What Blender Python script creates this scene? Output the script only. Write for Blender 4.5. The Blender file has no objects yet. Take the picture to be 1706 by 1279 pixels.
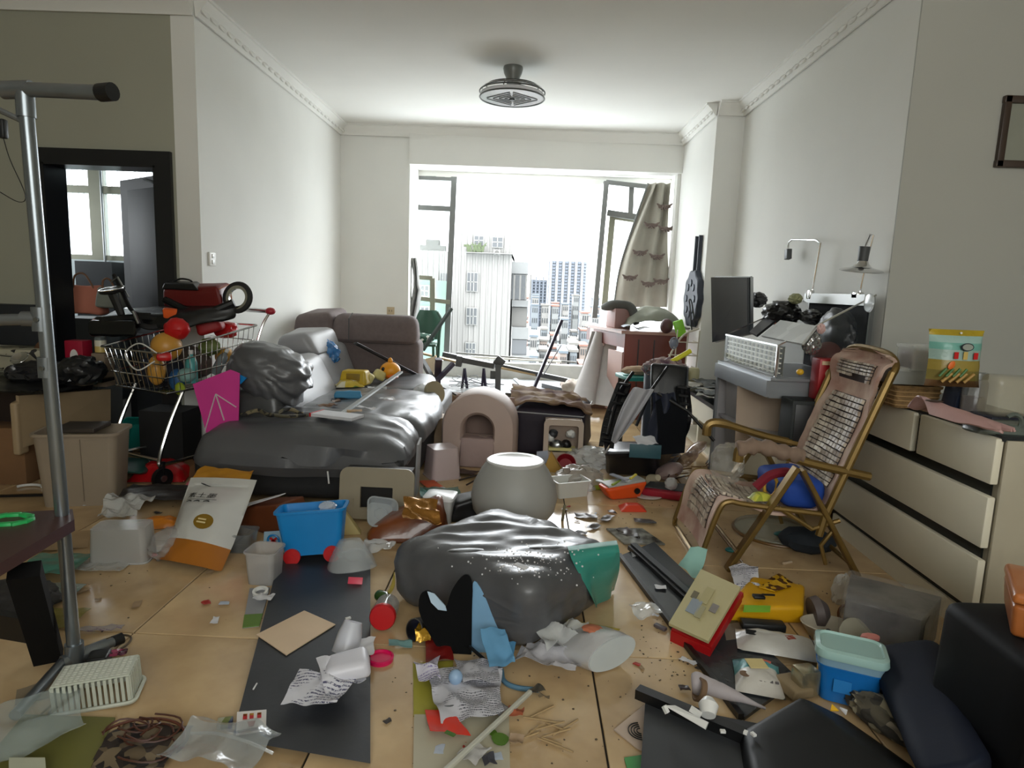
import bpy, bmesh, math, random
from mathutils import Vector, Matrix, Euler, noise
random.seed(7)
SC = bpy.context.scene
COL = SC.collection
H = 1.25
F_PX = 1085.0
# ---------------------------------------------------------------- camera
dep = Vector((27, 161, -F_PX)).normalized()
up = Vector((275, 7260, F_PX)).normalized()
up = (up - up.dot(dep) * dep).normalized()
rt = dep.cross(up)
R = Matrix((rt, dep, up))          # camera space -> world
cam_d = bpy.data.cameras.new('camera')
cam = bpy.data.objects.new('camera', cam_d)
COL.objects.link(cam)
cam_d.sensor_fit = 'HORIZONTAL'; cam_d.sensor_width = 36.0
cam_d.lens = F_PX / 1706.0 * 36.0
cam_d.clip_start = 0.05; cam_d.clip_end = 2000
cam.matrix_world = Matrix.Translation((0, 0, H)) @ R.to_4x4()
SC.camera = cam
# ---------------------------------------------------------------- world and exposure
SC.view_settings.view_transform = 'Standard'
SC.view_settings.look = 'None'
SC.view_settings.gamma = 1
SC.view_settings.use_curve_mapping = False
SC.view_settings.exposure = 1.62
world = bpy.data.worlds.new('overcast_sky'); SC.world = world
world.use_nodes = True
wn = world.node_tree.nodes; wl = world.node_tree.links
bg = wn['Background']
SKY = 4.4
tc = wn.new('ShaderNodeTexCoord'); sep = wn.new('ShaderNodeSeparateXYZ')
rmp = wn.new('ShaderNodeValToRGB')
wl.new(tc.outputs['Generated'], sep.inputs[0]); wl.new(sep.outputs['Z'], rmp.inputs[0])
rmp.color_ramp.elements[0].position = 0.0; rmp.color_ramp.elements[0].color = (.80, .86, .90, 1)
rmp.color_ramp.elements[1].position = 0.4; rmp.color_ramp.elements[1].color = (.95, .98, 1.0, 1)
wl.new(rmp.outputs[0], bg.inputs['Color'])
bg.inputs['Strength'].default_value = SKY

def area(name, loc, aim, sx, sy, power, col=(1, 1, 1), portal=False):
    l = bpy.data.lights.new(name, 'AREA'); l.shape = 'RECTANGLE'; l.size = sx; l.size_y = sy
    l.energy = power; l.color = col
    if portal: l.cycles.is_portal = True
    o = bpy.data.objects.new(name, l); COL.objects.link(o)
    o.location = loc
    o.rotation_euler = (Vector(aim) - Vector(loc)).to_track_quat('-Z', 'Y').to_euler()
    return o
area('window_portal', (0.1, 8.12, 1.3), (0.1, 5, 1.3), 2.9, 2.3, 1, portal=True)
area('bedroom_portal', (-3.9, 7.3, 1.6), (-3.9, 5, 1.6), 2.4, 1.8, 1, portal=True)
# added fill lamp, unseen behind the camera, to brighten the room
area('rear_fill', (0.6, -2.3, 2.1), (0.2, 5, 1.5), 3.2, 1.4, 34, (.98, 1.0, .97))
area('bedroom_side_fill', (-5.6, 5.6, 1.6), (-3, 5.8, 1.0), 1.2, 1.2, 12, (.93, .97, 1.0))  # added lamp out of view, lifts the dark bedroom wall

# ---------------------------------------------------------------- helpers
def dim(c, k): return tuple(int(round(v * k)) for v in c)
def lin(c):
    return tuple(((v / 255) / 12.92 if v <= 10 else (((v / 255) + .055) / 1.055) ** 2.4) for v in c) + (1,)
def ray(px, py):
    return R @ Vector((px - 853, 640 - py, -F_PX))
def at(px, py, z=None, Y=None, X=None):
    r = ray(px, py)
    if Y is not None: t = Y / r.y
    elif X is not None: t = X / r.x
    else: t = ((z or 0) - H) / r.z
    return Vector((0, 0, H)) + t * r
def V(*a): return Vector(a)
MATS = {}
def mt(name, col, rough=.5, metal=0, var=0, scale=6, bump=0, bscale=30, coat=0, col2=None, stretch=None, spec=.5):
    if name in MATS: return MATS[name]
    m = bpy.data.materials.new(name); m.use_nodes = True
    n = m.node_tree.nodes; l = m.node_tree.links; b = n['Principled BSDF']
    b.inputs['Base Color'].default_value = lin(col); b.inputs['Roughness'].default_value = rough
    b.inputs['Metallic'].default_value = metal; b.inputs['Coat Weight'].default_value = coat
    b.inputs['Specular IOR Level'].default_value = spec
    tcn = n.new('ShaderNodeTexCoord'); mp = n.new('ShaderNodeMapping'); l.new(tcn.outputs['Object'], mp.inputs[0])
    if stretch: mp.inputs['Scale'].default_value = stretch
    if True:
        t = n.new('ShaderNodeTexNoise'); t.inputs['Scale'].default_value = scale; t.inputs['Detail'].default_value = 5
        l.new(mp.outputs[0], t.inputs[0])
        mx = n.new('ShaderNodeMix'); mx.data_type = 'RGBA'
        c = lin(col); v = var if var else .06
        c2 = lin(col2) if col2 else tuple(max(0, x * (1 - v)) for x in c[:3]) + (1,)
        rr = n.new('ShaderNodeValToRGB'); rr.color_ramp.elements[0].position = .35; rr.color_ramp.elements[1].position = .65
        l.new(t.outputs[0], rr.inputs[0]); l.new(rr.outputs[0], mx.inputs[0])
        mx.inputs[6].default_value = c; mx.inputs[7].default_value = c2
        l.new(mx.outputs[2], b.inputs['Base Color'])
    if bump:
        t2 = n.new('ShaderNodeTexNoise'); t2.inputs['Scale'].default_value = bscale; t2.inputs['Detail'].default_value = 4
        l.new(mp.outputs[0], t2.inputs[0])
        bp = n.new('ShaderNodeBump'); bp.inputs['Strength'].default_value = bump; bp.inputs['Distance'].default_value = .01
        l.new(t2.outputs[0], bp.inputs['Height']); l.new(bp.outputs[0], b.inputs['Normal'])
    MATS[name] = m
    return m
def clear(name, col=(235, 240, 240), cover=.35, rough=.2, bump=.4, bscale=40):
    """thin see-through plastic or glass film"""
    if name in MATS: return MATS[name]
    m = bpy.data.materials.new(name); m.use_nodes = True
    n = m.node_tree.nodes; l = m.node_tree.links; b = n['Principled BSDF']; out = n['Material Output']
    b.inputs['Base Color'].default_value = lin(col); b.inputs['Roughness'].default_value = rough
    b.inputs['Coat Weight'].default_value = .6; b.inputs['Coat Roughness'].default_value = .1
    tr = n.new('ShaderNodeBsdfTransparent'); mx = n.new('ShaderNodeMixShader'); mx.inputs[0].default_value = cover
    l.new(tr.outputs[0], mx.inputs[1]); l.new(b.outputs[0], mx.inputs[2]); l.new(mx.outputs[0], out.inputs[0])
    if bump:
        tcn = n.new('ShaderNodeTexCoord'); t2 = n.new('ShaderNodeTexNoise'); t2.inputs['Scale'].default_value = bscale
        l.new(tcn.outputs['Object'], t2.inputs[0])
        bp = n.new('ShaderNodeBump'); bp.inputs['Strength'].default_value = bump; bp.inputs['Distance'].default_value = .01
        l.new(t2.outputs[0], bp.inputs['Height']); l.new(bp.outputs[0], b.inputs['Normal'])
    MATS[name] = m
    return m
def prt(name, cols, scale=12, rough=.35, bump=0, kind='vor'):
    """printed pattern: flat patches of several inks"""
    if name in MATS: return MATS[name]
    m = bpy.data.materials.new(name); m.use_nodes = True
    n = m.node_tree.nodes; l = m.node_tree.links; b = n['Principled BSDF']; b.inputs['Roughness'].default_value = rough
    tcn = n.new('ShaderNodeTexCoord')
    if kind == 'vor':
        t = n.new('ShaderNodeTexVoronoi'); t.inputs['Scale'].default_value = scale
        sp = n.new('ShaderNodeSeparateXYZ'); l.new(tcn.outputs['Object'], t.inputs[0]); l.new(t.outputs['Color'], sp.inputs[0]); src = sp.outputs[0]
    elif kind == 'noise':
        t = n.new('ShaderNodeTexNoise'); t.inputs['Scale'].default_value = scale; t.inputs['Detail'].default_value = 3
        l.new(tcn.outputs['Object'], t.inputs[0]); src = t.outputs[0]
    else:                                                      # bands along generated axis
        sp = n.new('ShaderNodeSeparateXYZ'); l.new(tcn.outputs['Generated'], sp.inputs[0]); src = sp.outputs['XYZ'.index(kind)]
    r = n.new('ShaderNodeValToRGB'); r.color_ramp.interpolation = 'CONSTANT'
    k = len(cols); e = r.color_ramp.elements
    while len(e) < k: e.new(.5)
    for i, c in enumerate(cols):
        if isinstance(c[0], tuple): p, c = c[1], c[0]
        else: p = (.3 + .4 * i / k if i else 0) if kind == 'noise' else i / k
        e[i].position = p; e[i].color = lin(c)
    l.new(src, r.inputs[0]); l.new(r.outputs[0], b.inputs['Base Color'])
    if bump:
        t2 = n.new('ShaderNodeTexNoise'); t2.inputs['Scale'].default_value = 40; l.new(tcn.outputs['Object'], t2.inputs[0])
        bp = n.new('ShaderNodeBump'); bp.inputs['Strength'].default_value = bump; bp.inputs['Distance'].default_value = .01
        l.new(t2.outputs[0], bp.inputs['Height']); l.new(bp.outputs[0], b.inputs['Normal'])
    MATS[name] = m
    return m

# ---- mesh building, all in world coordinates
def bm_(): return bmesh.new()
def merge(bm, t, M=None):
    if M is not None: t.transform(M)
    me = bpy.data.meshes.new('t'); t.to_mesh(me); t.free(); bm.from_mesh(me); bpy.data.meshes.remove(me)
    return bm
def mat4(loc=(0, 0, 0), rot=(0, 0, 0)):
    return Matrix.Translation(loc) @ Euler(rot).to_matrix().to_4x4()
def box(c, s, rot=(0, 0, 0), bev=0, bm=None, seg=2):
    t = bmesh.new(); bmesh.ops.create_cube(t, size=1)
    t.transform(Matrix.Diagonal((*s, 1)))
    if bev: bmesh.ops.bevel(t, geom=t.edges[:], offset=min(bev, .45 * min(s)), segments=seg, affect='EDGES', profile=.5)
    return merge(bm or bmesh.new(), t, mat4(c, rot))
def bar(a, b, w, h=None, bm=None, bev=0, roll=0):
    a = Vector(a); b = Vector(b); d = b - a
    t = bmesh.new(); bmesh.ops.create_cube(t, size=1)
    t.transform(Matrix.Diagonal((w, h or w, d.length, 1)))
    if bev: bmesh.ops.bevel(t, geom=t.edges[:], offset=bev, segments=1, affect='EDGES')
    return merge(bm or bmesh.new(), t, Matrix.Translation((a + b) / 2) @ d.to_track_quat('Z', 'Y').to_matrix().to_4x4() @ Matrix.Rotation(roll, 4, 'Z'))
def tube(pts, r, bm=None, seg=8, closed=False, cap=True):
    bm = bm or bmesh.new(); pts = [Vector(p) for p in pts]; n = len(pts); rings = []
    side = None
    for i, p in enumerate(pts):
        a = pts[i - 1] if (i or closed) else p
        b = pts[(i + 1) % n] if (i < n - 1 or closed) else p
        d = (b - a).normalized()
        if side is None:
            side = d.orthogonal().normalized()
        side = (side - side.dot(d) * d)
        side = side.normalized() if side.length > 1e-5 else d.orthogonal().normalized()
        o = d.cross(side)
        rr = r[i] if isinstance(r, (list, tuple)) else r
        rings.append([bm.verts.new(p + rr * (math.cos(2 * math.pi * k / seg) * side + math.sin(2 * math.pi * k / seg) * o)) for k in range(seg)])
    m = n if closed else n - 1
    for i in range(m):
        A = rings[i]; B = rings[(i + 1) % n]
        for k in range(seg): bm.faces.new((A[k], A[(k + 1) % seg], B[(k + 1) % seg], B[k]))
    if cap and not closed: bm.faces.new(rings[0][::-1]); bm.faces.new(rings[-1])
    return bm
def smoothpts(pts, n=6):
    pts = [Vector(p) for p in pts]; out = []
    P = [2 * pts[0] - pts[1]] + pts + [2 * pts[-1] - pts[-2]]
    for i in range(1, len(P) - 2):
        for k in range(n):
            t = k / n; a, b, c, d = P[i - 1:i + 3]
            out.append(.5 * ((2 * b) + (c - a) * t + (2 * a - 5 * b + 4 * c - d) * t * t + (3 * b - a - 3 * c + d) * t ** 3))
    return out + [pts[-1]]
def lathe(prof, M=None, seg=28, bm=None):
    t = bmesh.new(); rings = []
    for r, z in prof:
        if r < 1e-5: rings.append([t.verts.new((0, 0, z))])
        else: rings.append([t.verts.new((r * math.cos(2 * math.pi * k / seg), r * math.sin(2 * math.pi * k / seg), z)) for k in range(seg)])
    for A, B in zip(rings, rings[1:]):
        for k in range(seg):
            q = [A[k % len(A)], A[(k + 1) % len(A)], B[(k + 1) % len(B)], B[k % len(B)]]
            q = [v for i, v in enumerate(q) if v not in q[:i]]
            if len(q) > 2: t.faces.new(q)
    bmesh.ops.recalc_face_normals(t, faces=t.faces[:])
    return merge(bm or bmesh.new(), t, M)
def ringpts(w, d, r, z, k=4):
    out = []; r = min(r, w / 2 - 1e-4, d / 2 - 1e-4)
    for cx, cy, a0 in ((w / 2 - r, d / 2 - r, 0), (-w / 2 + r, d / 2 - r, 90), (-w / 2 + r, -d / 2 + r, 180), (w / 2 - r, -d / 2 + r, 270)):
        for i in range(k + 1):
            a = math.radians(a0 + 90 * i / k); out.append(Vector((cx + r * math.cos(a), cy + r * math.sin(a), z)))
    return out
def loft(rings, M=None, bm=None, capb=True, capt=True):
    t = bmesh.new(); R_ = [[t.verts.new(p) for p in r] for r in rings]; n = len(R_[0])
    for A, B in zip(R_, R_[1:]):
        for k in range(n): t.faces.new((A[k], A[(k + 1) % n], B[(k + 1) % n], B[k]))
    if capb: t.faces.new(R_[0][::-1])
    if capt: t.faces.new(R_[-1])
    bmesh.ops.recalc_face_normals(t, faces=t.faces[:])
    return merge(bm or bmesh.new(), t, M)
def tub(w, d, h, M=None, taper=.85, r=.02, th=.003, rim=.006, bm=None):
    """open tapered tub with a rolled rim"""
    s = taper
    rg = [ringpts(w * s, d * s, r * s, 0), ringpts(w, d, r, h - rim), ringpts(w + 2 * rim, d + 2 * rim, r + rim, h - rim), ringpts(w + 2 * rim, d + 2 * rim, r + rim, h),
          ringpts(w - 2 * th, d - 2 * th, max(.002, r - th), h), ringpts(w * s - 2 * th, d * s - 2 * th, max(.002, r * s - th), th)]
    return loft(rg, M, bm)
def prism(poly, th, M=None, bm=None, bev=0):
    """outline in local XY, thickness along +Z"""
    t = bmesh.new(); vs = [t.verts.new((x, y, 0)) for x, y in poly]; f = t.faces.new(vs)
    g = bmesh.ops.extrude_face_region(t, geom=[f])
    bmesh.ops.translate(t, verts=[v for v in g['geom'] if isinstance(v, bmesh.types.BMVert)], vec=(0, 0, th))
    bmesh.ops.recalc_face_normals(t, faces=t.faces[:])
    if bev: bmesh.ops.bevel(t, geom=t.edges[:], offset=bev, segments=1, affect='EDGES')
    return merge(bm or bmesh.new(), t, M)
def slab(pts, th, bm=None, n=None):
    """flat quad or polygon through world points, given thickness"""
    pts = [Vector(p) for p in pts]; nn = n or (pts[1] - pts[0]).cross(pts[2] - pts[0]).normalized()
    t = bmesh.new(); A = [t.verts.new(p) for p in pts]; B = [t.verts.new(p - nn * th) for p in pts]; k = len(pts)
    t.faces.new(A); t.faces.new(B[::-1])
    for i in range(k): t.faces.new((A[i], B[i], B[(i + 1) % k], A[(i + 1) % k]))
    bmesh.ops.recalc_face_normals(t, faces=t.faces[:])
    return merge(bm or bmesh.new(), t)
def nz(p, s, seed=0): return noise.noise(Vector(p) * s + Vector((seed * 3.7, seed * 1.3, seed)))
def ridge(p, s, seed=0): return 1 - 2 * abs(nz(p, s, seed))
def grid(fn, nu, nv, th=0, bm=None, M=None, closeu=False):
    t = bmesh.new(); g = []
    for i in range(nu + (0 if closeu else 1)):
        g.append([t.verts.new(fn(i / nu, j / nv)) for j in range(nv + 1)])
    for i in range(nu):
        A = g[i]; B = g[(i + 1) % len(g)]
        for j in range(nv): t.faces.new((A[j], B[j], B[j + 1], A[j + 1]))
    if th and not closeu:
        t.normal_update(); low = {}
        for v in list(t.verts): low[v] = t.verts.new(v.co - v.normal * th)
        for f in list(t.faces): t.faces.new([low[v] for v in reversed(f.verts)])
        for e in [e for e in t.edges if len(e.link_faces) == 1 and e.verts[0] in low and e.verts[1] in low]:
            a_, b_ = e.verts
            t.faces.new((a_, b_, low[b_], low[a_]))
    bmesh.ops.recalc_face_normals(t, faces=t.faces[:])
    return merge(bm or bmesh.new(), t, M)
def paper(w, d, M=None, amp=.01, s=9, seed=0, n=14, lift=0, th=.0012, jag=0):
    def fn(u, v):
        x = (u - .5) * w; y = (v - .5) * d
        if jag:
            e = max(abs(u - .5), abs(v - .5)) * 2
            x *= 1 + jag * e * nz((x, y, 0), 14, seed); y *= 1 + jag * e * nz((y, x, 1), 14, seed)
        z = amp * (1 + ridge((x, y, 0), s, seed) + .5 * nz((x, y, 0), s * 2.6, seed + 1)) + lift * abs(nz((x, y, 3), 4, seed))
        x += amp * .8 * nz((x, y, 5), s, seed); y += amp * .8 * nz((x, y, 9), s, seed)
        return Vector((x, y, max(z, .001)))
    return grid(fn, n, n, th, None, M)
def pouch(w, h, t_, M=None, seed=0, wr=.006, n=16, crimp=.06, side=1.0):
    """filled pouch lying flat, thickness up; long axis local Y, seams at both ends"""
    bm = bmesh.new(); top = []; bot = []
    for i in range(n + 1):
        u = i / n * 2 - 1; ra = []; rb = []
        for j in range(n + 1):
            v = j / n * 2 - 1
            ev = min(1, (1 - abs(v)) / max(crimp * 2, .001)); k = (1 - abs(u) ** 3.2) * min(1, max(0, (1 - abs(v) - crimp) * 2.2)) ** .6
            x = u * w / 2 * (1 - .10 * side * (1 - abs(v)) ** .5); y = v * h / 2
            wz = wr * ridge((x, y, 0), 14 / max(w, .1) * .3, seed) * (0 if abs(u) == 1 or abs(v) == 1 else 1)
            fz = t_ * k
            ra.append(bm.verts.new((x, y, fz + wz + t_ * .1)))
            rb.append(ra[-1] if abs(u) == 1 or abs(v) == 1 else bm.verts.new((x, y, max(0, t_ * .1 - fz * .1) - .002)))
        top.append(ra); bot.append(rb)
    for i in range(n):
        for j in range(n):
            bm.faces.new((top[i][j], top[i + 1][j], top[i + 1][j + 1], top[i][j + 1]))
            q = [bot[i][j], bot[i][j + 1], bot[i + 1][j + 1], bot[i + 1][j]]
            try: bm.faces.new(q)
            except ValueError: pass
    bmesh.ops.recalc_face_normals(bm, faces=bm.faces[:])
    if M is not None: bm.transform(M)
    return bm
def wrinkle(bm, amp, s, seed=0, rid=True):
    bm.normal_update()
    mv = [(v, v.normal.copy()) for v in bm.verts]
    for v, n_ in mv:
        f = ridge(v.co, s, seed) if rid else nz(v.co, s, seed)
        v.co += n_ * amp * f
    return bm
def hexa(bot, top, bev=.05, cuts=5, amp=0, s=6, seed=0, stretch=None, puff=0):
    """soft block through 4 bottom and 4 top corners, subdivided and wrinkled"""
    t = bmesh.new(); A = [t.verts.new(Vector(p)) for p in bot]; B = [t.verts.new(Vector(p)) for p in top]
    t.faces.new(A[::-1]); t.faces.new(B)
    for i in range(4): t.faces.new((A[i], A[(i + 1) % 4], B[(i + 1) % 4], B[i]))
    bmesh.ops.recalc_face_normals(t, faces=t.faces[:])
    if bev: bmesh.ops.bevel(t, geom=t.edges[:], offset=bev, segments=3, affect='EDGES', profile=.5)
    bmesh.ops.subdivide_edges(t, edges=[e for e in t.edges if e.calc_length() > bev * 1.2 or not bev], cuts=cuts, use_grid_fill=True)
    if puff:
        c = sum((v.co for v in t.verts), Vector()) / len(t.verts)
        ext = max((v.co - c).length for v in t.verts)
        t.normal_update()
        for v, n_ in [(v, v.normal.copy()) for v in t.verts]:
            v.co += n_ * puff * max(0, 1 - ((v.co - c).length / ext) ** 2)
    if amp:
        t.normal_update()
        for v, n_ in [(v, v.normal.copy()) for v in t.verts]:
            p = Vector((v.co.x * (stretch or (1, 1, 1))[0], v.co.y * (stretch or (1, 1, 1))[1], v.co.z * (stretch or (1, 1, 1))[2]))
            v.co += n_ * amp * (ridge(p, s, seed) * .7 + .4 * nz(p, s * 2.2, seed + 2))
    return t
def blob(r, M=None, amp=.1, s=2, seed=0, sub=3, flat=None, bm=None):
    t = bmesh.new(); bmesh.ops.create_icosphere(t, subdivisions=sub, radius=1)
    for v in t.verts:
        d = v.co.normalized(); k = 1 + amp * ridge(d, s, seed) + amp * .5 * nz(d, s * 2.5, seed + 3)
        v.co = Vector((d.x * r[0] * k, d.y * r[1] * k, d.z * r[2] * k))
        if flat is not None: v.co.z = max(v.co.z, flat)
    return merge(bm or bmesh.new(), t, M)
def cyl(a, b, r, seg=16, bm=None, r2=None):
    return tube([a, b], [r, r2 if r2 is not None else r], bm, seg)
def join(*bms):
    b = bms[0]
    for t in bms[1:]: merge(b, t)
    return b

def mesh(bm, m, origin=None, inv=None, smooth=35):
    if not bm.verts: raise RuntimeError('empty')
    if inv is not None: bm.transform(inv)
    elif origin is not None: bm.transform(Matrix.Translation(-Vector(origin)))
    me = bpy.data.meshes.new('m'); bm.to_mesh(me); bm.free()
    for mm in (m if isinstance(m, (list, tuple)) else [m]): me.materials.append(mm)
    if smooth:
        me.shade_smooth()
        try: me.set_sharp_from_angle(angle=math.radians(smooth))
        except Exception: pass
    return me
XF = {}
def O(name, bm, m, label=None, cat=None, group=None, kind=None, smooth=35):
    """top-level mesh object with its origin under its own middle"""
    xs = [v.co for v in bm.verts]
    o3 = Vector(((min(v.x for v in xs) + max(v.x for v in xs)) / 2, (min(v.y for v in xs) + max(v.y for v in xs)) / 2, min(v.z for v in xs)))
    me = mesh(bm, m, o3, None, smooth); me.name = name
    o = bpy.data.objects.new(name, me); COL.objects.link(o); o.location = o3
    XF[o] = Matrix.Translation(o3)
    if label: o['label'] = label
    if cat: o['category'] = cat
    if group: o['group'] = group
    if kind: o['kind'] = kind
    return o
def T(name, label, cat, loc, group=None, rz=0):
    o = bpy.data.objects.new(name, None); COL.objects.link(o); o.location = Vector(loc); o.rotation_euler = (0, 0, rz)
    o.empty_display_size = .05
    o['label'] = label; o['category'] = cat
    if group: o['group'] = group
    XF[o] = mat4(loc, (0, 0, rz))
    return o
def P(name, bm, m, par, label=None, smooth=35, kind=None):
    me = mesh(bm, m, None, XF[par].inverted(), smooth); me.name = name
    o = bpy.data.objects.new(name, me); COL.objects.link(o); o.parent = par
    XF[o] = XF[par].copy()
    if label: o['label'] = label
    if kind: o['kind'] = kind
    return o
def S(name, bm, m, smooth=35):
    return O(name, bm, m, kind='structure', smooth=smooth)
def textbm(s, size, M, depth=.0006):
    c = bpy.data.curves.new('txt', 'FONT'); c.body = s; c.size = size; c.extrude = depth; c.align_x = 'CENTER'; c.align_y = 'CENTER'
    o = bpy.data.objects.new('txt', c); COL.objects.link(o)
    dg = bpy.context.evaluated_depsgraph_get(); me = bpy.data.meshes.new_from_object(o.evaluated_get(dg))
    b = bmesh.new(); b.from_mesh(me); b.transform(M)
    bpy.data.objects.remove(o); bpy.data.curves.remove(c); bpy.data.meshes.remove(me)
    return b
def lay(px, py, rz=0, z=0, rx=0, ry=0, Y=None, X=None):
    """matrix that stands a thing at the point seen at (px, py)"""
    return mat4(at(px, py, z, Y, X), (rx, ry, rz))
rad = math.radians

# ---------------------------------------------------------------- common materials
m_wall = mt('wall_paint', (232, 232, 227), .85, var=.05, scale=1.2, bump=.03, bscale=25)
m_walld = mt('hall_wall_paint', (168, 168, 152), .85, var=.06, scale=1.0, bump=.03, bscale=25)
m_ceil = mt('ceiling_paint', (232, 232, 227), .9, var=.05, scale=.8)
m_white = mt('white_plastic', (225, 225, 222), .35)
m_black = mt('black_plastic', (16, 17, 19), .4)
m_blackm = mt('black_board', (48, 50, 55), .42, var=.35, scale=3, bump=.04, bscale=60)
m_steel = mt('brushed_steel', (165, 168, 170), .3, 1, bump=.02)
m_chrome = mt('chrome', (215, 215, 215), .12, 1)
m_pvc = mt('grey_pipe', (130, 136, 140), .28, .75, var=.12, scale=9)
m_leather = mt('grey_leatherette', (90, 91, 94), .40, var=.15, scale=3, bump=.15, bscale=20, coat=.12)
m_leatherd = mt('dark_leatherette', (66, 67, 68), .42, var=.15, scale=3, bump=.12, bscale=16, coat=.15)
m_wood_red = mt('red_brown_wood', (118, 52, 38), .4, var=.35, scale=5, stretch=(1, 1, .15), bump=.05)
m_wood_dark = mt('dark_wood', (52, 36, 32), .4, var=.3, scale=6, stretch=(.2, 1, 1))
m_card = mt('brown_cardboard', (128, 94, 62), .85, var=.12, bump=.08)
m_cream = mt('cream_laminate', (228, 222, 202), .45, var=.04)
m_paper = mt('white_paper', (214, 214, 218), .8, var=.06)
m_red = mt('red_plastic', (190, 22, 26), .35)
m_yel = mt('yellow_plastic', (226, 176, 40), .35)
m_blue = mt('blue_plastic', (20, 130, 200), .35)
m_teal = mt('teal_plastic', (20, 130, 120), .4)
m_green = mt('green_plastic', (40, 170, 90), .35)
m_foil = mt('crumpled_foil', (190, 190, 190), .22, .8, bump=.5, bscale=30)
m_clear = clear('clear_plastic')
m_frost = clear('frosted_plastic', (222, 224, 224), .62, .3, 0)
m_film = clear('plastic_film', (225, 228, 228), .42, .12, .9, 26)
m_glass = clear('pane_glass', (225, 238, 236), .12, .03, 0)
# ================================================================ THE SETTING
XL, XR, XC, XRR = -2.15, 1.89, 1.64, 3.0        # left wall, right wall, column face, recess wall
YB, YD, YE, YC = 7.5, 4.3, 3.52, 6.2             # back wall, hall wall with door, right wall end, column
C = 2.95
def wb(x0, x1, y0, y1, z0, z1, bm=None): return box(((x0 + x1) / 2, (y0 + y1) / 2, (z0 + z1) / 2), (x1 - x0, y1 - y0, z1 - z0), bm=bm)
# floor: slab and tiles
m_grout = mt('grout', (34, 28, 22), .9)
def tilemat(name, a, b):
    m = mt(name, a, .13, var=.3, scale=3.2, col2=b, bump=.015, bscale=9)
    return m
m_tile = [tilemat('beige_marble_tile', (212, 184, 142), (180, 152, 114)), tilemat('beige_marble_tile_warm', (206, 178, 136), (174, 146, 108))]
floor = S('floor', join(wb(-4.75, 3.1, -2.6, 7.6, -.15, -.006), wb(-5.7, -2.3, 4.3, 6.9, -.15, -.002)), m_grout, smooth=0)
tile_me = {}
for i in range(-7, 4):
    for j in range(-6, 6):
        x0 = .265 + .8 * i; y0 = 2.1 + .8 * j
        x1 = min(x0 + .8, XRR if y0 < YE else 1.95); y1 = min(y0 + .8, 6.86)
        x0 = max(x0, -4.6)
        if y1 <= -2.4 or y0 > 6.8 or x1 - x0 < .05 or (x1 < XL and y0 > YD): continue
        k = (round(x1 - x0, 3), round(y1 - y0, 3), (i * 3 + j * 5) % 4 % 2)
        if k not in tile_me:
            tile_me[k] = mesh(box((0, 0, -.006), (k[0] - .006, k[1] - .006, .012), bev=.0015, seg=1), m_tile[k[2]], smooth=0)
            tile_me[k].name = 'tile'
        o = bpy.data.objects.new('tile', tile_me[k]); COL.objects.link(o); o.parent = floor
        o.location = XF[floor].inverted() @ V((x0 + x1) / 2, (y0 + y1) / 2, .0)
# walls
S('wall_left', wb(XL - .15, XL, YD, YB, 0, C), m_wall, 0)
S('wall_right', join(wb(XR, 3.15, YE, YC, 0, C), wb(XC, 3.15, YC, YB, 0, C)), m_wall, 0)
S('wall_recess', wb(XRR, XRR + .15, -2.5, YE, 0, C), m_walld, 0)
S('wall_right_near', wb(XR, XRR, YE - .012, YE - .001, 0, C), mt('near_wall_dimmed', (180, 180, 173), .85, var=.05, scale=1), 0)  # right wall face; the dimming at this edge is put into its colour
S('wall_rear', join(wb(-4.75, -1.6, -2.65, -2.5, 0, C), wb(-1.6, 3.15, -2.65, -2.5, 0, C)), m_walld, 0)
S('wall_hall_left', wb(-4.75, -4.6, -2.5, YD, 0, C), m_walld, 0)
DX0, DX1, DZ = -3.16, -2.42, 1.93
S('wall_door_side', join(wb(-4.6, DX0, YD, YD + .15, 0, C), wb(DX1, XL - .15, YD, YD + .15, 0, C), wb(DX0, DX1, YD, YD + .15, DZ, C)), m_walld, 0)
S('ceiling', wb(-4.75, 3.15, -2.65, YB + .1, C, C + .15), m_ceil, 0)
OX0, OX1, OZ = -1.37, 1.60, 2.55
S('wall_back', join(wb(XL - .15, OX0, YB, YB + .14, 0, C), wb(OX0, XC + .1, YB - .05, YB + .14, OZ, C), wb(OX1, XC + .1, YB, YB + .14, 0, OZ)), m_wall, 0)
# balcony beyond the opening
m_balc = mt('balcony_tile', (188, 190, 192), .12, var=.1, scale=3)
S('floor_balcony', wb(OX0 - .1, OX1 + .06, 6.86, 8.3, -.15, .10), mt('step_stone', (120, 96, 78), .5, var=.2), 0)
S('floor_balcony_tiles', wb(OX0, OX1, 6.92, 8.1, .1, .106), m_balc, 0)
S('wall_balcony_left', wb(OX0 - .15, OX0 - .001, YB + .14, 8.25, 0, 2.75), m_wall, 0)
S('wall_balcony_right', wb(OX1 + .06, OX1 + .2, YB + .14, 8.25, 0, 2.75), m_wall, 0)
S('ceiling_balcony', wb(OX0 - .15, OX1 + .2, YB + .14, 8.3, OZ + .04, OZ + .16), m_ceil, 0)
S('wall_parapet', wb(OX0 - .15, OX1 + .2, 8.1, 8.25, -.3, .30), mt('parapet_paint', (190, 188, 180), .8, var=.2, scale=5), 0)
# broken lintel: ragged plaster edge
b = bm_()
x = OX0
while x < OX1:
    w = random.uniform(.05, .16); d = random.uniform(.0, .05) * (1 if -.4 < x < .8 else .3)
    box((x + w / 2, 8.14, 2.56 - d / 2), (w, .1, .06 + d), bm=b); x += w
S('trim_lintel', b, m_wall, 0)
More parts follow.
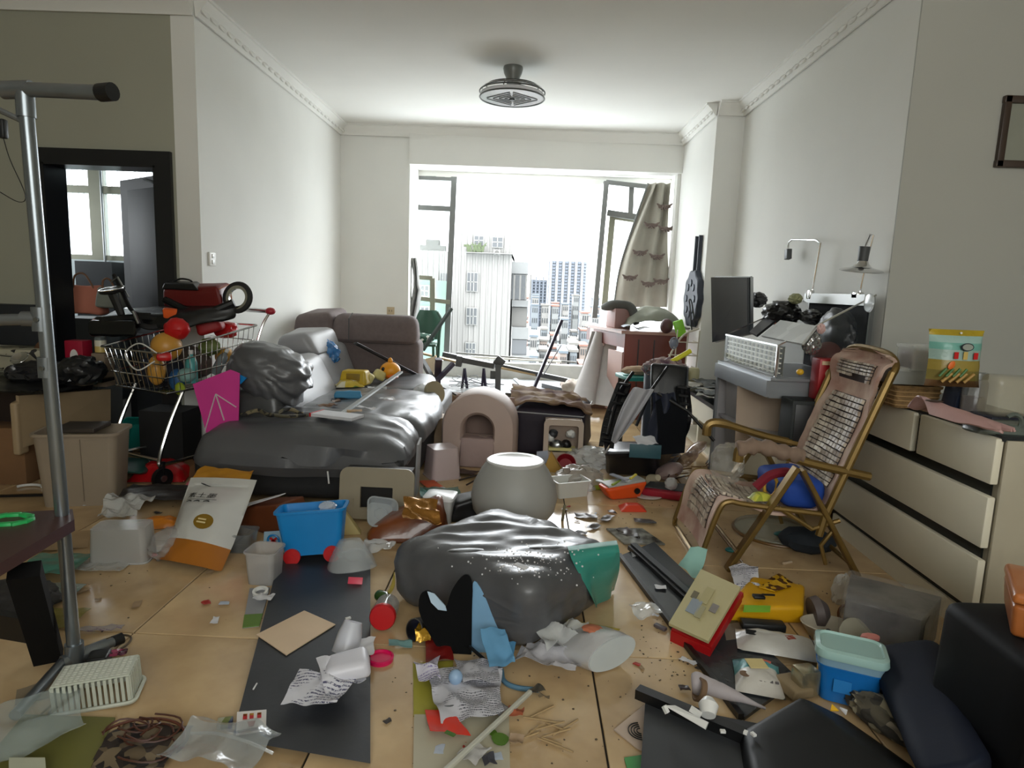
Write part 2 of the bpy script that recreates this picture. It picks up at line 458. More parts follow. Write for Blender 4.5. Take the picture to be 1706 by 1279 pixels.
# cornice with leaf relief
def cornice(name, a, b, nx, ny, leaves=True):
    a = Vector(a); b = Vector(b); n = Vector((nx, ny, 0)); prof = [(0, 0), (.008, -.11), (.022, -.11), (.026, -.095), (.06, -.05), (.082, -.03), (.088, -.018), (.1, -.016), (.1, 0)]
    t = bmesh.new(); A = [t.verts.new(a + n * p + V(0, 0, q)) for p, q in prof]; B = [t.verts.new(b + n * p + V(0, 0, q)) for p, q in prof]
    for k in range(len(prof)): kk = (k + 1) % len(prof); t.faces.new((A[k], A[kk], B[kk], B[k]))
    t.faces.new(A); t.faces.new(B[::-1]); bmesh.ops.recalc_face_normals(t, faces=t.faces[:])
    o = S(name, t, m_ceil, 25)
    if leaves:
        d = (b - a).normalized(); L = (b - a).length; k = int(L / .115)
        lm = None
        for i in range(k):
            p = a + d * (i + .5) * L / k + n * .044 + V(0, 0, -.072)
            if lm is None:
                lb = blob((.047, .013, .017), mat4((0, 0, 0), (rad(45), 0, 0)), amp=.35, s=2.4, seed=4, sub=2)
                lm = mesh(lb, m_ceil); lm.name = 'moulding_leaf'
            q = bpy.data.objects.new('moulding_leaf', lm); COL.objects.link(q); q.parent = o
            q.location = XF[o].inverted() @ p; q.rotation_euler = (0, 0, math.atan2(d.y, d.x) + (0 if n.x * d.y < 0 else math.pi) )
    return o
cornice('trim_1', (XL, YD, C), (XL, YB, C), 1, 0)
cornice('trim_2', (XR, YE, C), (XR, YC, C), -1, 0)
cornice('trim_3', (XC, YC, C), (XC, YB, C), -1, 0)
cornice('trim_4', (XC, YC, C), (XR, YC, C), 0, -1, False)
cornice('trim_5', (XL, YB, C), (XC, YB - .05, C), 0, -1, False)
cornice('trim_6', (-4.6, YD, C), (XL, YD, C), 0, -1, False)
# skirting
m_skirt = mt('skirting', (120, 92, 66), .3)
S('baseboard_left', wb(XL, XL + .012, YD, YB, 0, .09), m_skirt, 0)
S('baseboard_door_side', join(wb(-4.6, DX0 - .1, YD - .012, YD, 0, .09), wb(DX1 + .1, XL, YD - .012, YD, 0, .09)), m_skirt, 0)
# door: black frame, leaf swung into the bedroom
m_door = mt('black_door_lacquer', (30, 31, 34), .35, var=.1)
b = join(wb(DX0 - .10, DX0, YD - .03, YD + .17, 0, DZ + .09), wb(DX1, DX1 + .10, YD - .03, YD + .17, 0, DZ + .09), wb(DX0, DX1, YD - .03, YD + .17, DZ - .012, DZ + .09), wb(DX0, DX0 + .014, YD - .03, YD + .18, 0, DZ), wb(DX1 - .014, DX1, YD - .03, YD + .18, 0, DZ))
S('door_frame', b, m_door, 0)
hx, hy = DX1, YD + .17; dd = Vector((-.69, .50, 0)).normalized(); dn_ = Vector((-dd.y, dd.x, 0)); Ld = .8
def dpt(s, z, o=0): return Vector((hx, hy, z)) + dd * s + dn_ * o
rzd = math.atan2(dd.y, dd.x)
door = S('door_1', box(dpt(Ld / 2, DZ / 2, -.02), (Ld, .04, DZ - .02), (0, 0, rzd), .003), mt('grey_black_door', (38, 40, 45), .6), 0)
P('door_panel', box(dpt(Ld / 2, 1.35, .004), (Ld - .26, .012, .98), (0, 0, rzd), .005), mt('door_panel_lacquer', (44, 46, 52), .6), door)
P('door_panel', box(dpt(Ld / 2, .44, .004), (Ld - .26, .012, .72), (0, 0, rzd), .005), MATS['door_panel_lacquer'], door)
arch = [dpt(.06 + .0, 1.4, .006), dpt(.08, 1.6, .006), dpt(.14, 1.76, .006), dpt(.24, 1.86, .006), dpt(.4, 1.9, .006)]
P('moulding', tube(smoothpts(arch), .009), m_door, door)
P('handle', tube([dpt(Ld - .07, .98, .03), dpt(Ld - .07, .98, .05), dpt(Ld - .17, .98, .05)], .01), m_steel, door)
# bedroom behind the door
m_bed = mt('bedroom_paint', (206, 216, 218), .8)
WY = 6.6
S('wall_bedroom_back', join(wb(-5.7, -5.0, WY, WY + .14, 0, 2.8), wb(-3.7, -2.3, WY, WY + .14, 0, 2.8), wb(-5.0, -3.7, WY, WY + .14, 0, 1.36), wb(-5.0, -3.7, WY, WY + .14, 2.42, 2.8)), m_bed, 0)
S('wall_bedroom_left', wb(-5.8, -5.65, 4.3, WY + .14, 0, 2.8), m_bed, 0)
S('wall_bedroom_right', wb(-2.32, -2.3, YD + .15, WY, 0, 2.8), m_bed, 0)
S('wall_bedroom_front', wb(-5.8, -4.6, YD, YD + .15, 0, 2.8), m_bed, 0)
S('ceiling_bedroom', wb(-5.8, -2.3, YD + .1, WY + .14, 2.75, 2.9), m_ceil, 0)
m_alu = mt('aged_aluminium', (128, 128, 112), .45, .3)
m_alud = mt('dark_window_aluminium', (116, 118, 116), .4, .5)
def framebar(a, b_, w=.05, d=.06, bm=None): return bar(a, b_, d if abs(b_[2] - a[2]) < 1e-3 else w, w if abs(b_[2] - a[2]) < 1e-3 else d, bm=bm)
w1 = S('window_1', join(wb(-5.0, -4.93, WY + .02, WY + .1, 1.36, 2.42), wb(-3.77, -3.7, WY + .02, WY + .1, 1.36, 2.42), wb(-4.42, -4.30, WY, WY + .1, 1.36, 2.42), wb(-5, -3.7, WY + .02, WY + .1, 1.36, 1.41), wb(-5, -3.7, WY + .02, WY + .1, 2.36, 2.42), wb(-5, -3.7, WY + .02, WY + .1, 2.02, 2.09)), m_alu, 0)
m_reed = clear('reeded_glass', (236, 246, 248), .45, .25, .6, 60)
for (a0, a1) in ((-4.93, -4.42), (-4.30, -3.77)):
    for (z0, z1) in ((1.41, 2.02), (2.09, 2.36)): P('pane', wb(a0, a1, WY + .055, WY + .06, z0, z1), m_reed, w1)
    for k in range(9): x = a0 + (k + .5) * (a1 - a0) / 9; P('reed', wb(x - .006, x + .006, WY + .05, WY + .062, 1.41, 2.36), m_reed, w1, smooth=0)
P('pole', cyl((-4.27, WY - .03, .9), (-4.27, WY - .03, 2.5), .012), m_steel, w1)

# ---------------------------------------------------------------- balcony window: what the wind left of its frames
WZ0, WZ1 = .30, 2.53
xl = at(690, 450, Y=8.1).x; xm = at(751, 450, Y=8.1).x
w2 = S('window_2', join(bar((xl, 8.12, WZ0), (xl, 8.12, WZ1), .05), bar((xm - .03, 8.12, WZ0), (xm + .015, 8.12, WZ1), .07, .07)), m_alud, 0)
P('top_rail', bar((xl, 8.12, WZ1 - .02), (xm, 8.12, WZ1 - .02), .05), m_alud, w2)
P('transom', bar((xl, 8.12, 2.16), (xm, 8.12, 2.155), .06, .06), m_alud, w2)
P('pane', wb(xl, xm, 8.11, 8.115, 2.18, 2.5), m_glass, w2)
P('pane', wb(xl, xm, 8.11, 8.115, .95, 2.13), m_glass, w2)
# small inner casement hanging low at the left
q = [at(693, 462, Y=8.0), at(721, 464, Y=8.0), at(721, 560, Y=8.0), at(693, 560, Y=8.0)]
P('casement', join(bar(q[0], q[1], .05), bar(q[1], q[2], .06), bar(at(696, 497, Y=8), at(750, 504, Y=8.05), .05)), m_alu, w2)
# right side: post leaning in and two lights
a, b2 = at(1010, 303, Y=8.0), at(990, 530, Y=8.0)
w3 = S('window_3', bar(a, b2, .1, .06), m_alud, 0)
P('top_rail', bar(at(1010, 304, Y=8.05), at(1082, 312, Y=7.95), .05), m_alud, w3)
P('transom', bar(at(1012, 355, Y=8.05), at(1072, 364, Y=7.95), .07), m_alud, w3)
P('mullion', bar(at(1052, 308, Y=8.05), at(1050, 358, Y=8.05), .06), m_alud, w3)
P('casement', join(bar(at(1020, 362, Y=8.1), at(1006, 516, Y=8.1), .07), bar(at(1020, 362, Y=8.1), at(1060, 368, Y=8.1), .05), bar(at(1060, 368, Y=8.1), at(1040, 520, Y=8.1), .05)), m_alu, w3)
P('pane', slab([at(1022, 366, Y=8.1), at(1058, 370, Y=8.1), at(1040, 512, Y=8.1), at(1008, 512, Y=8.1)], .005), clear('green_glass', (205, 232, 226), .3, .05, 0), w3)
P('pane', slab([at(1014, 310, Y=8.08), at(1050, 312, Y=8.08), at(1048, 352, Y=8.08), at(1012, 350, Y=8.08)], .005), m_glass, w3)

# ================================================================ THE CITY OUTSIDE
m_fac = mt('white_ribbed_cladding', (104, 103, 100), .8, var=.12, scale=.5, stretch=(6, 1, .1))
m_fac2 = mt('pale_facade', (88, 89, 88), .8, var=.2, scale=.6)
m_win = mt('far_window', (34, 37, 39), .3)
m_sill = mt('far_sill', (102, 102, 99), .7)
m_roofd = mt('far_roof', (66, 65, 62), .8, var=.2, scale=.3)
m_gland = mt('far_ground', (100, 105, 105), .9, var=.2, scale=.03)
S('ground_far', wb(-900, 900, 30, 1600, -14.2, -14), m_gland, 0)
BY = 50
def bx_px(x0, x1, ytop, ybot, Y, depth=8, bm=None):
    a = at(x0, ytop, Y=Y); c = at(x1, ybot, Y=Y)
    return wb(min(a.x, c.x), max(a.x, c.x), Y, Y + depth, min(a.z, c.z), max(a.z, c.z), bm)
A = at(755, 368, Y=BY); B = at(855, 368, Y=BY); Z1 = at(720, 418, Y=BY).z
bd = T('apartment_block', 'white ribbed apartment block with rooftop tower just across the street', 'building', (A.x, BY, -14))
P('tower_wall', wb(A.x, B.x, BY, BY + 9, Z1 - .3, A.z), m_fac, bd, smooth=0)
P('wall', wb(A.x - 7, B.x, BY + .02, BY + 12, -14, Z1), m_fac, bd, smooth=0)
P('parapet', wb(A.x - 7, A.x - .6, BY + .5, BY + 1, Z1, Z1 + .45), m_roofd, bd, smooth=0)
P('roof_tank', wb(A.x - 2.2, A.x - 1.2, BY + 1, BY + 2, Z1, Z1 + .9), m_roofd, bd, smooth=0)
ribs = bm_()
x = A.x - 7
while x < B.x:
    wb(x, x + .09, BY - .08, BY + .02, -14 if x < 1e9 else 0, A.z if x > A.x else Z1, ribs); x += .42
P('ribs', ribs, m_fac, bd, smooth=0, kind='stuff')
def win(px, py, w, h, par, Y, m=m_win, grille=2):
    c = at(px, py, Y=Y); sw = w * Y / 1085; sh = h * Y / 1085
    f = P('window', wb(c.x - sw / 2 - .06, c.x + sw / 2 + .06, Y - .12, Y + .02, c.z - sh / 2 - .06, c.z + sh / 2 + .06), m_sill, par, smooth=0)
    P('pane', wb(c.x - sw / 2, c.x + sw / 2, Y - .15, Y - .11, c.z - sh / 2, c.z + sh / 2), m, f, smooth=0)
    g = bm_()
    for k in range(1, grille): x_ = c.x - sw / 2 + sw * k / grille; wb(x_ - .03, x_ + .03, Y - .19, Y - .15, c.z - sh / 2, c.z + sh / 2, g)
    wb(c.x - sw / 2, c.x + sw / 2, Y - .19, Y - .15, c.z - .03, c.z + .03, g)
    P('mullion', g, m_sill, f, smooth=0)
    return f
for px, py, w, h in ((798, 401, 14, 13), (829, 404, 16, 15)): win(px, py, w, h, bd, BY - .1)
for px, py, w, h in ((740, 470, 11, 28), (787, 470, 16, 29), (742, 527, 11, 28), (786, 527, 16, 26), (740, 578, 14, 22), (784, 582, 15, 20)): win(px, py, w, h, bd, BY - .1, grille=3)
for px, py in ((793, 412), (828, 421)):
    c = at(px, py, Y=BY - .3); u_ = P('air_conditioner', box((c.x, c.y, c.z), (.5, .35, .4)), m_sill, bd, smooth=0)
    P('fan_grille', cyl((c.x, c.y - .18, c.z), (c.x, c.y - .2, c.z), .16), m_roofd, u_)
lf = bm_()
for k in range(26):
    c = at(random.uniform(778, 806), 420, Y=BY - .5); a_ = random.uniform(-1, 1)
    tube(smoothpts([c, c + V(a_ * .25, 0, .45), c + V(a_ * .6, 0, .35 + random.random() * .4)], 3), [.05] * 6 + [.01], lf, 4)
P('roof_plants', lf, mt('far_foliage', (46, 56, 30), .8), bd, kind='stuff')
P('roof_ledge', bx_px(775, 856, 420, 424, BY - .9, .9), m_sill, bd, smooth=0)
# side bays with balconies, right of the main front
for k, (y0, y1, c_) in enumerate(((436, 457, m_fac2), (457, 500, m_win), (500, 512, m_fac2), (512, 545, m_roofd), (545, 566, m_fac2), (566, 592, m_win), (592, 640, m_fac2))):
    P('side_bay', bx_px(853, 880 - (k % 2) * 3, y0, y1, BY + 1 + (k % 2) * .4, 6), c_, bd, smooth=0)
for y_ in (458, 478, 500): P('balcony_rail', bx_px(852, 884, y_, y_ + 1.5, BY + .2, .1), m_roofd, bd, smooth=0)
for x_ in (856, 866, 876, 883): P('balcony_post', bx_px(x_, x_ + 1.2, 458, 500, BY + .2, .1), m_roofd, bd, smooth=0)
# pale towers far off
def tower(x0, x1, y0, Y, n, floors, label, m, cat='building', dk=m_win, group=None):
    a = at(x0, y0, Y=Y); c = at(x1, y0, Y=Y)
    t = T('high_rise', label, cat, (a.x, Y, -14), group)
    P('wall', wb(a.x, c.x, Y, Y + 14, -14, a.z), m, t, smooth=0)
    W_ = (c.x - a.x) / n
    for k in range(n):
        P('bay', wb(a.x + k * W_ + W_ * .12, a.x + k * W_ + W_ * .52, Y - 1.2, Y, -14, a.z + (1.2 if k % 2 else .2)), m, t, smooth=0)
        g = bm_()
        for f_ in range(floors):
            z = a.z - (f_ + .8) * (a.z + 12) / floors
            wb(a.x + k * W_ + W_ * .56, a.x + (k + 1) * W_ + W_ * .05, Y - .4, Y, z, z + (a.z + 12) / floors * .5, g)
        P('window_column', g, dk, t, smooth=0)
    return t
m_tow = mt('hazy_tower_wall', (104, 108, 113), .8, var=.06, scale=.2)
m_towd = mt('hazy_tower_glass', (88, 95, 105), .5)
tower(915, 978, 434, 220, 6, 22, 'tall pale twin fronted high-rise behind the low roofs, right of the white block', m_tow, dk=m_towd)
tower(885, 916, 466, 260, 5, 14, 'low grey office slab left of the tall pale high-rise', mt('hazy_grey_slab', (76, 81, 88), .8), dk=m_towd)
# low roofs of the old quarter
hc = [mt('old_town_wall_%d' % k, c, .85) for k, c in enumerate(((104, 103, 100), (93, 95, 94), (102, 92, 85), (87, 92, 95)))]
rc = [mt('old_town_roof_%d' % k, c, .85) for k, c in enumerate(((84, 82, 78), (100, 72, 62), (72, 80, 86)))]
for k in range(72):
    Y = 74 + (k // 9) * 16 + random.uniform(-2, 2); px = 858 + (k % 9) * 17
    c = at(px, 500, Y=Y); w = (12.5 * Y / 1085) * random.uniform(.7, .95); hgt = random.uniform(1.5, 5.5) * (1 + (k // 9) * .22)
    zz = -14 + hgt
    t = T('town_house', 'small old town house among the crowded low roofs below the window', 'building', (c.x, Y, -14), 'crowded low houses of the old quarter')
    P('wall', wb(c.x - w / 2, c.x + w / 2, Y, Y + 7, -14, zz), hc[k % 4], t, smooth=0)
    P('roof', wb(c.x - w / 2 - .2, c.x + w / 2 + .2, Y - .2, Y + 7.2, zz, zz + .35), rc[k % 3], t, smooth=0)
    g = bm_()
    for i in range(3):
        for j in range(3): wb(c.x - w / 2 + (i + .25) * w / 3, c.x - w / 2 + (i + .7) * w / 3, Y - .1, Y, zz - 1.6 - j * 2.4, zz - .5 - j * 2.4, g)
    P('windows', g, m_win, t, smooth=0)
t = T('green_house', 'pale green tiled house below the left balcony frame', 'building', (at(706, 470, Y=40).x, 40, -14))
a = at(690, 466, Y=40); c = at(727, 466, Y=40)
m_gh = mt('green_house_wall', (64, 86, 77), .8)
P('wall', wb(a.x - 3, c.x, 40, 47, -14, a.z), m_gh, t, smooth=0)
for y_ in (485, 520, 555): win(708, y_, 12, 16, t, 39.9)
# ================================================================ LARGE FURNITURE
# ---- grey sofa along the left wall, seat facing the room
sofa = T('sofa', 'long grey leatherette sofa along the left wall, strewn with rubbish', 'sofa', (-1.25, 4.7, 0))
P('base', hexa([(-1.84, 3.5, .03), (-.66, 3.5, .03), (-.66, 5.9, .03), (-1.95, 5.9, .03)], [(-1.84, 3.5, .27), (-.66, 3.5, .27), (-.66, 5.9, .30), (-1.95, 5.9, .30)], .03, 4, .006, 5), mt('sofa_base_charcoal', (30, 31, 33), .6, bump=.1), sofa)
P('front_arm', hexa([(-1.88, 3.44, .19), (-.63, 3.44, .19), (-.61, 4.02, .22), (-1.86, 4.02, .22)], [(-1.80, 3.52, .37), (-.70, 3.52, .33), (-.68, 4.02, .42), (-1.78, 4.0, .44)], .09, 24, .014, 4.5, 3, (.5, 1.6, 2.6), puff=.05), m_leather, sofa)
P('seat_cushion', hexa([(-1.5, 4.0, .26), (-.60, 4.0, .24), (-.60, 4.95, .26), (-1.5, 4.95, .26)], [(-1.5, 4.02, .42), (-.66, 4.0, .38), (-.66, 4.95, .43), (-1.5, 4.95, .43)], .06, 20, .014, 5, 5, (1.3, .8, 1), puff=.02), m_leather, sofa)
P('seat_cushion', hexa([(-1.5, 4.98, .26), (-.66, 4.98, .26), (-.78, 5.8, .26), (-1.5, 5.8, .26)], [(-1.5, 4.98, .43), (-.7, 4.98, .43), (-.8, 5.8, .45), (-1.5, 5.8, .45)], .06, 14, .009, 5, 8), m_leather, sofa)
m_lg = mt('light_grey_leatherette', (150, 150, 152), .4, var=.08, scale=4, bump=.05)
P('backrest', hexa([(-1.98, 4.05, .4), (-1.42, 3.98, .4), (-1.38, 4.85, .4), (-1.98, 4.85, .4)], [(-1.92, 4.1, .6), (-1.56, 4.08, .69), (-1.54, 4.85, .72), (-1.92, 4.85, .66)], .07, 5, .006, 4, 4), m_lg, sofa)
P('backrest', hexa([(-2.1, 4.9, .4), (-1.5, 4.9, .4), (-1.48, 5.75, .4), (-2.1, 5.75, .4)], [(-2.0, 4.92, .64), (-1.62, 4.92, .68), (-1.6, 5.75, .72), (-2.0, 5.75, .7)], .06, 4, .006, 4, 4), m_lg, sofa)
P('back_block', hexa([(-1.86, 3.75, .3), (-1.42, 3.75, .3), (-1.42, 4.12, .3), (-1.9, 4.12, .3)], [(-1.84, 3.78, .56), (-1.46, 3.78, .58), (-1.46, 4.12, .6), (-1.86, 4.12, .6)], .05, 4, .006, 5, 4), m_leatherd, sofa)
# crumpled front headrest, cover slipped and gathered
c0 = at(452, 620, Y=3.95)
hb = bmesh.new(); t = bmesh.new(); bmesh.ops.create_icosphere(t, subdivisions=5, radius=1)
for v in t.verts:
    d = v.co.copy(); p = 3.0
    k = (abs(d.x) ** p + abs(d.y) ** p + abs(d.z) ** p) ** (-1 / p)
    q = d * k; ang = math.atan2(q.z, q.x + .35)
    fold = .06 * math.sin(ang * 16 + 5 * nz(d, 1.6, 2)) * max(0, d.x + .25) + .035 * ridge(d, 3.2, 6)
    s_ = 1 + fold
    sq = 1 - .25 * max(0, -q.x)
    v.co = V(q.x * .235 * s_, q.y * .2 * s_, q.z * .165 * s_ * sq)
merge(hb, t, Matrix.Translation(c0) @ Euler((0, rad(28), rad(6))).to_matrix().to_4x4())
P('headrest', hb, m_leather, sofa, 'headrest with crumpled, gathered cover', smooth=60)
hp = at(402, 605, Y=3.88)
P('headrest_flap', hexa(*[[hp + V(x, y, z) for x, y in ((-.07, -.08), (.16, -.08), (.16, .1), (-.07, .1))] for z in (-.09, .04)], .045, 5, .012, 7, 3), m_leather, sofa)
# far headrests and end arm
P('headrest', hexa([(-1.95, 5.0, .66), (-1.60, 5.0, .66), (-1.56, 5.5, .66), (-1.98, 5.5, .66)], [(-1.93, 5.0, .80), (-1.72, 5.0, .84), (-1.62, 5.5, .86), (-1.96, 5.5, .84)], .05, 3, .004, 4), m_lg, sofa)
m_fab = mt('taupe_fabric', (112, 100, 98), .85, var=.12, scale=30, bump=.1, bscale=120)
P('headrest', hexa([(-2.08, 5.75, .76), (-1.70, 5.75, .76), (-1.70, 6.3, .76), (-2.08, 6.3, .76)], [(-2.06, 5.75, .93), (-1.74, 5.75, .97), (-1.74, 6.3, .99), (-2.06, 6.3, .97)], .05, 3, .004, 4), m_fab, sofa)
a = at(556, 640, Y=5.8); c = at(697, 527, Y=5.8)
P('end_arm', hexa([(a.x, 5.8, .3), (c.x, 5.8, .3), (c.x + .02, 6.05, .3), (a.x, 6.05, .3)], [(a.x, 5.8, .74), (c.x, 5.8, .74), (c.x + .02, 6.05, .74), (a.x, 6.05, .74)], .05, 4, .004, 4), m_fab, sofa)
P('end_headrest', hexa([(a.x - .02, 5.72, .70), (c.x, 5.72, .70), (c.x + .01, 6.0, .72), (a.x, 6.0, .72)], [(a.x, 5.76, .95), (c.x - .02, 5.76, .95), (c.x - .02, 5.96, .96), (a.x, 5.96, .96)], .07, 4, .004, 4), m_fab, sofa)
P('piping', tube([(a.x + .16, 5.715, .73), (a.x + .16, 5.72, .92), (a.x + .17, 5.8, .965)], .005, seg=5), m_leatherd, sofa)
for x_, y_ in ((-.72, 3.56), (-1.8, 3.56), (-.72, 5.7), (-1.8, 5.7)):
    P('leg', cyl((x_, y_, 0), (x_, y_, .05), .022), m_steel, sofa)
P('side_trim', slab([(-.6, 3.62, .03), (-.6, 3.72, .03), (-.585, 3.7, .36), (-.585, 3.6, .34)], .012), m_lg, sofa, 'pale strip of lining hanging at the front corner')

# ---- grey covered ottoman cushion in the middle of the floor
cb = T('grey_cushion', 'large grey covered cushion block slumped in the middle of the floor, dusted with plaster crumbs', 'cushion', (-.05, 2.55, 0))
zt = .27
ob4 = [at(648, 1000, .015), at(880, 1085, .015), at(1030, 985, .015), at(850, 880, .015)]
ot4 = [at(648, 905, .19), at(885, 985, .27), at(1025, 912, .235), at(822, 852, .27)]
blk = hexa(ob4, ot4, .07, 34, .016, 4.6, 11, (.6, 1.7, 1.7), puff=.02)
for v in blk.verts:
    q_ = v.co; dc = math.hypot(q_.x + .16, (q_.y - 2.62) * 1.3); dd_ = math.hypot(q_.x - .12, (q_.y - 2.66) * 1.3)
    v.co.z += (.009 * ridge((q_.x * .7, q_.y * 2.6 + q_.x * .5, 0), 4.4, 21) + .012 * math.exp(-dc * 5) * math.sin(q_.y * 62 + q_.x * 9) + .010 * math.exp(-dd_ * 5) * math.sin(q_.y * 58 - q_.x * 12)) * (1 if q_.z > .15 else .3)
    if q_.z < .2: v.co.y += .012 * ridge((q_.x * 2.4, q_.y * .5, q_.z * .8), 4.0, 5)
P('block', blk, m_leather, cb, smooth=60)
for (x_, y_, r_) in ((775, 917, .022), (910, 912, .02)):
    p = at(x_, y_, .33); P('torn_hole', blob((.06, .018, .004), mat4(p, (0, 0, rad(12))), .15, 2, 4, 2), m_leatherd, cb, 'dark slit torn in the cover')

# ---- round grey stool / pot
ps = at(855, 868, 0, ); ps = V(-.03, 3.32, 0)
st = T('round_pouf', 'smooth round pale grey plastic stool with flat lid behind the large grey cushion', 'stool', ps)
m_pot = mt('pale_grey_plastic', (164, 164, 160), .5, var=.03)
P('body', lathe([(0, .0), (.13, 0), (.165, .02), (.215, .09), (.228, .16), (.215, .23), (.18, .30), (.155, .335), (.15, .345)], Matrix.Translation(ps), 40), m_pot, st, smooth=60)
P('lid', lathe([(.15, .335), (.152, .35), (.14, .358), (.125, .352), (0, .35)], Matrix.Translation(ps), 40), mt('lid_plastic', (205, 205, 202), .25), st, smooth=60)

# ---- dome shaped pet house
pc = V(-.31, 4.42, 0)
m_dome = mt('pinkish_beige_plastic', (186, 164, 154), .55, var=.05)
W_, D_, Hh = .26, .42, .52
def dome_ring(k, y, inner=0):
    out = []
    for i in range(29):
        t_ = i / 28; a_ = math.pi * t_
        x = -math.cos(a_) * (W_ - inner) * k; z = (Hh - W_) + math.sin(a_) * (W_ - inner) * k if True else 0
        out.append(V(x, y, z))
    return [V(-(W_ - inner) * k * 1.05, y, .0)] + out + [V((W_ - inner) * k * 1.05, y, .0)]
rings = []
for k, y in ((.80, -.01), (.90, -.015), (.97, .0), (1, .03), (1, .3), (.96, .38), (.7, .43), (.3, .45)):
    r_ = dome_ring(k, y); r_ = [V(p.x, p.y, p.z if k == 1 or p.z == 0 else max(0, p.z)) for p in r_]; rings.append(r_)
mdome = mat4(pc, (0, 0, rad(-4)))
th_ = T('pet_house', 'beige dome-shaped plastic pet house with an arched door, behind the round grey stool', 'pet house', pc, rz=0)
# shell with an arched opening: bridge outer ring to door ring on the front
def arch(w, h, y, n=29, z0=.0):
    out = [V(-w, y, z0)]
    for i in range(n): a_ = math.pi * i / (n - 1); out.append(V(-math.cos(a_) * w, y, h - w + math.sin(a_) * w))
    return out + [V(w, y, z0)]
dz = .2
b = loft([arch(.105, .36, .14, z0=dz), arch(.108, .365, .0, z0=dz), arch(.122, .385, -.02, z0=.18), arch(.20, .46, -.01), arch(.245, .51, 0), arch(W_, Hh, .03), arch(W_, Hh, .30), arch(.24, .5, .38), arch(.15, .4, .42)], mdome, capb=False, capt=True)
P('shell', b, m_dome, th_, smooth=50)
P('sill_panel', hexa([mdome @ V(x, y, 0) for x, y in ((-.12, -.05), (.12, -.05), (.12, .1), (-.12, .1))], [mdome @ V(x, y, .2) for x, y in ((-.118, -.02), (.118, -.02), (.118, .1), (-.118, .1))], .015, 3, .003, 9), mt('pink_grey_mat', (172, 150, 146), .8, bump=.2), th_)
P('inner_wall', grid(lambda u, v: mdome @ V((u - .5) * .44, .34, .02 + v * .42), 4, 4, .01), mt('inner_beige', (150, 124, 112), .7), th_)

# ---- dark ottoman with brown blanket behind
m_velvet = mt('dark_violet_velvet', (48, 42, 52), .6, var=.15, spec=.3)
ot = T('ottoman', 'dark violet upholstered ottoman right of the beige pet house', 'ottoman', (.2, 5.2, 0))
P('body', hexa([(-.06, 4.78, .0), (.46, 4.78, .0), (.58, 5.35, .0), (-.06, 5.35, .0)], [(-.06, 4.78, .36), (.46, 4.78, .34), (.56, 5.35, .36), (-.06, 5.35, .38)], .05, 4, .006, 5), m_velvet, ot)
P('piping', tube([(-.05, 4.775, .33), (.45, 4.775, .31), (.57, 5.36, .33)], .006, seg=5), m_lg, ot)
O('blanket', grid(lambda u, v: V(-.1 + u * .62 + .02 * nz((u * 3, v * 3, 1), 1), 4.80 + v * .62, .385 - .05 * u + .05 * ridge((u * 1.5, v * 1.6, .5), 1.1, 3) + .018 * ridge((u * 5, v * 9, .5), 1, 6) - (.0 if u < .9 else .02)), 26, 22, .014),
  mt('brown_blanket', (140, 116, 84), .9, var=.25, col2=(90, 62, 56), scale=7), 'rumpled brown and tan blanket heaped on the dark ottoman', 'blanket')

# ---- small cream framed cabinet / toy aquarium
a = at(904, 768, 0); Yq = 4.62
tb = T('toy_cabinet', 'small cream-framed toy box with window full of odds and ends, leaning on the ottoman', 'toy box', (at(940, 770, Y=Yq).x, Yq, 0))
x0 = at(905, 740, Y=Yq).x; x1 = at(971, 740, Y=Yq).x
b = bm_()
outer = [(p.x, p.y) for p in ringpts(x1 - x0, .31, .04, 0)]; inner = [(p.x, p.y) for p in ringpts(x1 - x0 - .07, .2, .02, 0)]
def ringframe(outer, inner, th, M, dy=0):
    t = bmesh.new(); n = len(outer)
    A = [t.verts.new((x, y, 0)) for x, y in outer]; B = [t.verts.new((x, y + dy, 0)) for x, y in inner]; A2 = [t.verts.new((x, y, th)) for x, y in outer]; B2 = [t.verts.new((x, y + dy, th)) for x, y in inner]
    for k in range(n):
        kk = (k + 1) % n
        t.faces.new((A[k], A[kk], B[kk], B[k])); t.faces.new((A2[k], B2[k], B2[kk], A2[kk])); t.faces.new((A[k], A2[k], A2[kk], A[kk])); t.faces.new((B[k], B[kk], B2[kk], B2[k]))
    bmesh.ops.recalc_face_normals(t, faces=t.faces[:]); t.transform(M); return t
Mq = mat4(((x0 + x1) / 2, Yq, .165), (rad(90), 0, 0))
P('frame', ringframe(outer, inner, .02, Mq, .01), mt('cream_plastic', (196, 178, 162), .5), tb)
P('back_box', join(wb(x0 + .01, x1 - .01, Yq + .09, Yq + .1, .02, .31), wb(x0 + .01, x0 + .02, Yq, Yq + .1, .02, .31), wb(x1 - .02, x1 - .01, Yq, Yq + .1, .02, .31), wb(x0 + .01, x1 - .01, Yq, Yq + .1, .01, .02)), mt('cream_inner', (150, 132, 118), .6), tb, smooth=0)
for k, (xx, zz, s, cc) in enumerate(((.05, .17, .03, m_white), (.1, .11, .045, m_steel), (.17, .12, .035, m_black), (.2, .2, .03, m_white), (.07, .2, .03, m_blackm))):
    P('trinket', blob((s, .03, s * .9), Matrix.Translation((x0 + xx, Yq + .045, zz)), .3, 2.5, k, 2), cc, tb)
P('yellow_ledge', wb(x0 + .04, x1 - .05, Yq - .005, Yq + .08, .085, .105), mt('pale_yellow', (214, 206, 140), .5), tb, smooth=0)

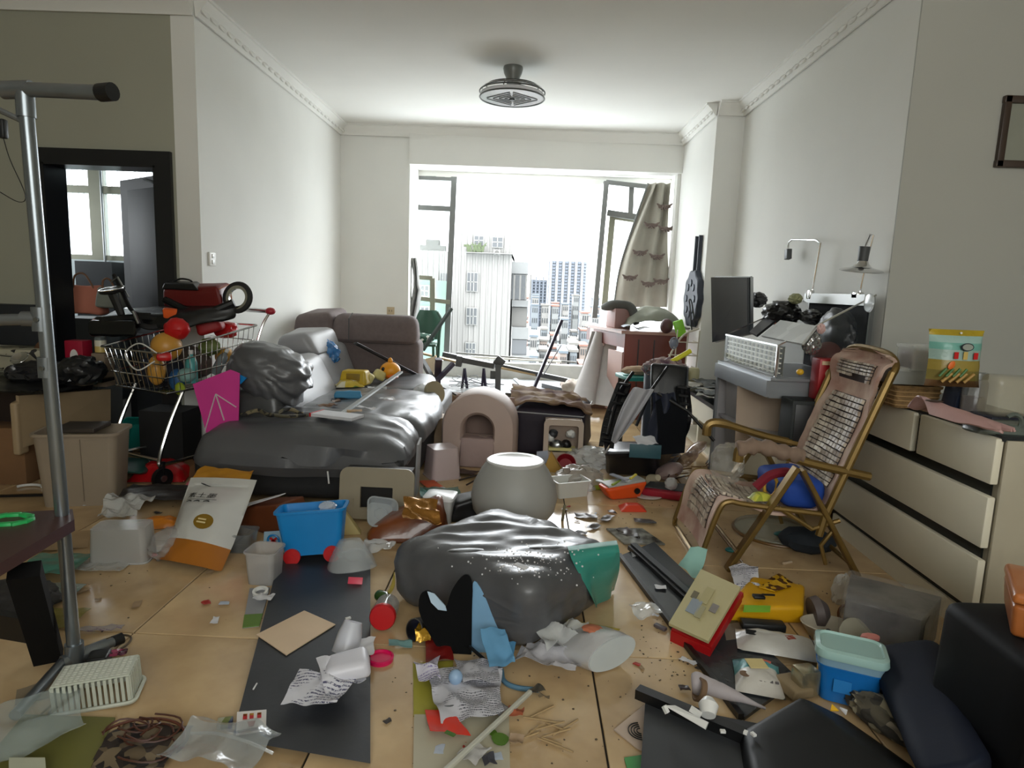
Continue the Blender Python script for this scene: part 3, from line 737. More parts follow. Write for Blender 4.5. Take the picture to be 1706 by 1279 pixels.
# ---- red desk by the balcony
YW = 6.45
dk_ = T('writing_desk', 'red-brown wooden desk at the right of the balcony opening, half buried in cloths', 'desk', (1.12, 6.7, 0))
a = at(1036, 650, Y=6.35); xA = at(1038, 600, Y=6.35).x; xB = at(1106, 600, Y=6.35).x
zt_ = at(1040, 556, Y=6.35).z
P('side_panel', wb(xA, xB + .2, 6.32, 6.36, 0, zt_), m_wood_red, dk_, smooth=0)
for xx in (.13, .28): P('groove', wb(xA + xx, xA + xx + .012, 6.312, 6.322, .1, zt_ - .05), m_wood_dark, dk_, smooth=0)
P('top', hexa([(xA - .04, 6.29, zt_), (xB + .2, 6.29, zt_), (xB + .2, 7.35, zt_), (xA - .3, 7.35, zt_)], [(xA - .04, 6.29, zt_ + .03), (xB + .2, 6.29, zt_ + .03), (xB + .2, 7.35, zt_ + .03), (xA - .3, 7.35, zt_ + .03)], 0, 1), mt('desk_top', (166, 128, 116), .3), dk_, smooth=0)
P('front_rail', slab([(xA, 6.34, zt_ - .01), (xA - .28, 7.3, zt_ - .01), (xA - .28, 7.3, zt_ - .14), (xA, 6.34, zt_ - .14)], .03), m_wood_red, dk_, smooth=0)
P('drawer_front', slab([(xA - .14, 6.86, zt_ - .0), (xA - .255, 7.2, zt_ - .0), (xA - .255, 7.2, zt_ - .17), (xA - .14, 6.86, zt_ - .17)], .012), mt('desk_drawer_laminate', (214, 196, 188), .4), dk_, smooth=0)
P('door', slab([(xA - .01, 6.36, .66), (xA - .11, 6.66, .66), (xA - .11, 6.66, .05), (xA - .01, 6.36, .05)], .02), mt('desk_door', (196, 164, 156), .3), dk_, smooth=0)
P('leg_panel', prism([(0, 0), (.42, 0), (.42, .0), (.30, .35), (.30, .62), (0, .62)], .03, mat4((xA - .02, 6.9, .05), (rad(90), 0, rad(100)))), m_wood_red, dk_, smooth=0)

# ---- long low television bench along the right wall (two runs)
m_bt = mt('bench_black_top', (36, 40, 44), .25)
tv = T('television_bench', 'long low cream television bench with a dark glossy top along the right wall', 'bench', (1.62, 4.8, 0))
P('body', join(wb(1.42, 1.86, 3.56, 4.25, .1, .42), wb(1.40, 1.86, 4.25, 6.15, .26, .42), wb(1.45, 1.86, 4.25, 6.1, 0, .02)), m_cream, tv, smooth=0)
P('top', wb(1.38, 1.88, 3.55, 6.17, .42, .45), m_bt, tv, smooth=0)
P('door', wb(1.40, 1.42, 3.58, 4.2, .06, .40), m_cream, tv, smooth=0)
P('upright', wb(1.45, 1.86, 5.3, 5.34, .02, .26), m_cream, tv, smooth=0)

# ---- chest of drawers at the right
ch = T('chest_of_drawers', 'cream chest of drawers with handleless fronts and dark gaps at the right', 'chest of drawers', (1.95, 2.9, 0))
CX = 1.72; y0, y1 = 2.33, 3.48
P('carcass', wb(CX + .02, CX + .46, y0 + .005, y1, .02, .765), mt('chest_carcass', (150, 142, 124), .5), ch, smooth=0)
P('recess', wb(CX + .012, CX + .03, y0 + .03, y1 - .01, .05, .75), mt('black_green_recess', (14, 20, 17), .4), ch, smooth=0)
def dr(ya, yb, za, zb, lab=None):
    return P('drawer', box((CX + .0, (ya + yb) / 2, (za + zb) / 2), (.03, yb - ya, zb - za), bev=.006), m_cream, ch, lab)
dr(y0 + .0, y0 + .46, .603, .775); dr(y0 + .505, y1 - .01, .60, .772)
dr(y0 + .0, y1 - .01, .36, .556); dr(y0, y1 - .01, .12, .314)
P('plinth', box((CX + .015, (y0 + y1) / 2, .045), (.03, y1 - y0 - .02, .09)), m_cream, ch)
P('side_panel', box((CX + .24, y0 + .0, .385), (.44, .018, .77), bev=.003), mt('chest_side', (176, 168, 148), .45), ch)
P('top', box((CX + .235, (y0 + y1) / 2, .775), (.46, y1 - y0, .02)), m_bt, ch)

# second cream panel at the frame edge
O('cabinet_panel', box((CX + .68, 2.18, .42), (.42, .02, .84), (0, 0, rad(4)), .004), mt('panel_laminate', (190, 182, 158), .45), 'cream cabinet panel standing at the right edge beyond the chest', 'panel')

# ---- bamboo lounger
lg = T('lounger_chair', 'gold-framed folding lounge chair with a pink mat of bamboo tiles in front of the chest', 'lounge chair', (1.25, 3.1, 0))
m_gold = mt('bronze_gold_tube', (134, 108, 58), .38, .55, var=.2, scale=12)
YN, YF = 2.86, 3.38
def N(px, py): return at(px, py, Y=YN)
def Fr(p): return V(p.x, YF, p.z)
foot, knee, seat, head = V(.84, YN, .05), V(.915, YN, .315), V(1.385, YN, .285), V(1.615, YN, .97)
fA, fB, piv = V(.965, YN, .0), V(1.56, YN, 0), V(1.235, YN, .50)
armL, armR = V(1.0, YN, .575), V(1.56, YN, .47)
for k, q in enumerate((lambda p: p, Fr)):
    P('seat_rail', tube(smoothpts([q(foot), q(foot + (knee - foot) * .85), q(knee + V(.03, 0, .01)), q(knee + V(.12, 0, .0)), q(seat)], 4), .013), m_gold, lg)
    P('back_rail', tube([q(seat + V(-.02, 0, -.1)), q(seat), q(seat + (head - seat) * .96)], .018), m_gold, lg)
    P('front_leg', bar(q(fA), q(piv), .052, .022, bev=.004), m_gold, lg)
    P('rear_leg', bar(q(fB), q(piv + V(.02, 0, -.01)), .052, .022, bev=.004), m_gold, lg)
    P('armrest', tube(smoothpts([q(armL + V(-.03, 0, -.06)), q(armL + V(-.02, 0, .0)), q(armL + V(.06, 0, .005)), q((armL + armR) / 2), q(armR)], 4), [.024] * 9 + [.020] * 8), m_gold, lg)
    P('seat_brace', tube([q(V(1.17, YN, .31)), q(V(1.33, YN, .215)), q(V(1.45, YN, .26))], .011), m_gold, lg)
    P('support_strut', tube([q(V(1.43, YN, .22)), q(V(1.38, YN, .14)), q(V(1.41, YN, .05))], .01), m_gold, lg)
P('foot_bar', tube(smoothpts([foot, foot + V(.0, 0, -.03), V(foot.x + .01, YN + .05, .01), V(foot.x + .01, YF - .05, .01), V(foot.x, YF, .02), V(foot.x, YF, .05)], 4), .013), m_gold, lg)
P('cross_bar', cyl(fA + V(.04, 0, .09), Fr(fA) + V(.04, 0, .09), .01), m_gold, lg)
P('cross_bar', cyl(fB + V(-.04, 0, .06), Fr(fB) + V(-.04, 0, .06), .011), m_gold, lg)
dirb = (head - seat).normalized()
topc = smoothpts([seat + (head - seat) * .9, head + V(.012, .02, -.0), V(head.x + .02, YN + .12, head.z + .045), V(head.x + .02, YF - .12, head.z + .05), Fr(head) + V(.012, -.02, 0), Fr(seat + (head - seat) * .9)], 5)
P('head_loop', tube(topc, .016), m_gold, lg)
# mat following the frame
path = smoothpts([foot + V(0.01, 0, .01), knee + V(-.02, 0, -.03), knee + V(.05, 0, .02), V(1.15, YN, .28), seat + V(-.07, 0, .0), seat + V(.0, 0, .04), seat + (head - seat) * .5 + V(-.01, 0, 0), head + V(-.01, 0, -.02), head + V(.0, 0, .03)], 7)
def mat_fn(u, v):
    i = u * (len(path) - 1); k = min(int(i), len(path) - 2); p = path[k].lerp(path[k + 1], i - k)
    d = (path[k + 1] - path[k]).normalized(); nrm = V(-d.z, 0, d.x)
    w = .242
    if .79 < u < .85: w = .235 - .03 * math.sin((u - .79) / .06 * math.pi)
    if u > .93: w = .235 - (u - .93) * .8
    if .45 < u < .62: w = .21
    y = (YN + YF) / 2 + (v - .5) * 2 * w
    sag = -.03 * (1 - (2 * v - 1) ** 2) + (.035 * math.sin((u - .825) / .08 * math.pi) if .825 < u < .905 else 0)
    return V(p.x, y, p.z) + nrm * (sag + .006 * ridge((p.x * 2, y * 2, p.z * 2), 4, 5))
m_mat = mt('pink_mat_cloth', (214, 190, 174), .9, var=.35, col2=(176, 138, 124), scale=7, bump=.2, bscale=50)
P('mat', grid(mat_fn, 110, 16, .014), m_mat, lg, smooth=60)
tiles_b = {'bamboo_tile_panel_a': None}
def tiles(u0, u1, v0, v1, nu, nv):
    b = bm_()
    for i in range(nu):
        for j in range(nv):
            ua = u0 + (u1 - u0) * (i + .1) / nu; ub = u0 + (u1 - u0) * (i + .86) / nu; va = v0 + (v1 - v0) * (j + .08) / nv; vb = v0 + (v1 - v0) * (j + .9) / nv
            q = [mat_fn(ua, va), mat_fn(ub, va), mat_fn(ub, vb), mat_fn(ua, vb)]
            n_ = (q[1] - q[0]).cross(q[3] - q[0]).normalized()
            if n_.z < 0: n_ = -n_
            slab([p + n_ * .015 for p in q], .012, b, n_)
    return b
m_bam = mt('worn_bamboo', (214, 202, 184), .4, var=.4, scale=14, col2=(140, 122, 108))
m_dark_in = mt('mat_net_dark', (60, 46, 44), .8)
for (a_, c_, v0, v1, nu, nv) in ((.05, .21, .18, .82, 8, 9), (.23, .42, .18, .82, 8, 9), (.66, .812, .14, .86, 17, 9), (.836, .876, .16, .84, 6, 8)):
    P('bamboo_tiles', tiles(a_, c_, v0, v1, nu, nv), m_bam, lg, kind='stuff', smooth=0)
    P('tile_net', grid(lambda u, v: mat_fn(a_ + (c_ - a_) * u, v0 + (v1 - v0) * v) + V(-.001, 0, .001), 24, 10, .003), m_dark_in, lg)
# grey-brown cloth wound round the arm end
O('arm_cloth', join(wrinkle(tube(smoothpts([armL + V(-.04, -.01, .0), armL + V(.05, -.01, .015), armL + V(.17, -.005, -.01), armL + V(.25, 0, -.02)], 8), [.03 + .006 * math.sin(i * 1.3) for i in range(25)], seg=14), .006, 20, 3)), mt('taupe_cloth', (140, 118, 102), .9, var=.2), 'wrinkled taupe cloth wound round the near arm end of the lounge chair', 'cloth', smooth=60)
O('blue_cushion', hexa([(1.22, 2.93, .285), (1.42, 2.93, .275), (1.42, 3.28, .275), (1.22, 3.28, .285)], [(1.20, 2.93, .40), (1.41, 2.93, .42), (1.41, 3.28, .42), (1.2, 3.28, .40)], .04, 4, .004, 6, 2), mt('royal_blue_fabric', (26, 70, 160), .75), 'blue box cushion wedged on the seat of the lounge chair', 'cushion')
# ================================================================ LEFT SIDE
def mpx(Y): return Y / 1085.0
# ---- grey pipe clothes rack
rk = T('clothes_rack', 'grey pipe clothes rack with a black capped top bar, at the left edge', 'clothes rack', (-1.4, 1.89, 0))
pb = V(-1.395, 1.89, .03); ptop = at(42, 165, Y=1.89)
P('upright', tube([pb, ptop], .0195, seg=16), m_pvc, rk)
tb0 = ptop + V(-.5, -.05, .01); tb1 = at(170, 155, Y=1.78)
P('top_bar', tube([tb0, ptop + V(0, 0, .025), tb1], .0195, seg=16), m_pvc, rk)
P('end_cap', tube([tb1 + V(-.005, 0, 0), tb1 + V(.035, -.01, .001)], .023, seg=16), m_black, rk)
P('tee_joint', join(tube([ptop + V(0, 0, -.05), ptop + V(0, 0, .02)], .024, seg=16), tube([ptop + V(-.06, -.004, .02), ptop + V(.02, 0, .026)], .024, seg=16)), m_pvc, rk)
cj = at(69, 532, Y=1.89); P('cross_bar', tube([cj + V(-.6, -.1, -.03), cj], .017, seg=12), m_pvc, rk)
P('tee_joint', join(tube([cj + V(0, 0, -.035), cj + V(0, 0, .035)], .025, seg=16), tube([cj + V(-.05, -.01, 0), cj], .022, seg=12)), m_pvc, rk)
c2 = at(78, 612, Y=1.89); P('sleeve', tube([c2 + V(0, 0, -.03), c2 + V(0, 0, .03)], .0235, seg=16), m_pvc, rk)
for q in (cj, c2): P('screw', cyl(q + V(.005, -.026, 0), q + V(.005, -.031, 0), .007), m_steel, rk)
P('foot_tube', tube([pb + V(.06, .1, 0), pb + V(-.02, -.03, .0), at(25, 1192, .02)], .016, seg=12), m_pvc, rk)
P('foot_joint', join(tube([pb + V(0, 0, -.025), pb + V(0, 0, .05)], .027, seg=14), tube([pb + V(.05, .08, 0), pb + V(-.02, -.03, 0)], .022, seg=12)), m_pvc, rk)
P('foot_cap', tube([pb + V(.06, .1, 0), pb + V(.075, .125, 0)], .019, seg=12), m_black, rk)
P('lower_bar', tube([ptop + V(-.4, -.1, .03), ptop + V(-.1, -.02, -.02), ptop + V(0, 0, -.065)], .008, seg=8), m_pvc, rk)
cl = at(4, 215, Y=1.8)
O('hanging_clip', join(box(cl, (.02, .02, .05), bev=.004), tube(smoothpts([cl + V(.0, 0, -.02), cl + V(.015, 0, -.08), cl + V(.05, 0, -.17), cl + V(.03, 0, -.19), cl + V(-.03, 0, -.16)], 5), .0012, seg=4)), m_black, 'small black clip with a thin wire loop hanging under the rack top bar', 'clip')

# ---- dark wooden table at the left edge
tbl = T('side_table', 'dark brown wooden table with slanted black legs at the left edge', 'table', (-1.6, 1.75, 0))
zt = .47
P('top', slab([at(122, 866, zt), at(125, 884, zt), at(-40, 985, zt), at(-120, 880, zt)], .035), mt('table_top_wood', (74, 46, 42), .35, var=.3, scale=4, stretch=(1, .2, 1)), tbl, smooth=0)
P('leg', prism([(-.05, 0), (.05, 0), (.05, .05), (.0, .0)], .01, mat4((0, 0, -5))), m_black, tbl) if False else None
P('leg', bar(at(82, 1098, 0), at(40, 950, .43), .075, .05), mt('table_leg_black', (12, 12, 13), .85, spec=.2), tbl)
P('leg', bar(at(72, 1098, 0) + V(-.55, -.35, 0), at(45, 950, .43) + V(-.45, -.3, 0), .10, .05), m_black, tbl)
P('crossbeam', bar(at(0, 1040, .12), at(60, 1050, .12), .03, .08), m_black, tbl)
# green toy ring on it
g = at(18, 886, zt); b = bm_()
for i in range(10):
    a0 = i / 10 * 6.283; box(g + V(.055 * math.cos(a0), .04 * math.sin(a0), .022), (.036, .02, .044), (0, 0, a0 + 1.57), .003, b)
O('toy_ring', b, m_green, 'bright green scalloped plastic toy ring on the dark table', 'toy')

# ---- beige bin
pbn = at(118, 846, 0); s_ = .0031
M = mat4(pbn + V(0, .13, 0), (0, 0, rad(14)))
bn = T('waste_bin', 'tall beige rectangular plastic bin standing behind the clothes rack', 'bin', pbn)
P('body', tub(.40, .25, .40, M, .86, .04, .004, .014), mt('beige_bin_plastic', (150, 136, 118), .5, var=.05), bn)
P('seam', bar(M @ V(.03, -.115, .03), M @ V(.03, -.128, .37), .003), mt('bin_seam', (128, 114, 98), .6), bn)
O('bin_flap', hexa([M @ V(x, y, z) for x, y, z in ((-.12, -.1, .40), (.1, -.13, .405), (.12, .05, .41), (-.1, .1, .41))], [M @ V(x, y, z) for x, y, z in ((-.12, -.1, .412), (.1, -.13, .43), (.12, .05, .43), (-.1, .1, .422))], .004, 3, .004, 8), mt('dark_brown_plastic', (58, 50, 44), .5), 'dark brown plastic flap lying across the beige bin', 'lid')

# ---- dark cabinet behind the bin with cream side panel and clutter on it
kb = T('low_cabinet', 'low dark brown cabinet with a cream end panel against the hall wall', 'cabinet', (-3.1, 3.95, 0))
zc = .56
cA = at(175, 648, Y=3.95)
P('body', wb(-4.0, -2.86, 3.75, 4.2, 0, zc - .02), mt('cabinet_dark_brown', (44, 32, 28), .5), kb, smooth=0)
P('top', wb(-4.05, -2.72, 3.62, 4.22, zc - .02, zc + .0), mt('cabinet_black_top', (30, 30, 31), .25), kb, smooth=0)
P('end_panel', slab([V(-2.86, 3.55, zc - .02), at(180, 648, Y=4.2), at(180, 700, Y=4.2), V(-2.86, 3.55, .24)], .02), mt('yellow_cream_panel', (172, 150, 118), .5), kb, smooth=0)
P('panel_edge', hexa([(-2.88, 3.52, .2), (-2.84, 3.52, .2), (-2.84, 3.6, .2), (-2.88, 3.6, .2)], [(-2.88, 3.52, .5), (-2.84, 3.52, .5), (-2.84, 3.6, .52), (-2.88, 3.6, .52)], .012, 2), MATS['yellow_cream_panel'], kb)
def on(px, py): return at(px, py, Y=3.95)
p = at(22, 575, Y=4.0); O('patterned_box', box((p.x, 4.05, zc + .12), (.34, .16, .14), (0, 0, .1), .02), prt('spotted_card', [(176, 172, 152), (176, 172, 150), (40, 40, 40), (178, 172, 150)], 26, .6), 'cream box with black spots on the low dark cabinet', 'box')
O('dark_case', box((p.x - .02, 4.13, zc + .33), (.34, .1, .26), (0, 0, .05), .01), mt('slate_plastic', (34, 38, 44), .5), 'slate dark case standing behind the spotted box', 'case')
p = at(60, 570, Y=4.05); O('brown_bag', blob((.06, .05, .1), Matrix.Translation((p.x, 4.1, zc + .12)), .15, 2, 3), mt('tan_brown_bag', (98, 66, 44), .6), 'brown leather bag end beside the spotted box', 'bag')
for k, (px, py, r) in enumerate(((35, 600, .05), (18, 620, .045))):
    p = at(px, py, Y=3.8); O('metal_ladle', join(lathe([(0, 0), (r * .7, .005), (r, .02), (r * .96, .022), (r * .6, .01), (0, .006)], mat4(p, (rad(40 + k * 50), 0, k)), 18), tube([p + V(-r, 0, .02), p + V(-.2, 0, .03)], .006)), m_chrome, ('upper', 'lower')[k] + ' steel ladle lying in the pile on the low cabinet', 'ladle')
for k, (px, py, rx, rz, c_, nm, lb) in enumerate(((60, 620, .17, .07, (40, 40, 42), 'folded_bag', 'black folded bag drooping over the low cabinet behind the rack pole'), (125, 610, .12, .09, (30, 31, 33), 'dark_bag', 'dark shiny bag right of the rack pole on the low cabinet'))):
    p = at(px, py + 15, Y=3.85); O(nm, blob((rx, .13, rz), Matrix.Translation((p.x, 3.9, zc + rz * .8)), .2, 2.2, k + 5, 4, -rz * .8), mt('dark_sheet_%d' % k, c_, .3, bump=.3), lb, 'bag')
O('black_folder', grid(lambda u, v: V(-3.35 + u * .62, 3.5 + v * .5, zc + .008 + .02 * u * v + .012 * ridge((u, v, 0), 3, 2)), 12, 12, .006), mt('folder_black', (24, 25, 26), .3), 'thin black sheets spread on the front of the low cabinet', 'folder')
O('thin_rod', tube([V(-3.4, 3.64, zc + .004), V(-2.75, 3.6, zc + .004)], .004, seg=6), m_steel, 'thin silver rod lying along the cabinet edge', 'rod')
O('box_cardboard_low', box((-3.05, 3.68, .17), (.34, .2, .34), (0, 0, .1), .01), m_card, 'brown cardboard carton below the cream end panel', 'carton')
# red and cream boxes in the doorway
p = at(143, 638, Y=4.25); b1 = T('magenta_box', 'magenta red box with two white labels in the doorway', 'box', (p.x, 4.2, p.z))  # card box with plain white labels, gives no light
zb = at(143, 640, Y=4.2).z
P('shell', box((p.x, 4.2, zb + .14), (.12, .1, .30), bev=.006), mt('magenta_card', (170, 16, 52), .5), b1)
P('oval_label', prism([(.026 * math.cos(a), .045 * math.sin(a)) for a in [i / 16 * 6.283 for i in range(16)]], .003, mat4((p.x + .005, 4.147, zb + .19), (rad(90), 0, 0))), mt('label_white', (245, 240, 235), .3), b1)
P('lower_label', prism([(-.02, -.03), (.02, -.03), (.014, .03), (-.014, .03)], .003, mat4((p.x + .01, 4.147, zb + .06), (rad(90), 0, 0))), MATS['label_white'], b1)
p = at(168, 638, Y=4.2); O('carton_upright', box((p.x + .01, 4.22, zb + .1), (.09, .1, .22), bev=.004), mt('cream_card', (150, 132, 112), .7), 'narrow cream carton standing beside the magenta box', 'carton')
O('yellow_tin', lathe([(0, 0), (.035, 0), (.035, .09), (.03, .1), (0, .1)], Matrix.Translation((p.x - .0, 4.22, zb + .215))), prt('tin_yellow', [((228, 200, 120), 0), ((250, 246, 225), .4), ((120, 130, 130), .8)], kind='Z'), 'yellow and white tin on the narrow cream carton', 'tin')
# things in the bedroom doorway
def tote(px, py, Y, w, h, m, lab, nm='canvas_bag'):
    p = at(px, py, Y=Y)
    t = T(nm, lab, 'bag', p)
    P('body', hexa([p + V(x, y, 0) for x, y in ((-w / 2, -.06), (w / 2, -.06), (w / 2, .06), (-w / 2, .06))], [p + V(x * .95, y, h) for x, y in ((-w / 2, -.02), (w / 2, -.02), (w / 2, .02), (-w / 2, .02))], .02, 4, .012, 6, 5), m, t)
    P('strap', tube(smoothpts([p + V(-w * .25, -.02, h * .9), p + V(-w * .15, -.03, h * 1.35), p + V(w * .1, -.03, h * 1.4), p + V(w * .3, -.02, h * .9)], 6), .007, seg=6), mt('strap_brown', (130, 96, 72), .7), t)
tote(143, 522, 4.7, .28, .2, mt('salmon_canvas', (196, 120, 98), .8), 'salmon pink canvas bag with a strap standing in the doorway')
tote(185, 512, 4.6, .17, .14, mt('grey_canvas', (136, 140, 130), .8), 'grey cloth bag beside the salmon pink bag', 'cloth_bag')
p = at(185, 640, Y=4.9); O('toy_shelf', wb(-3.5, -3.2, 4.75, 5.05, 0, .9), mt('shelf_black', (22, 22, 24), .5), 'black shelf unit standing just inside the bedroom door', 'shelf', smooth=0)
O('bedroom_case', wb(-4.75, -4.3, 6.2, 6.5, 0, 1.36) if False else wb(-4.36, -4.0, 6.25, 6.5, 0, 1.34), mt('bedroom_black', (26, 27, 30), .4), 'tall black case below the bedroom window', 'case', smooth=0)

# ---- shopping trolley
nc = V(-2.06, 3.62, 0); e1 = Vector((.46, .89, 0)).normalized(); e2 = Vector((-.90, .44, 0)).normalized()
ct = T('shopping_trolley', 'chrome wire shopping trolley with red corners, piled with toys and a scooter', 'shopping trolley', nc)
LT, WT = .66, .56
def cp(s, w, z): return nc + e1 * s * LT + e2 * w * WT + V(0, 0, z)
def rimz(s): return .80 + .14 * s
def botz(s): return .56 + .03 * s
def side(s, w, k):        # k 0 bottom .. 1 rim, basket tapers downward
    ss = .08 + s * .88 if True else s; z = botz(s) * (1 - k) + rimz(s) * k
    q = cp(ss * (1 - k) + s * k, .5 + (w - .5) * (.86 + .14 * k), z); return q
P('rim', tube([side(0, 0, 1), side(0, 1, 1), side(1, 1, 1), side(1, 0, 1)], .007, closed=True, seg=6), m_chrome, ct)
P('base_rim', tube([side(0, 0, 0), side(0, 1, 0), side(1, 1, 0), side(1, 0, 0)], .006, closed=True, seg=6), m_chrome, ct)
for k in (.38, .72):
    P('side_rail', tube([side(0, 0, k), side(0, 1, k), side(1, 1, k), side(1, 0, k)], .004, closed=True, seg=5), m_chrome, ct)
for w in (0, 1):
    for i in range(17): s_ = (i + .5) / 17; P('wire', tube([side(s_, w, 0), side(s_, w, 1)], .0022, seg=4), m_chrome, ct)
for i in range(11):
    w_ = (i + .5) / 11; P('wire', tube([side(0, w_, 1), side(0, w_, 0), side(1, w_, 0)], .0022, seg=4), m_chrome, ct)
P('corner_bumper', box(side(0, 0, 1) + V(-.0, .03, -.02), (.08, .09, .045), (0, 0, .5), .018), m_red, ct)
hA, hB = cp(1.16, -.02, 1.03), cp(1.16, 1.02, 1.03)
for w in (0, 1):
    q = hA if w == 0 else hB
    P('handle_arm', tube(smoothpts([side(1, w, 0) + V(0, 0, -.0), side(1, w, .6) + e1 * .02, side(1, w, 1) + e1 * .05, q], 4), .009, seg=8), m_chrome, ct)
P('handle', tube([hA, hB], .015, seg=10), m_chrome, ct)
P('handle_cap', blob((.035, .03, .025), Matrix.Translation(hA), 0, 1, 1, 2), mt('trolley_red', (176, 42, 56), .4), ct)
for w in (.1, .9):
    top_f = cp(.25, w, .56); top_r = cp(.8, w, .58); lowr = cp(1.0, w, .17); lowf = cp(.0, w, .17)
    P('frame_tube', tube(smoothpts([top_f, cp(.1, w, .36), lowf, cp(.06, w, .14), cp(.5, w, .15), cp(.92, w, .17)], 4), .012, seg=8), m_chrome, ct)
    P('frame_tube', tube([top_r, cp(.98, w, .17)], .012, seg=8), m_chrome, ct)
    for s_ in (.02, .95):
        q = cp(s_, w, .06); wl_ = P('castor', join(cyl(q - e2 * .015, q + e2 * .015, .06, 20), bar(q, q + V(0, 0, .1), .03, .02)), m_black, ct)
        P('castor_hub', cyl(q - e2 * .018, q + e2 * .018, .02, 12), m_steel, wl_)
P('frame_bar', tube([cp(0, .1, .17), cp(0, .9, .17)], .01, seg=8), m_chrome, ct)
P('key_cord', tube(smoothpts([side(0, .05, 1), side(0, .3, 1) + V(0, -.03, .05), side(0, .5, 1) + V(0, -.05, -.02), side(0, .3, 1) + V(0, -.06, -.1), side(0, .12, .8)], 6), .004, seg=5), m_white, ct)
# trolley contents
def inside(s, w, k): return side(s, w, k)
def ball(name, s, w, k, r, m, lab, cat='ball', flat=False, amp=0):
    O(name, blob(r if isinstance(r, tuple) else (r, r, r), Matrix.Translation(side(s, w, k)), amp, 2, int(s * 90), 3), m, lab, cat)
m_mustard = mt('mustard_plastic', (200, 146, 60), .4)
ball('ball', .18, .22, 1.0, .085, m_mustard, 'large mustard toy ball at the near corner of the trolley')
ball('ball', .12, .35, .45, (.05, .05, .09), m_mustard, 'mustard bottle shaped toy low behind the front wires', 'toy')
ball('ball', .82, .25, .45, .06, m_mustard, 'mustard ball near the handle end of the trolley')
ball('plush_toy', .85, .3, .95, (.07, .06, .05), m_red, 'red plush toy beside the mustard ball near the trolley handle', 'plush toy', amp=.2)
ball('toy_bundle', .3, .6, .3, (.12, .1, .09), mt('dark_navy_cloth', (34, 38, 52), .8), 'dark navy bundle at the bottom of the trolley', 'bundle', amp=.2)
ball('toy_bundle', .6, .6, .35, (.13, .12, .1), mt('brown_grey_cloth', (84, 72, 64), .8), 'brown grey bundle in the middle of the trolley', 'bundle', amp=.2)
ball('green_toy', .6, .2, .75, (.06, .05, .05), mt('olive_green_plastic', (96, 110, 56), .5), 'olive green toy just under the long rim of the trolley', 'toy', amp=.2)
def bottle(name, p, r, h, m, lab, tilt=(0, 0, 0), capm=None, cat='bottle'):
    M = mat4(p, tilt); t = T(name, lab, cat, p)
    P('body', lathe([(0, 0), (r, 0), (r, h * .6), (r * .8, h * .72), (r * .35, h * .82), (r * .35, h * .88), (0, h * .88)], M, 16), m, t)
    P('cap', lathe([(0, h * .88), (r * .42, h * .88), (r * .42, h), (0, h)], M, 12), capm or m_white, t)
bottle('toy_bottle', side(.35, .12, .1), .035, .2, mt('aqua_plastic', (80, 160, 160), .35), 'aqua blue toy bottle upright behind the trolley side wires')
ball('toy_figure', .28, .1, .3, (.05, .05, .045), mt('pale_aqua_plastic', (130, 170, 165), .4), 'pale aqua round toy at the base of the aqua bottle', 'toy')
bottle('toy_bottle', side(.62, .12, .2), .03, .18, mt('clear_grey_plastic', (120, 128, 130), .25), 'greyish clear bottle tilted behind the trolley side wires', (0, .5, 0))
ball('lime_toy', .2, .1, .02, (.03, .03, .04), mt('lime_plastic', (150, 170, 40), .4), 'small lime toy at the bottom rim of the trolley', 'toy')
ball('blue_block', .25, .22, .18, (.05, .04, .07), mt('mid_blue_plastic', (40, 90, 140), .4), 'mid blue toy standing by the front corner wires', 'toy')
# scooter / balance bike lying on top
sc_ = T('balance_bike', 'black and red folded balance bike lying over the top of the trolley', 'balance bike', side(.6, .5, 1) + V(0, 0, .08))
def cw(px, py, Y): return at(px, py, Y=Y)
P('wheel', lathe([(.075, -.018), (.095, -.012), (.1, 0), (.095, .012), (.075, .018), (.07, 0), (.075, -.018)], mat4(cw(396, 496, 4.02), (rad(80), rad(10), rad(-10))), 30), mt('tyre_rubber', (30, 30, 31), .7), sc_)
P('wheel_rim', lathe([(.055, -.01), (.073, -.012), (.073, .012), (.055, .01), (.055, -.01)], mat4(cw(396, 496, 4.02), (rad(80), rad(10), rad(-10))), 30), m_chrome, sc_)
P('wheel', lathe([(.06, -.018), (.075, -.012), (.08, 0), (.075, .012), (.06, .018), (.05, 0), (.06, -.018)], mat4(cw(255, 537, 3.9), (rad(25), rad(10), 0)), 26), MATS['tyre_rubber'], sc_)
P('frame', tube(smoothpts([cw(390, 505, 4.0), cw(340, 525, 3.95), cw(290, 535, 3.9), cw(235, 530, 3.9), cw(170, 535, 3.9)], 5), .028, seg=10), m_black, sc_)
P('frame', tube(smoothpts([cw(275, 500, 4.05), cw(320, 520, 4.0), cw(370, 530, 4.0)], 5), .022, seg=10), m_black, sc_)
P('handlebar', tube(smoothpts([cw(190, 458, 4.0), cw(205, 490, 3.95), cw(222, 520, 3.9), cw(250, 525, 3.9)], 5), .012, seg=8), m_black, sc_)
P('brake_lever', tube([cw(185, 470, 3.95), cw(196, 462, 3.95), cw(214, 495, 3.95)], .006, seg=6), m_steel, sc_)
P('body', hexa([cw(150, 548, 4.0), cw(300, 548, 3.8), cw(395, 530, 4.0), cw(200, 530, 4.2)], [cw(155, 528, 4.0), cw(300, 524, 3.85), cw(392, 508, 4.0), cw(210, 515, 4.2)], .02, 5, .014, 8, 4), mt('bike_black_body', (20, 21, 23), .3), sc_)
rb = T('red_case', 'long dark red padded bag with black lid lying across the back of the trolley', 'bag', cw(330, 500, 4.1))
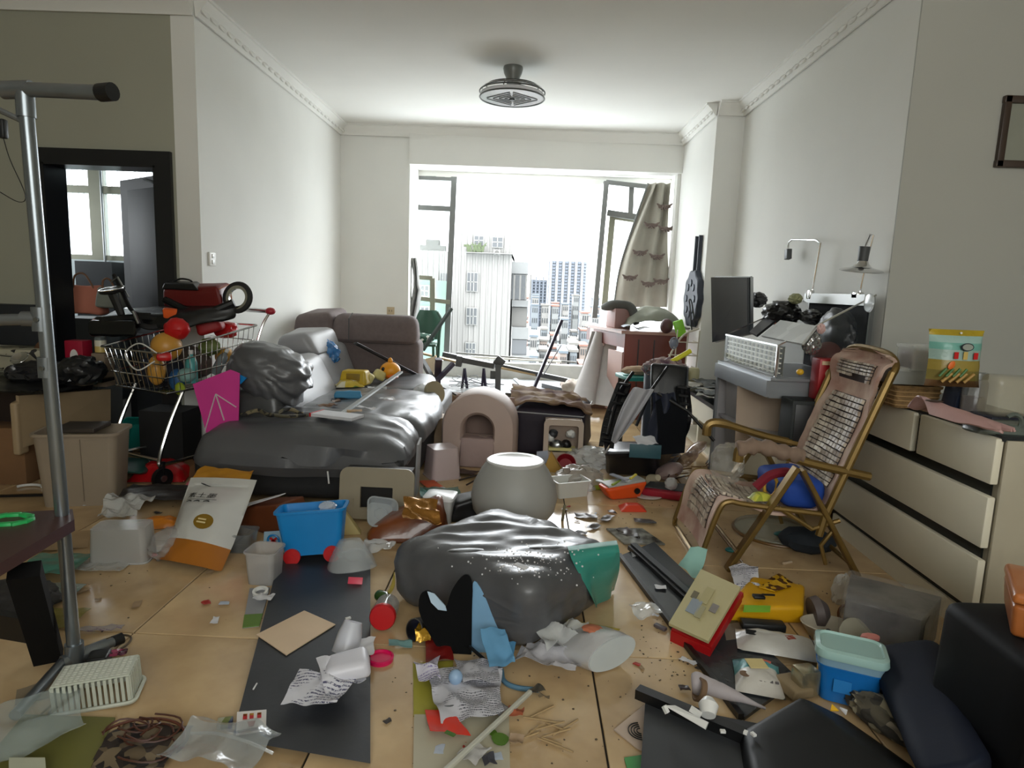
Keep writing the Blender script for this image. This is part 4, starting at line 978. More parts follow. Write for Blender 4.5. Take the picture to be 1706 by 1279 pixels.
P('body', hexa([cw(272, 512, 4.15), cw(372, 520, 4.0), cw(380, 515, 4.2), cw(280, 508, 4.3)], [cw(272, 482, 4.15), cw(360, 478, 4.0), cw(384, 472, 4.2), cw(280, 474, 4.3)], .02, 4, .01, 7, 3), mt('dark_red_fabric', (110, 26, 24), .5), rb)
P('lid', hexa([cw(270, 482, 4.14), cw(330, 484, 4.02), cw(340, 480, 4.25), cw(280, 476, 4.3)], [cw(274, 472, 4.14), cw(322, 473, 4.05), cw(330, 470, 4.25), cw(282, 468, 4.3)], .008, 3, .004, 7), m_black, rb)
P('handle', tube(smoothpts([cw(285, 473, 4.2), cw(300, 465, 4.2), cw(318, 468, 4.2), cw(322, 478, 4.2)], 4), .006, seg=6), m_black, rb)
P('zip', tube([cw(365, 482, 3.98), cw(383, 474, 4.1), cw(386, 500, 4.1)], .004, seg=5), mt('orange_trim', (190, 110, 70), .5), rb)
O('red_toy_car', hexa([cw(330, 560, 3.95), cw(372, 548, 4.0), cw(378, 545, 4.2), cw(335, 552, 4.15)], [cw(322, 532, 3.95), cw(360, 530, 4.0), cw(372, 536, 4.2), cw(330, 532, 4.15)], .02, 4, .012, 6, 2), mt('deep_red_cloth', (150, 18, 20), .6), 'deep red cloth bundle spilling under the bike wheel', 'cloth')
O('red_kettle', blob((.07, .06, .06), Matrix.Translation(cw(295, 548, 3.8)), .12, 2, 3, 3), m_red, 'round glossy red toy behind the mustard ball', 'toy')
O('orange_tool', hexa([cw(272, 530, 3.85), cw(290, 535, 3.85), cw(292, 532, 3.9), cw(274, 528, 3.9)], [cw(270, 515, 3.85), cw(296, 517, 3.85), cw(296, 514, 3.9), cw(272, 512, 3.9)], .008, 2), mt('orange_plastic', (224, 92, 30), .4), 'orange and red plastic toy head at the crest of the trolley pile', 'toy')
st_ = cw(188, 488, 3.85)
sw = T('toy_steering_wheel', 'black toy steering wheel with a silver rim standing on the trolley pile', 'toy', st_ + V(0, 0, -.1))
P('rim', lathe([(.055, 0), (.068, .006), (.07, .014), (.064, .022), (.0, .024), (0, .0), (.055, 0)], mat4(st_, (rad(12), rad(-8), 0)), 24), m_black, sw)
P('silver_ring', lathe([(.064, .021), (.071, .021), (.071, .027), (.064, .027), (.064, .021)], mat4(st_, (rad(12), rad(-8), 0)), 24), m_chrome, sw)
P('column', tube([st_, st_ + V(.045, 0, -.13)], [.03, .02], seg=10), m_black, sw)
O('silver_strut', bar(cw(222, 518, 3.8), cw(232, 540, 3.8), .025, .012, bev=.003), m_steel, 'short silver plate strut beside the toy steering wheel', 'strut')
O('black_tray', hexa([cw(150, 560, 3.9), cw(225, 562, 3.8), cw(235, 548, 4.1), cw(160, 548, 4.15)], [cw(148, 535, 3.9), cw(225, 535, 3.8), cw(235, 530, 4.1), cw(160, 530, 4.15)], .015, 3, .008, 8), mt('piano_black', (14, 15, 17), .15), 'glossy black toy car body on the left of the trolley pile', 'toy car')

# under and around the trolley
cr = at(250, 752, 0); O('teal_crate', tub(.30, .22, .10, mat4(cr + V(.0, .0, .10), (rad(58), 0, .1)), .9, .03), m_teal, 'teal plastic crate lying under the trolley', 'crate')
O('teal_shell', hexa(*[[at(px, py, z) for px, py in ((178, 785), (245, 790), (250, 765), (182, 762))] for z in (.02, .09)], .03, 3, .01, 6), mt('dark_teal_plastic', (24, 78, 70), .45), 'dark teal rounded toy shell left of the teal crate', 'toy')
O('clear_wrap', paper(.16, .12, lay(275, 775, .3, .01), .02, 12, 4, lift=.08), m_film, 'clear wrapper between teal crate and red bag', 'wrapper')
O('red_foil_bag', pouch(.34, .24, .09, lay(272, 796, .15), 5, .012), mt('shiny_red_film', (172, 18, 24), .25, bump=.4), 'shiny red foil bag crumpled in front of the trolley', 'bag', smooth=60)
O('cardboard_flap', slab([at(312, 760, .08), at(330, 772, .08), at(326, 800, 0), at(300, 790, 0)], .006), m_card, 'small brown cardboard flap right of the red foil bag', 'cardboard')
O('pink_pouch', pouch(.06, .12, .03, lay(318, 812, .2), 6), mt('pink_film', (206, 110, 122), .35), 'small pink pouch by the rice sack top', 'pouch')
O('dark_tarp', grid(lambda u, v: at(215, 830, 0) + V(u * .5 - .05, (v - .5) * .25, .012 + .02 * (1 + ridge((u * 2, v, 0), 1.5, 4))), 14, 10, .002), mt('dark_grey_sheet', (62, 58, 56), .3, bump=.2), 'dark grey plastic sheet on the floor behind the rice sack', 'sheet')
O('blue_pack', box(at(332, 722, 0) + V(0, 0, .03), (.14, .08, .06), (0, 0, .2), .01), mt('navy_pack', (36, 44, 108), .4), 'navy blue packet on the floor left of the pink sign', 'packet')
O('black_bin_box', wb(-2.45, -2.17, 4.02, 4.26, 0, .38), mt('black_matt_box', (24, 24, 26), .6), 'black box standing behind the trolley against the door wall', 'box', smooth=0)
O('dusty_rug', paper(.55, .35, lay(300, 745, .1), .008, 6, 4), mt('dusty_cloth', (150, 136, 118), .9), 'dusty crumpled sheet on the floor behind the trolley', 'sheet')
# pink sign with white arrow, leaning behind the sofa arm
YS = 3.68
q = [at(322, 640, Y=YS), at(384, 616, Y=YS + .0), at(400, 622, Y=YS + .0), at(398, 705, Y=YS + .0), at(352, 748, Y=YS)]
ps_ = T('pink_sign', 'bright pink card sign with a white arrow propped against the sofa', 'sign', (q[4].x, YS, 0))
ps2 = P('card', slab([q[0], q[1], q[2], q[3], q[4]], .006), mt('hot_pink_card', (214, 60, 150), .5), ps_, smooth=0)
off = V(0, -.008, 0)
for a_, c_ in (((343, 718), (361, 656)), ((361, 656), (375, 700)), ((361, 656), (395, 678))):
    P('arrow_stroke', bar(at(*a_, Y=YS) + off, at(*c_, Y=YS) + off, .017, .003), m_white, ps_, smooth=0)
O('blue_book', slab([at(396, 622, Y=3.71), at(412, 630, Y=3.71), at(402, 640, Y=3.71), at(394, 640, Y=3.71)], .01), m_blue, 'bright blue booklet corner poking out behind the pink sign', 'booklet')
# switch and socket
swp = at(352, 432, X=XL)
sx = T('light_switch', 'white light switch plate on the left wall near the doorway', 'switch', swp)
P('plate', box(swp + V(.006, 0, 0), (.012, .09, .09), bev=.003), mt('switch_white', (226, 224, 216), .4), sx)
for k in (-1, 1): P('rocker', box(swp + V(.014, 0, k * .02), (.006, .03, .028), bev=.002), m_white, sx)
sp_ = at(651, 518, Y=YB); sx = T('wall_socket', 'beige wall socket on the back wall left of the balcony', 'socket', sp_)
P('plate', box(sp_ + V(0, -.006, 0), (.086, .012, .086), bev=.003), mt('socket_beige', (190, 172, 140), .5), sx)
for k in (-1, 1): P('slot', box(sp_ + V(k * .015, -.013, 0), (.005, .004, .02)), m_black, sx)
# ceiling lamp
lp = at(855, 112, C); LM = Matrix.Translation((lp.x, lp.y, C))
Yl = lp.y; zc_ = at(853, 153, Y=Yl).z; rl = 51 * mpx(Yl) * 1.0
cl = T('ceiling_lamp', 'round ceiling lamp with concentric rings and diamond lines on its white disc', 'ceiling lamp', (lp.x, lp.y, C))
cl.location = (lp.x, lp.y, C)
P('canopy', lathe([(0, 0), (.075, 0), (.078, -.015), (.07, -.05), (.05, -.09), (.045, -.13), (0, -.13)], LM, 28), mt('lamp_grey', (120, 122, 118), .4, .3), cl)
zd = C - .215
P('disc', lathe([(0, -.235), (rl * .9, -.235), (rl * .97, -.228), (rl, -.215), (rl * .97, -.2), (0, -.195)], LM, 48), mt('lamp_disc_white', (236, 236, 240), .3), cl)
for k, (r_, z_) in enumerate(((rl * 1.0, -.232), (rl * 1.01, -.19), (rl * .93, -.17), (rl * .8, -.15))):
    P('ring', tube([LM @ V(r_ * math.cos(a), r_ * math.sin(a), z_) for a in [i / 40 * 6.283 for i in range(40)]], .006, closed=True, seg=6), mt('lamp_ring', (92, 94, 92), .35, .4) if k != 2 else m_chrome, cl)
for r_, gp in ((.83, 0), (.62, 1), (.42, 0), (.24, 1)):
    R_ = rl * r_; pts = [(R_, 0), (0, R_ * .9), (-R_, 0), (0, -R_ * .9)]
    for i in range(4):
        a_ = V(*pts[i], -.239); c_ = V(*pts[(i + 1) % 4], -.239); P('diamond_line', bar(LM @ (a_ + (c_ - a_) * .06), LM @ (c_ + (a_ - c_) * .06), .008, .004), MATS['lamp_ring'], cl, smooth=0)
P('hub', lathe([(0, -.25), (.02, -.25), (.022, -.236), (0, -.236)], LM, 12), mt('lamp_hub', (70, 70, 70), .4), cl)
for k in range(3): a_ = k * 2.09 + .3; P('arm', tube([LM @ V(.045 * math.cos(a_), .045 * math.sin(a_), -.12), LM @ V(rl * .8 * math.cos(a_), rl * .8 * math.sin(a_), -.15), LM @ V(rl * 1.0 * math.cos(a_), rl * 1.0 * math.sin(a_), -.2)], .005, seg=5), MATS['lamp_grey'], cl)
# picture frame on the near face of the right wall
fp = at(1672, 160, Y=YE - .02); fq = at(1672, 280, Y=YE - .02)
pf = T('wall_picture', 'dark wooden picture frame cut by the right edge of the view', 'picture frame', (fp.x + .25, YE, fq.z))
W_ = .5; Hh_ = fp.z - fq.z
b = join(box((fp.x + .02, YE - .026, (fp.z + fq.z) / 2), (.035, .025, Hh_), bev=.004), box((fp.x + W_ - .02, YE - .026, (fp.z + fq.z) / 2), (.035, .025, Hh_), bev=.004), box((fp.x + W_ / 2, YE - .026, fp.z - .018), (W_, .025, .035), bev=.004), box((fp.x + W_ / 2, YE - .026, fq.z + .018), (W_, .025, .035), bev=.004))
P('moulding', b, mt('frame_wood', (66, 52, 44), .4), pf)
P('print', wb(fp.x + .04, fp.x + W_ - .04, YE - .02, YE - .014, fq.z + .035, fp.z - .035), mt('frame_print', (150, 152, 140), .5), pf, smooth=0)
# ================================================================ BALCONY AND FAR CENTRE
m_rust = mt('dark_violet_metal', (40, 34, 58), .45, var=.2)
m_dkgrey = mt('dark_grey_metal', (72, 74, 76), .5, var=.2)
m_plank = mt('weathered_plank', (176, 150, 108), .7, var=.3, scale=4, stretch=(.3, 3, 3))
# curtain at the right
cur = T('curtain', 'grey-beige patterned curtain blown across the right end of the window', 'curtain', (1.35, 7.65, .9))
def cur_fn(u, v):
    top = at(1080 + 35 * u, 306, Y=7.75); bot = at(1026 + 86 * u, 512, Y=7.62)
    p = top.lerp(bot, v)
    p.x -= .07 * math.sin(v * math.pi) * (1 - u)
    p.y += .05 * math.sin(u * 17 + v * 2.0) * (1 - .35 * v)
    p.x += .02 * math.sin(v * 5 + u * 9)
    return p
P('cloth', grid(cur_fn, 44, 26, .006), mt('curtain_cloth', (172, 168, 156), .85, var=.12, scale=5), cur, smooth=70)
m_motif = mt('curtain_motif', (112, 98, 92), .85)
for (u, v) in ((.75, .18), (.5, .33), (.9, .36), (.35, .55), (.72, .58), (.2, .75), (.55, .8), (.85, .78)):
    b = bm_(); c_ = cur_fn(u, v) + V(0, -.075, 0)
    for k in range(7):
        a_ = rad(-170 + k * 27); tube(smoothpts([c_, c_ + V(.05 * math.cos(a_), -.03, .04 * math.sin(a_) - .0), c_ + V(.09 * math.cos(a_), -.03, .085 * math.sin(a_) + .03)], 3), [.010] * 4 + [.014, .011, .005], b, 5)
    P('motif', b, m_motif, cur)
P('hem_sheer', tube(smoothpts([cur_fn(0, .0), cur_fn(0, .4), cur_fn(0, .7), cur_fn(.0, 1)], 5), .012, seg=6), mt('curtain_edge', (120, 122, 120), .8), cur)
# curtain remains at the left edge of the opening
O('curtain_remnant', grid(lambda u, v: at(684 + 14 * u + 4 * math.sin(v * 5), 430 + 125 * v, Y=7.7) + V(.0 if v > .4 else -.03 * u, .04 * math.sin(u * 12 + v * 3), 0), 14, 14, .006), mt('curtain_remnant_cloth', (150, 150, 148), .8), 'short grey curtain remnant hanging at the left edge of the opening', 'curtain', smooth=70)
# cloths on the desk
dz_ = zt_ + .03
O('grey_blanket', grid(lambda u, v: V(1.0 + u * .62, 6.5 + v * .65, dz_ + .02 + .20 * max(0, math.sin(min(1, u * 1.08) * 3.14)) ** .5 * max(0, math.sin(min(1, .02 + v * 1.0) * 3.0)) ** .4 + .022 * ridge((u * 2.2, v * 2, .5), 1.6, 3)), 26, 22, .01), mt('grey_green_blanket', (142, 144, 130), .9, var=.2), 'grey-green blanket heaped on the red-brown desk', 'blanket', smooth=60)
O('desk_book_box', box((xA - .0, 6.85, dz_ + .1), (.17, .3, .2), (0, 0, .18), .006), mt('pinkish_box', (150, 116, 110), .6), 'dusty pink box standing on the desk under the blanket edge', 'box')
O('dark_sleeve', tube(smoothpts([V(xA - .16, 6.9, dz_ + .2), V(xA - .05, 6.75, dz_ + .235), V(xA + .1, 6.72, dz_ + .215), V(xA + .16, 6.66, dz_ + .05)], 6), [.03, .04, .045, .05, .05, .05, .05, .048, .045, .045, .045, .045, .045, .045, .045, .045, .04, .035, .03], seg=12), mt('dark_grey_cloth', (84, 84, 80), .9), 'dark grey sleeve draped over the dusty pink box', 'cloth')
nb = T('open_book', 'open exercise book lying on the front edge of the red-brown desk', 'book', V(xA + .12, 6.45, dz_))
for s_ in (-1, 1):
    P('page', grid(lambda u, v: V(xA + .14 + s_ * u * .15, 6.36 + v * .2, dz_ + .012 + .035 * math.sin(u * 2.6) * (1 if s_ < 0 else .7)), 10, 3, .004), mt('page_blue_white', (198, 204, 216), .7) if s_ < 0 else m_paper, nb)
O('desk_paper', slab([V(xA - .12, 6.46, dz_ + .004), V(xA + .0, 6.31, dz_ + .004), V(xA + .02, 6.36, dz_ + .004), V(xA - .1, 6.52, dz_ + .004)], .003), m_paper, 'white sheet on the corner of the red-brown desk', 'paper')
# fabric hanging down in front of the desk
def hang(u, v):
    p = V(.70 + .20 * u + .30 * v * (u - .75), 7.0 - .15 * u - .55 * v * v, dz_ - .06 - (dz_ - .18) * v)
    p.x += .025 * math.sin(u * 14 + v * 3); p.y += .05 * math.sin(u * 11 + v * 2)
    return p
m_hang = mt('pale_lilac_grey_fabric', (184, 180, 178), .9, var=.12)
O('hanging_cloth', grid(hang, 26, 22, .006), m_hang, 'pale grey cloth hanging down the left side of the red-brown desk', 'cloth', smooth=70)
O('floor_cloth', grid(lambda u, v: V(.40 + u * .68, 6.72 + v * .5, .125 + .085 * (1 + ridge((u * 2.2, v * 1.6, 0), 1.7, 8)) * math.sin(min(1, v + .03) * 3.05) ** .4), 26, 20, .008), mt('cream_cloth', (196, 190, 178), .9, var=.15, col2=(140, 122, 110)), 'cream cloth rumpled over the balcony step in front of the desk', 'cloth', smooth=70)
# wire basket stand and objects right of desk
wbx = 1.47; m_cw = mt('cream_wire', (190, 184, 166), .5)
ws = T('wire_rack', 'cream wire rack with toys hanging beside the column', 'rack', (1.5, 6.1, .45))
zz0 = .47
for x_ in (1.36, 1.46, 1.56): P('post', tube([(x_, 5.95, zz0), (x_ + .01, 5.95, zz0 + .45)], .006, seg=6), m_cw, ws)
for z_ in (.1, .22, .34): P('rail', tube([(1.3, 5.95, zz0 + z_), (1.57, 5.95, zz0 + z_), (1.57, 6.15, zz0 + z_)], .006, seg=6), m_cw, ws)
P('arch', tube(smoothpts([(1.28, 5.94, zz0), (1.31, 5.94, zz0 + .2), (1.42, 5.94, zz0 + .4), (1.56, 5.94, zz0 + .47)], 5), .009, seg=6), m_cw, ws)
P('hook', tube(smoothpts([(1.5, 5.96, zz0 + .45), (1.47, 5.96, zz0 + .65), (1.455, 5.96, zz0 + .72), (1.48, 5.96, zz0 + .7), (1.53, 5.96, zz0 + .48)], 5), .006, seg=6), m_black, ws)
O('lime_toy', box((1.41, 6.05, zz0 + .46), (.09, .04, .15), (0, -.35, 0), .01), mt('lime_green', (130, 200, 40), .4), 'lime green toy panel hooked on the cream wire rack', 'toy')
O('dark_ball', blob((.06, .06, .07), Matrix.Translation((1.31, 6.15, zz0 + .47)), 0, 1, 0, 3), mt('brown_purple', (76, 46, 48), .5), 'dark maroon round toy left of the lime panel', 'toy')
O('goggles', join(tube([V(1.34, 5.93, zz0 + .33) + V(.035 * math.cos(a), 0, .05 * math.sin(a)) for a in [i / 12 * 6.283 for i in range(12)]], .007, closed=True, seg=6), box((1.34, 5.935, zz0 + .33), (.05, .01, .07), bev=.003)), mt('silver_blue_plastic', (120, 126, 140), .3), 'silver goggles hanging at the left of the cream wire rack', 'goggles')
for k, (x_, z_, r) in enumerate(((1.52, .06, .05), (1.43, .04, .04))):
    O('jar', lathe([(0, 0), (r, 0), (r, .1), (r * .8, .12), (0, .12)], Matrix.Translation((x_, 5.85, zz0 + z_ - .06))), mt('pale_olive', (176, 170, 134), .5), ('larger', 'smaller')[k] + ' pale olive jar at the foot of the wire rack', 'jar')
# grey drum bin full of clutter, teal stool
dbp = at(1112, 700, Y=4.75); db = V(1.02, 4.72, 0)
drum = T('drum_bin', 'tall blue-grey cylindrical bin overflowing with rubbish behind the black frame', 'bin', db)
P('body', lathe([(0, .02), (.13, .0), (.145, .05), (.15, .66), (.155, .70), (.158, .70), (.158, .715), (.14, .715), (.135, .1), (0, .08)], Matrix.Translation(db), 30), mt('blue_grey_plastic', (74, 84, 98), .3, var=.1), drum, smooth=50)
P('rim_cloth', grid(lambda u, v: db + V(math.cos(u * 6.283) * (.165 - .02 * v), math.sin(u * 6.283) * (.165 - .02 * v), .73 - .035 * v + .012 * nz((u * 9, v, 1), 1)), 30, 3, 0, closeu=True), mt('rim_bag_cloth', (150, 148, 150), .7), drum)
O('bin_rubbish', blob((.13, .13, .07), Matrix.Translation(db + V(0, 0, .70)), .3, 2.5, 4, 4), mt('mixed_beige_rubbish', (170, 150, 140), .8, var=.5, col2=(90, 60, 80), scale=14), 'crumpled beige rubbish filling the blue-grey bin', 'rubbish')
O('yellow_tube', tube([db + V(-.02, -.05, .73), db + V(.17, .0, .84)], .018, seg=12), mt('lemon_plastic', (220, 214, 50), .4), 'lemon yellow tube sticking out of the blue-grey bin', 'tube')
tsl = T('teal_stool', 'teal stool half hidden between the desk and the blue-grey bin', 'stool', (.93, 5.3, 0))
P('seat', box((.93, 5.3, .56), (.3, .3, .035), (0, 0, .2), .01), m_teal, tsl)
for a_ in (-1, 1):
    for c_ in (-1, 1): P('leg', bar((.93 + a_ * .12, 5.3 + c_ * .12, .55), (.93 + a_ * .15, 5.3 + c_ * .15, 0), .035), m_black, tsl)
O('beige_slipper', blob((.13, .06, .035), mat4((.93, 5.3, .612), (0, 0, .2)), .2, 2, 3, 3), mt('beige_plush', (190, 164, 138), .9), 'beige plush slipper lying on the teal stool', 'slipper')
# black broken frame with net, grey cloth
bf = T('black_chair_frame', 'wrecked black office chair with perforated mesh sides in the middle right', 'office chair', (.85, 4.2, 0))
m_perf = mt('black_perforated', (14, 15, 18), .35)
def strip(p0, p1, p2, w, n, name='perforated_strip'):
    pts = smoothpts([p0, p1, p2], n); b = bm_()
    side_ = V(0, -.2, 1).cross(p2 - p0).normalized()
    for i in range(len(pts) - 1):
        a_, c_ = pts[i], pts[i + 1]
        bar(a_ - side_ * w, c_ - side_ * w, .03, .012, b); bar(a_ + side_ * w, c_ + side_ * w, .03, .012, b)
        if i % 2 == 0: bar(a_ - side_ * w, a_ + side_ * w, .045, .014, b)
    P(name, b, m_perf, bf, smooth=0)
Yb_ = 4.25
strip(at(1040, 640, Y=4.45), at(1018, 700, Y=4.35), at(1010, 745, Y=4.2), .035, 8)
strip(at(1138, 645, Y=4.3), at(1140, 700, Y=4.25), at(1120, 750, Y=4.15), .03, 8)
P('back_shell', hexa([at(1085, 700, Y=4.3), at(1135, 740, Y=4.25), at(1138, 735, Y=4.4), at(1085, 690, Y=4.5)], [at(1085, 605, Y=4.4), at(1147, 612, Y=4.4), at(1147, 610, Y=4.5), at(1085, 605, Y=4.5)], .02, 4, .01, 5), m_perf, bf)
P('torn_panel', slab([at(1092, 670, Y=4.2), at(1112, 655, Y=4.22), at(1146, 690, Y=4.15), at(1140, 755, Y=4.1), at(1100, 758, Y=4.1)], .012), mt('matt_black_cloth', (15, 17, 22), .9, spec=.2), bf, smooth=0)
P('torn_panel', slab([at(1040, 640, Y=4.5), at(1052, 640, Y=4.5), at(1030, 720, Y=4.3), at(1008, 752, Y=4.2), at(1002, 720, Y=4.3)], .01), m_perf, bf, smooth=0)
P('seat_base', hexa([at(1010, 790, 0), at(1090, 795, 0), at(1140, 760, 0), at(1020, 760, 0)], [at(1006, 755, Y=4.15), at(1090, 752, Y=4.1), at(1120, 735, Y=4.5), at(1020, 735, Y=4.5)], .03, 4, .008, 5), mt('black_navy_shell', (20, 23, 32), .3), bf)
P('arm', tube([at(1055, 620, Y=4.5), at(1030, 655, Y=4.45), at(1012, 725, Y=4.25)], .012, seg=8), m_perf, bf)
P('arm', tube([at(1112, 612, Y=4.35), at(1085, 650, Y=4.25), at(1060, 710, Y=4.2)], .01, seg=8), m_perf, bf)
P('arm', tube([at(1095, 655, Y=4.2), at(1145, 685, Y=4.15), at(1190, 735, Y=4.05)], .01, seg=8), m_perf, bf)
def clo(u, v):
    a_ = at(1055 + 35 * u, 646 + 4 * u, Y=4.15); c_ = at(1018 + 10 * u, 735 + 4 * u, Y=4.1); m_ = at(1030 + 40 * u, 680 + 6 * u, Y=4.05)
    p = (1 - v) ** 2 * a_ + 2 * v * (1 - v) * m_ + v * v * c_
    return p + V(0, .025 * math.sin(u * 9), 0)
O('grey_drape', grid(clo, 14, 18, .005), mt('silver_grey_lining', (176, 176, 182), .5), 'silver-grey lining cloth draped over the wrecked black chair', 'cloth', smooth=70)
O('navy_drape', grid(lambda u, v: at(1085 + 40 * u + 4 * math.sin(v * 6), 655 + 85 * v, Y=4.2) + V(0, .03 * math.sin(u * 8 + v * 3), 0), 12, 16, .006), mt('navy_fabric', (32, 38, 56), .6), 'dark navy cloth hanging on the right of the wrecked black chair', 'cloth', smooth=70)
O('teal_folder', box(at(1075, 752, Y=4.08), (.2, .015, .09), (0, 0, -.05), .003), mt('grey_teal_card', (52, 92, 102), .5), 'grey-teal folder lying on the black chair base', 'folder')
O('newspaper_roll', hexa(*[[at(px, py, Y=4.15) for px, py in q_] for q_ in (((1060, 738), (1092, 746), (1094, 744), (1062, 736)), ((1062, 726), (1092, 730), (1094, 730), (1064, 724)))], .004, 2, .002, 5), m_paper, 'folded white newspaper on the black chair base', 'newspaper') if False else O('newspaper_roll', paper(.14, .1, mat4(at(1075, 738, Y=4.12), (.3, 0, .2)), .012, 10, 5), m_paper, 'folded white newspaper on the wrecked black chair', 'newspaper')
# rods and broken rail across the balcony
def rod(name, a_, c_, w, m, lab, cat='rod', h=None): O(name, bar(a_, c_, w, h or w * .6, bev=.002), m, lab, cat, smooth=0)
rod('metal_bar', at(592, 572, Y=5.2), at(762, 660, Y=6.2), .035, m_black, 'long black metal bar slanting from the sofa to the balcony')
rod('metal_bar', at(936, 533, Y=7.0), at(886, 656, Y=6.95), .05, m_rust, 'dark violet steel bar standing slanted in front of the desk')
rod('metal_bar', at(752, 514, Y=7.2), at(704, 584, Y=7.0), .05, mt('dark_green_metal', (58, 70, 68), .5), 'dark green-grey bar leaning at the left post of the opening')
rod('metal_bar', at(905, 625, Y=7.2), at(935, 575, Y=7.3), .015, m_dkgrey, 'thin grey strut tied to the dark violet bar')
rod('aluminium_rail', at(858, 632, Y=7.0), at(905, 678, Y=6.2), .04, mt('pale_alu', (176, 188, 192), .3, .6), 'pale aluminium rail leaning down from the balcony step', h=.02)
rod('aluminium_rail', at(850, 648, Y=6.9), at(868, 672, Y=6.6), .02, m_steel, 'short narrow aluminium rail beside the pale one', h=.01)
rod('wood_beam', at(738, 590, Y=7.4), at(955, 636, Y=7.25), .07, m_dkgrey, 'long dark beam fallen across the balcony', 'beam', .05)
rod('plank', at(700, 588, Y=7.55), at(765, 604, Y=7.5), .09, m_plank, 'weathered yellow plank at the left of the fallen dark beam', 'plank', .02)
rod('plank', at(835, 613, Y=7.3), at(905, 627, Y=7.3), .085, m_plank, 'weathered yellow plank in the middle of the fallen dark beam', 'plank', .02)
rod('plank', at(760, 588, Y=8.18), at(960, 604, Y=8.18), .03, m_sill, 'thin pale batten lying along the parapet', 'batten', .02)
rod('plank', at(770, 594, Y=8.14), at(935, 603, Y=8.14), .04, mt('pale_batten', (200, 196, 184), .7), 'pale batten just inside the parapet', 'batten', .02)
for k, (px0, py0, px1, py1) in enumerate(((930, 648, 955, 654), (905, 642, 938, 650), (842, 658, 935, 664))):
    rod('debris_slat', at(px0, py0, .13), at(px1, py1, .13), .05, m_dkgrey, ('short dark slat under the hanging cloth', 'dark slat beside the hanging cloth foot', 'long dark slat on the edge of the balcony step')[k], 'slat', .05)
# grey clamp bracket at the beam
br = T('steel_bracket', 'grey bent steel bracket with a square head hung on the fallen beam', 'bracket', at(830, 650, Y=7.1))
P('head', box(at(832, 603, Y=7.15), (.11, .04, .10), (0, rad(35), 0), .004), m_dkgrey, br)
P('post', bar(at(830, 608, Y=7.12), at(829, 660, Y=7.05), .06, .03), m_dkgrey, br)
P('plate', box(at(822, 625, Y=7.13), (.07, .01, .09), bev=.002), m_dkgrey, br)
P('channel', bar(at(762, 598, Y=7.2), at(824, 610, Y=7.15), .07, .06), m_dkgrey, br)
P('clamp', box(at(765, 602, Y=7.18), (.07, .08, .12), (0, .1, 0), .01), m_dkgrey, br)
# two folding stools beyond
for k, (px, ) in enumerate(((774,), (806,))):
    t = T('folding_trestle', ('left', 'right')[k] + ' dark violet folding trestle under the fallen beam', 'trestle', (at(px, 650, Y=7.25).x, 7.25, .1))
    for d_ in (-7, 7): P('leg', bar(at(px, 614, Y=7.25), at(px + d_ * (.55 if k else .75), 655, Y=7.2), .022), m_rust, t)
    P('spreader', bar(at(px - 3, 637, Y=7.23), at(px + 4, 637, Y=7.23), .012), m_rust, t)
# forked dark frame at the left
fk = T('broken_window', 'forked dark violet piece of window frame propped by the sofa end', 'frame', at(728, 640, Y=6.7))
P('post', bar(at(731, 598, Y=6.8), V(at(722, 640, Y=6.7).x, 6.95, .11), .07, .05), m_rust, fk)
P('branch', bar(at(755, 606, Y=6.9), at(728, 634, Y=6.75), .045, .04), m_rust, fk)
P('branch', bar(at(703, 600, Y=6.9), at(722, 634, Y=6.75), .05, .04), m_dkgrey, fk)
O('cream_board', slab([at(706, 600, Y=7.0), at(728, 594, Y=7.0), at(722, 630, Y=6.9), at(712, 625, Y=6.9)], .02), mt('cream_board', (208, 190, 160), .6), 'cream board wedged behind the forked dark frame', 'board')
gc = T('green_chair', 'dark green plastic chair on the balcony behind the sofa end', 'chair', (-1.15, 7.6, .1))
mg = mt('dark_green_plastic', (44, 82, 66), .45)
cc = at(712, 540, Y=7.6)
P('backrest', grid(lambda u, v: cc + V((u - .5) * .3 * (1 - .35 * (2 * v - 1) ** 2 * (v > .5)), .05 * (2 * u - 1) ** 2, -.18 + v * .34), 10, 10, .015), mg, gc)
P('arm', tube(smoothpts([cc + V(.12, 0, .14), cc + V(.18, -.1, .05), cc + V(.17, -.2, -.1), cc + V(.15, -.15, -.5)], 5), .018, seg=8), mg, gc)
P('seat', box(cc + V(-.02, -.15, -.22), (.34, .36, .03), bev=.01), mg, gc)
for sx_ in (-.15, .13):
    for sy_ in (-.3, .0): P('leg', cyl((cc.x + sx_, cc.y + sy_, .106), (cc.x + sx_ * .9, cc.y + sy_, cc.z - .22), .016), mg, gc)
O('spotted_cloth', blob((.14, .1, .06), Matrix.Translation(cc + V(-.04, -.16, -.16)), .15, 2, 1, 3), prt('green_white_print', [(50, 84, 70), (220, 224, 216), (52, 88, 74)], 30, .8), 'green and white spotted cloth on the green chair seat', 'cloth')
O('wire_tangle', join(*[tube(smoothpts([V(-.75 + random.uniform(-.1, .5), 7.3 + random.uniform(-.2, .3), .12 + random.uniform(0, .1)) for _ in range(5)], 5), .004, seg=4) for k in range(5)]), m_dkgrey, 'tangle of thin wires on the balcony floor', 'wires')
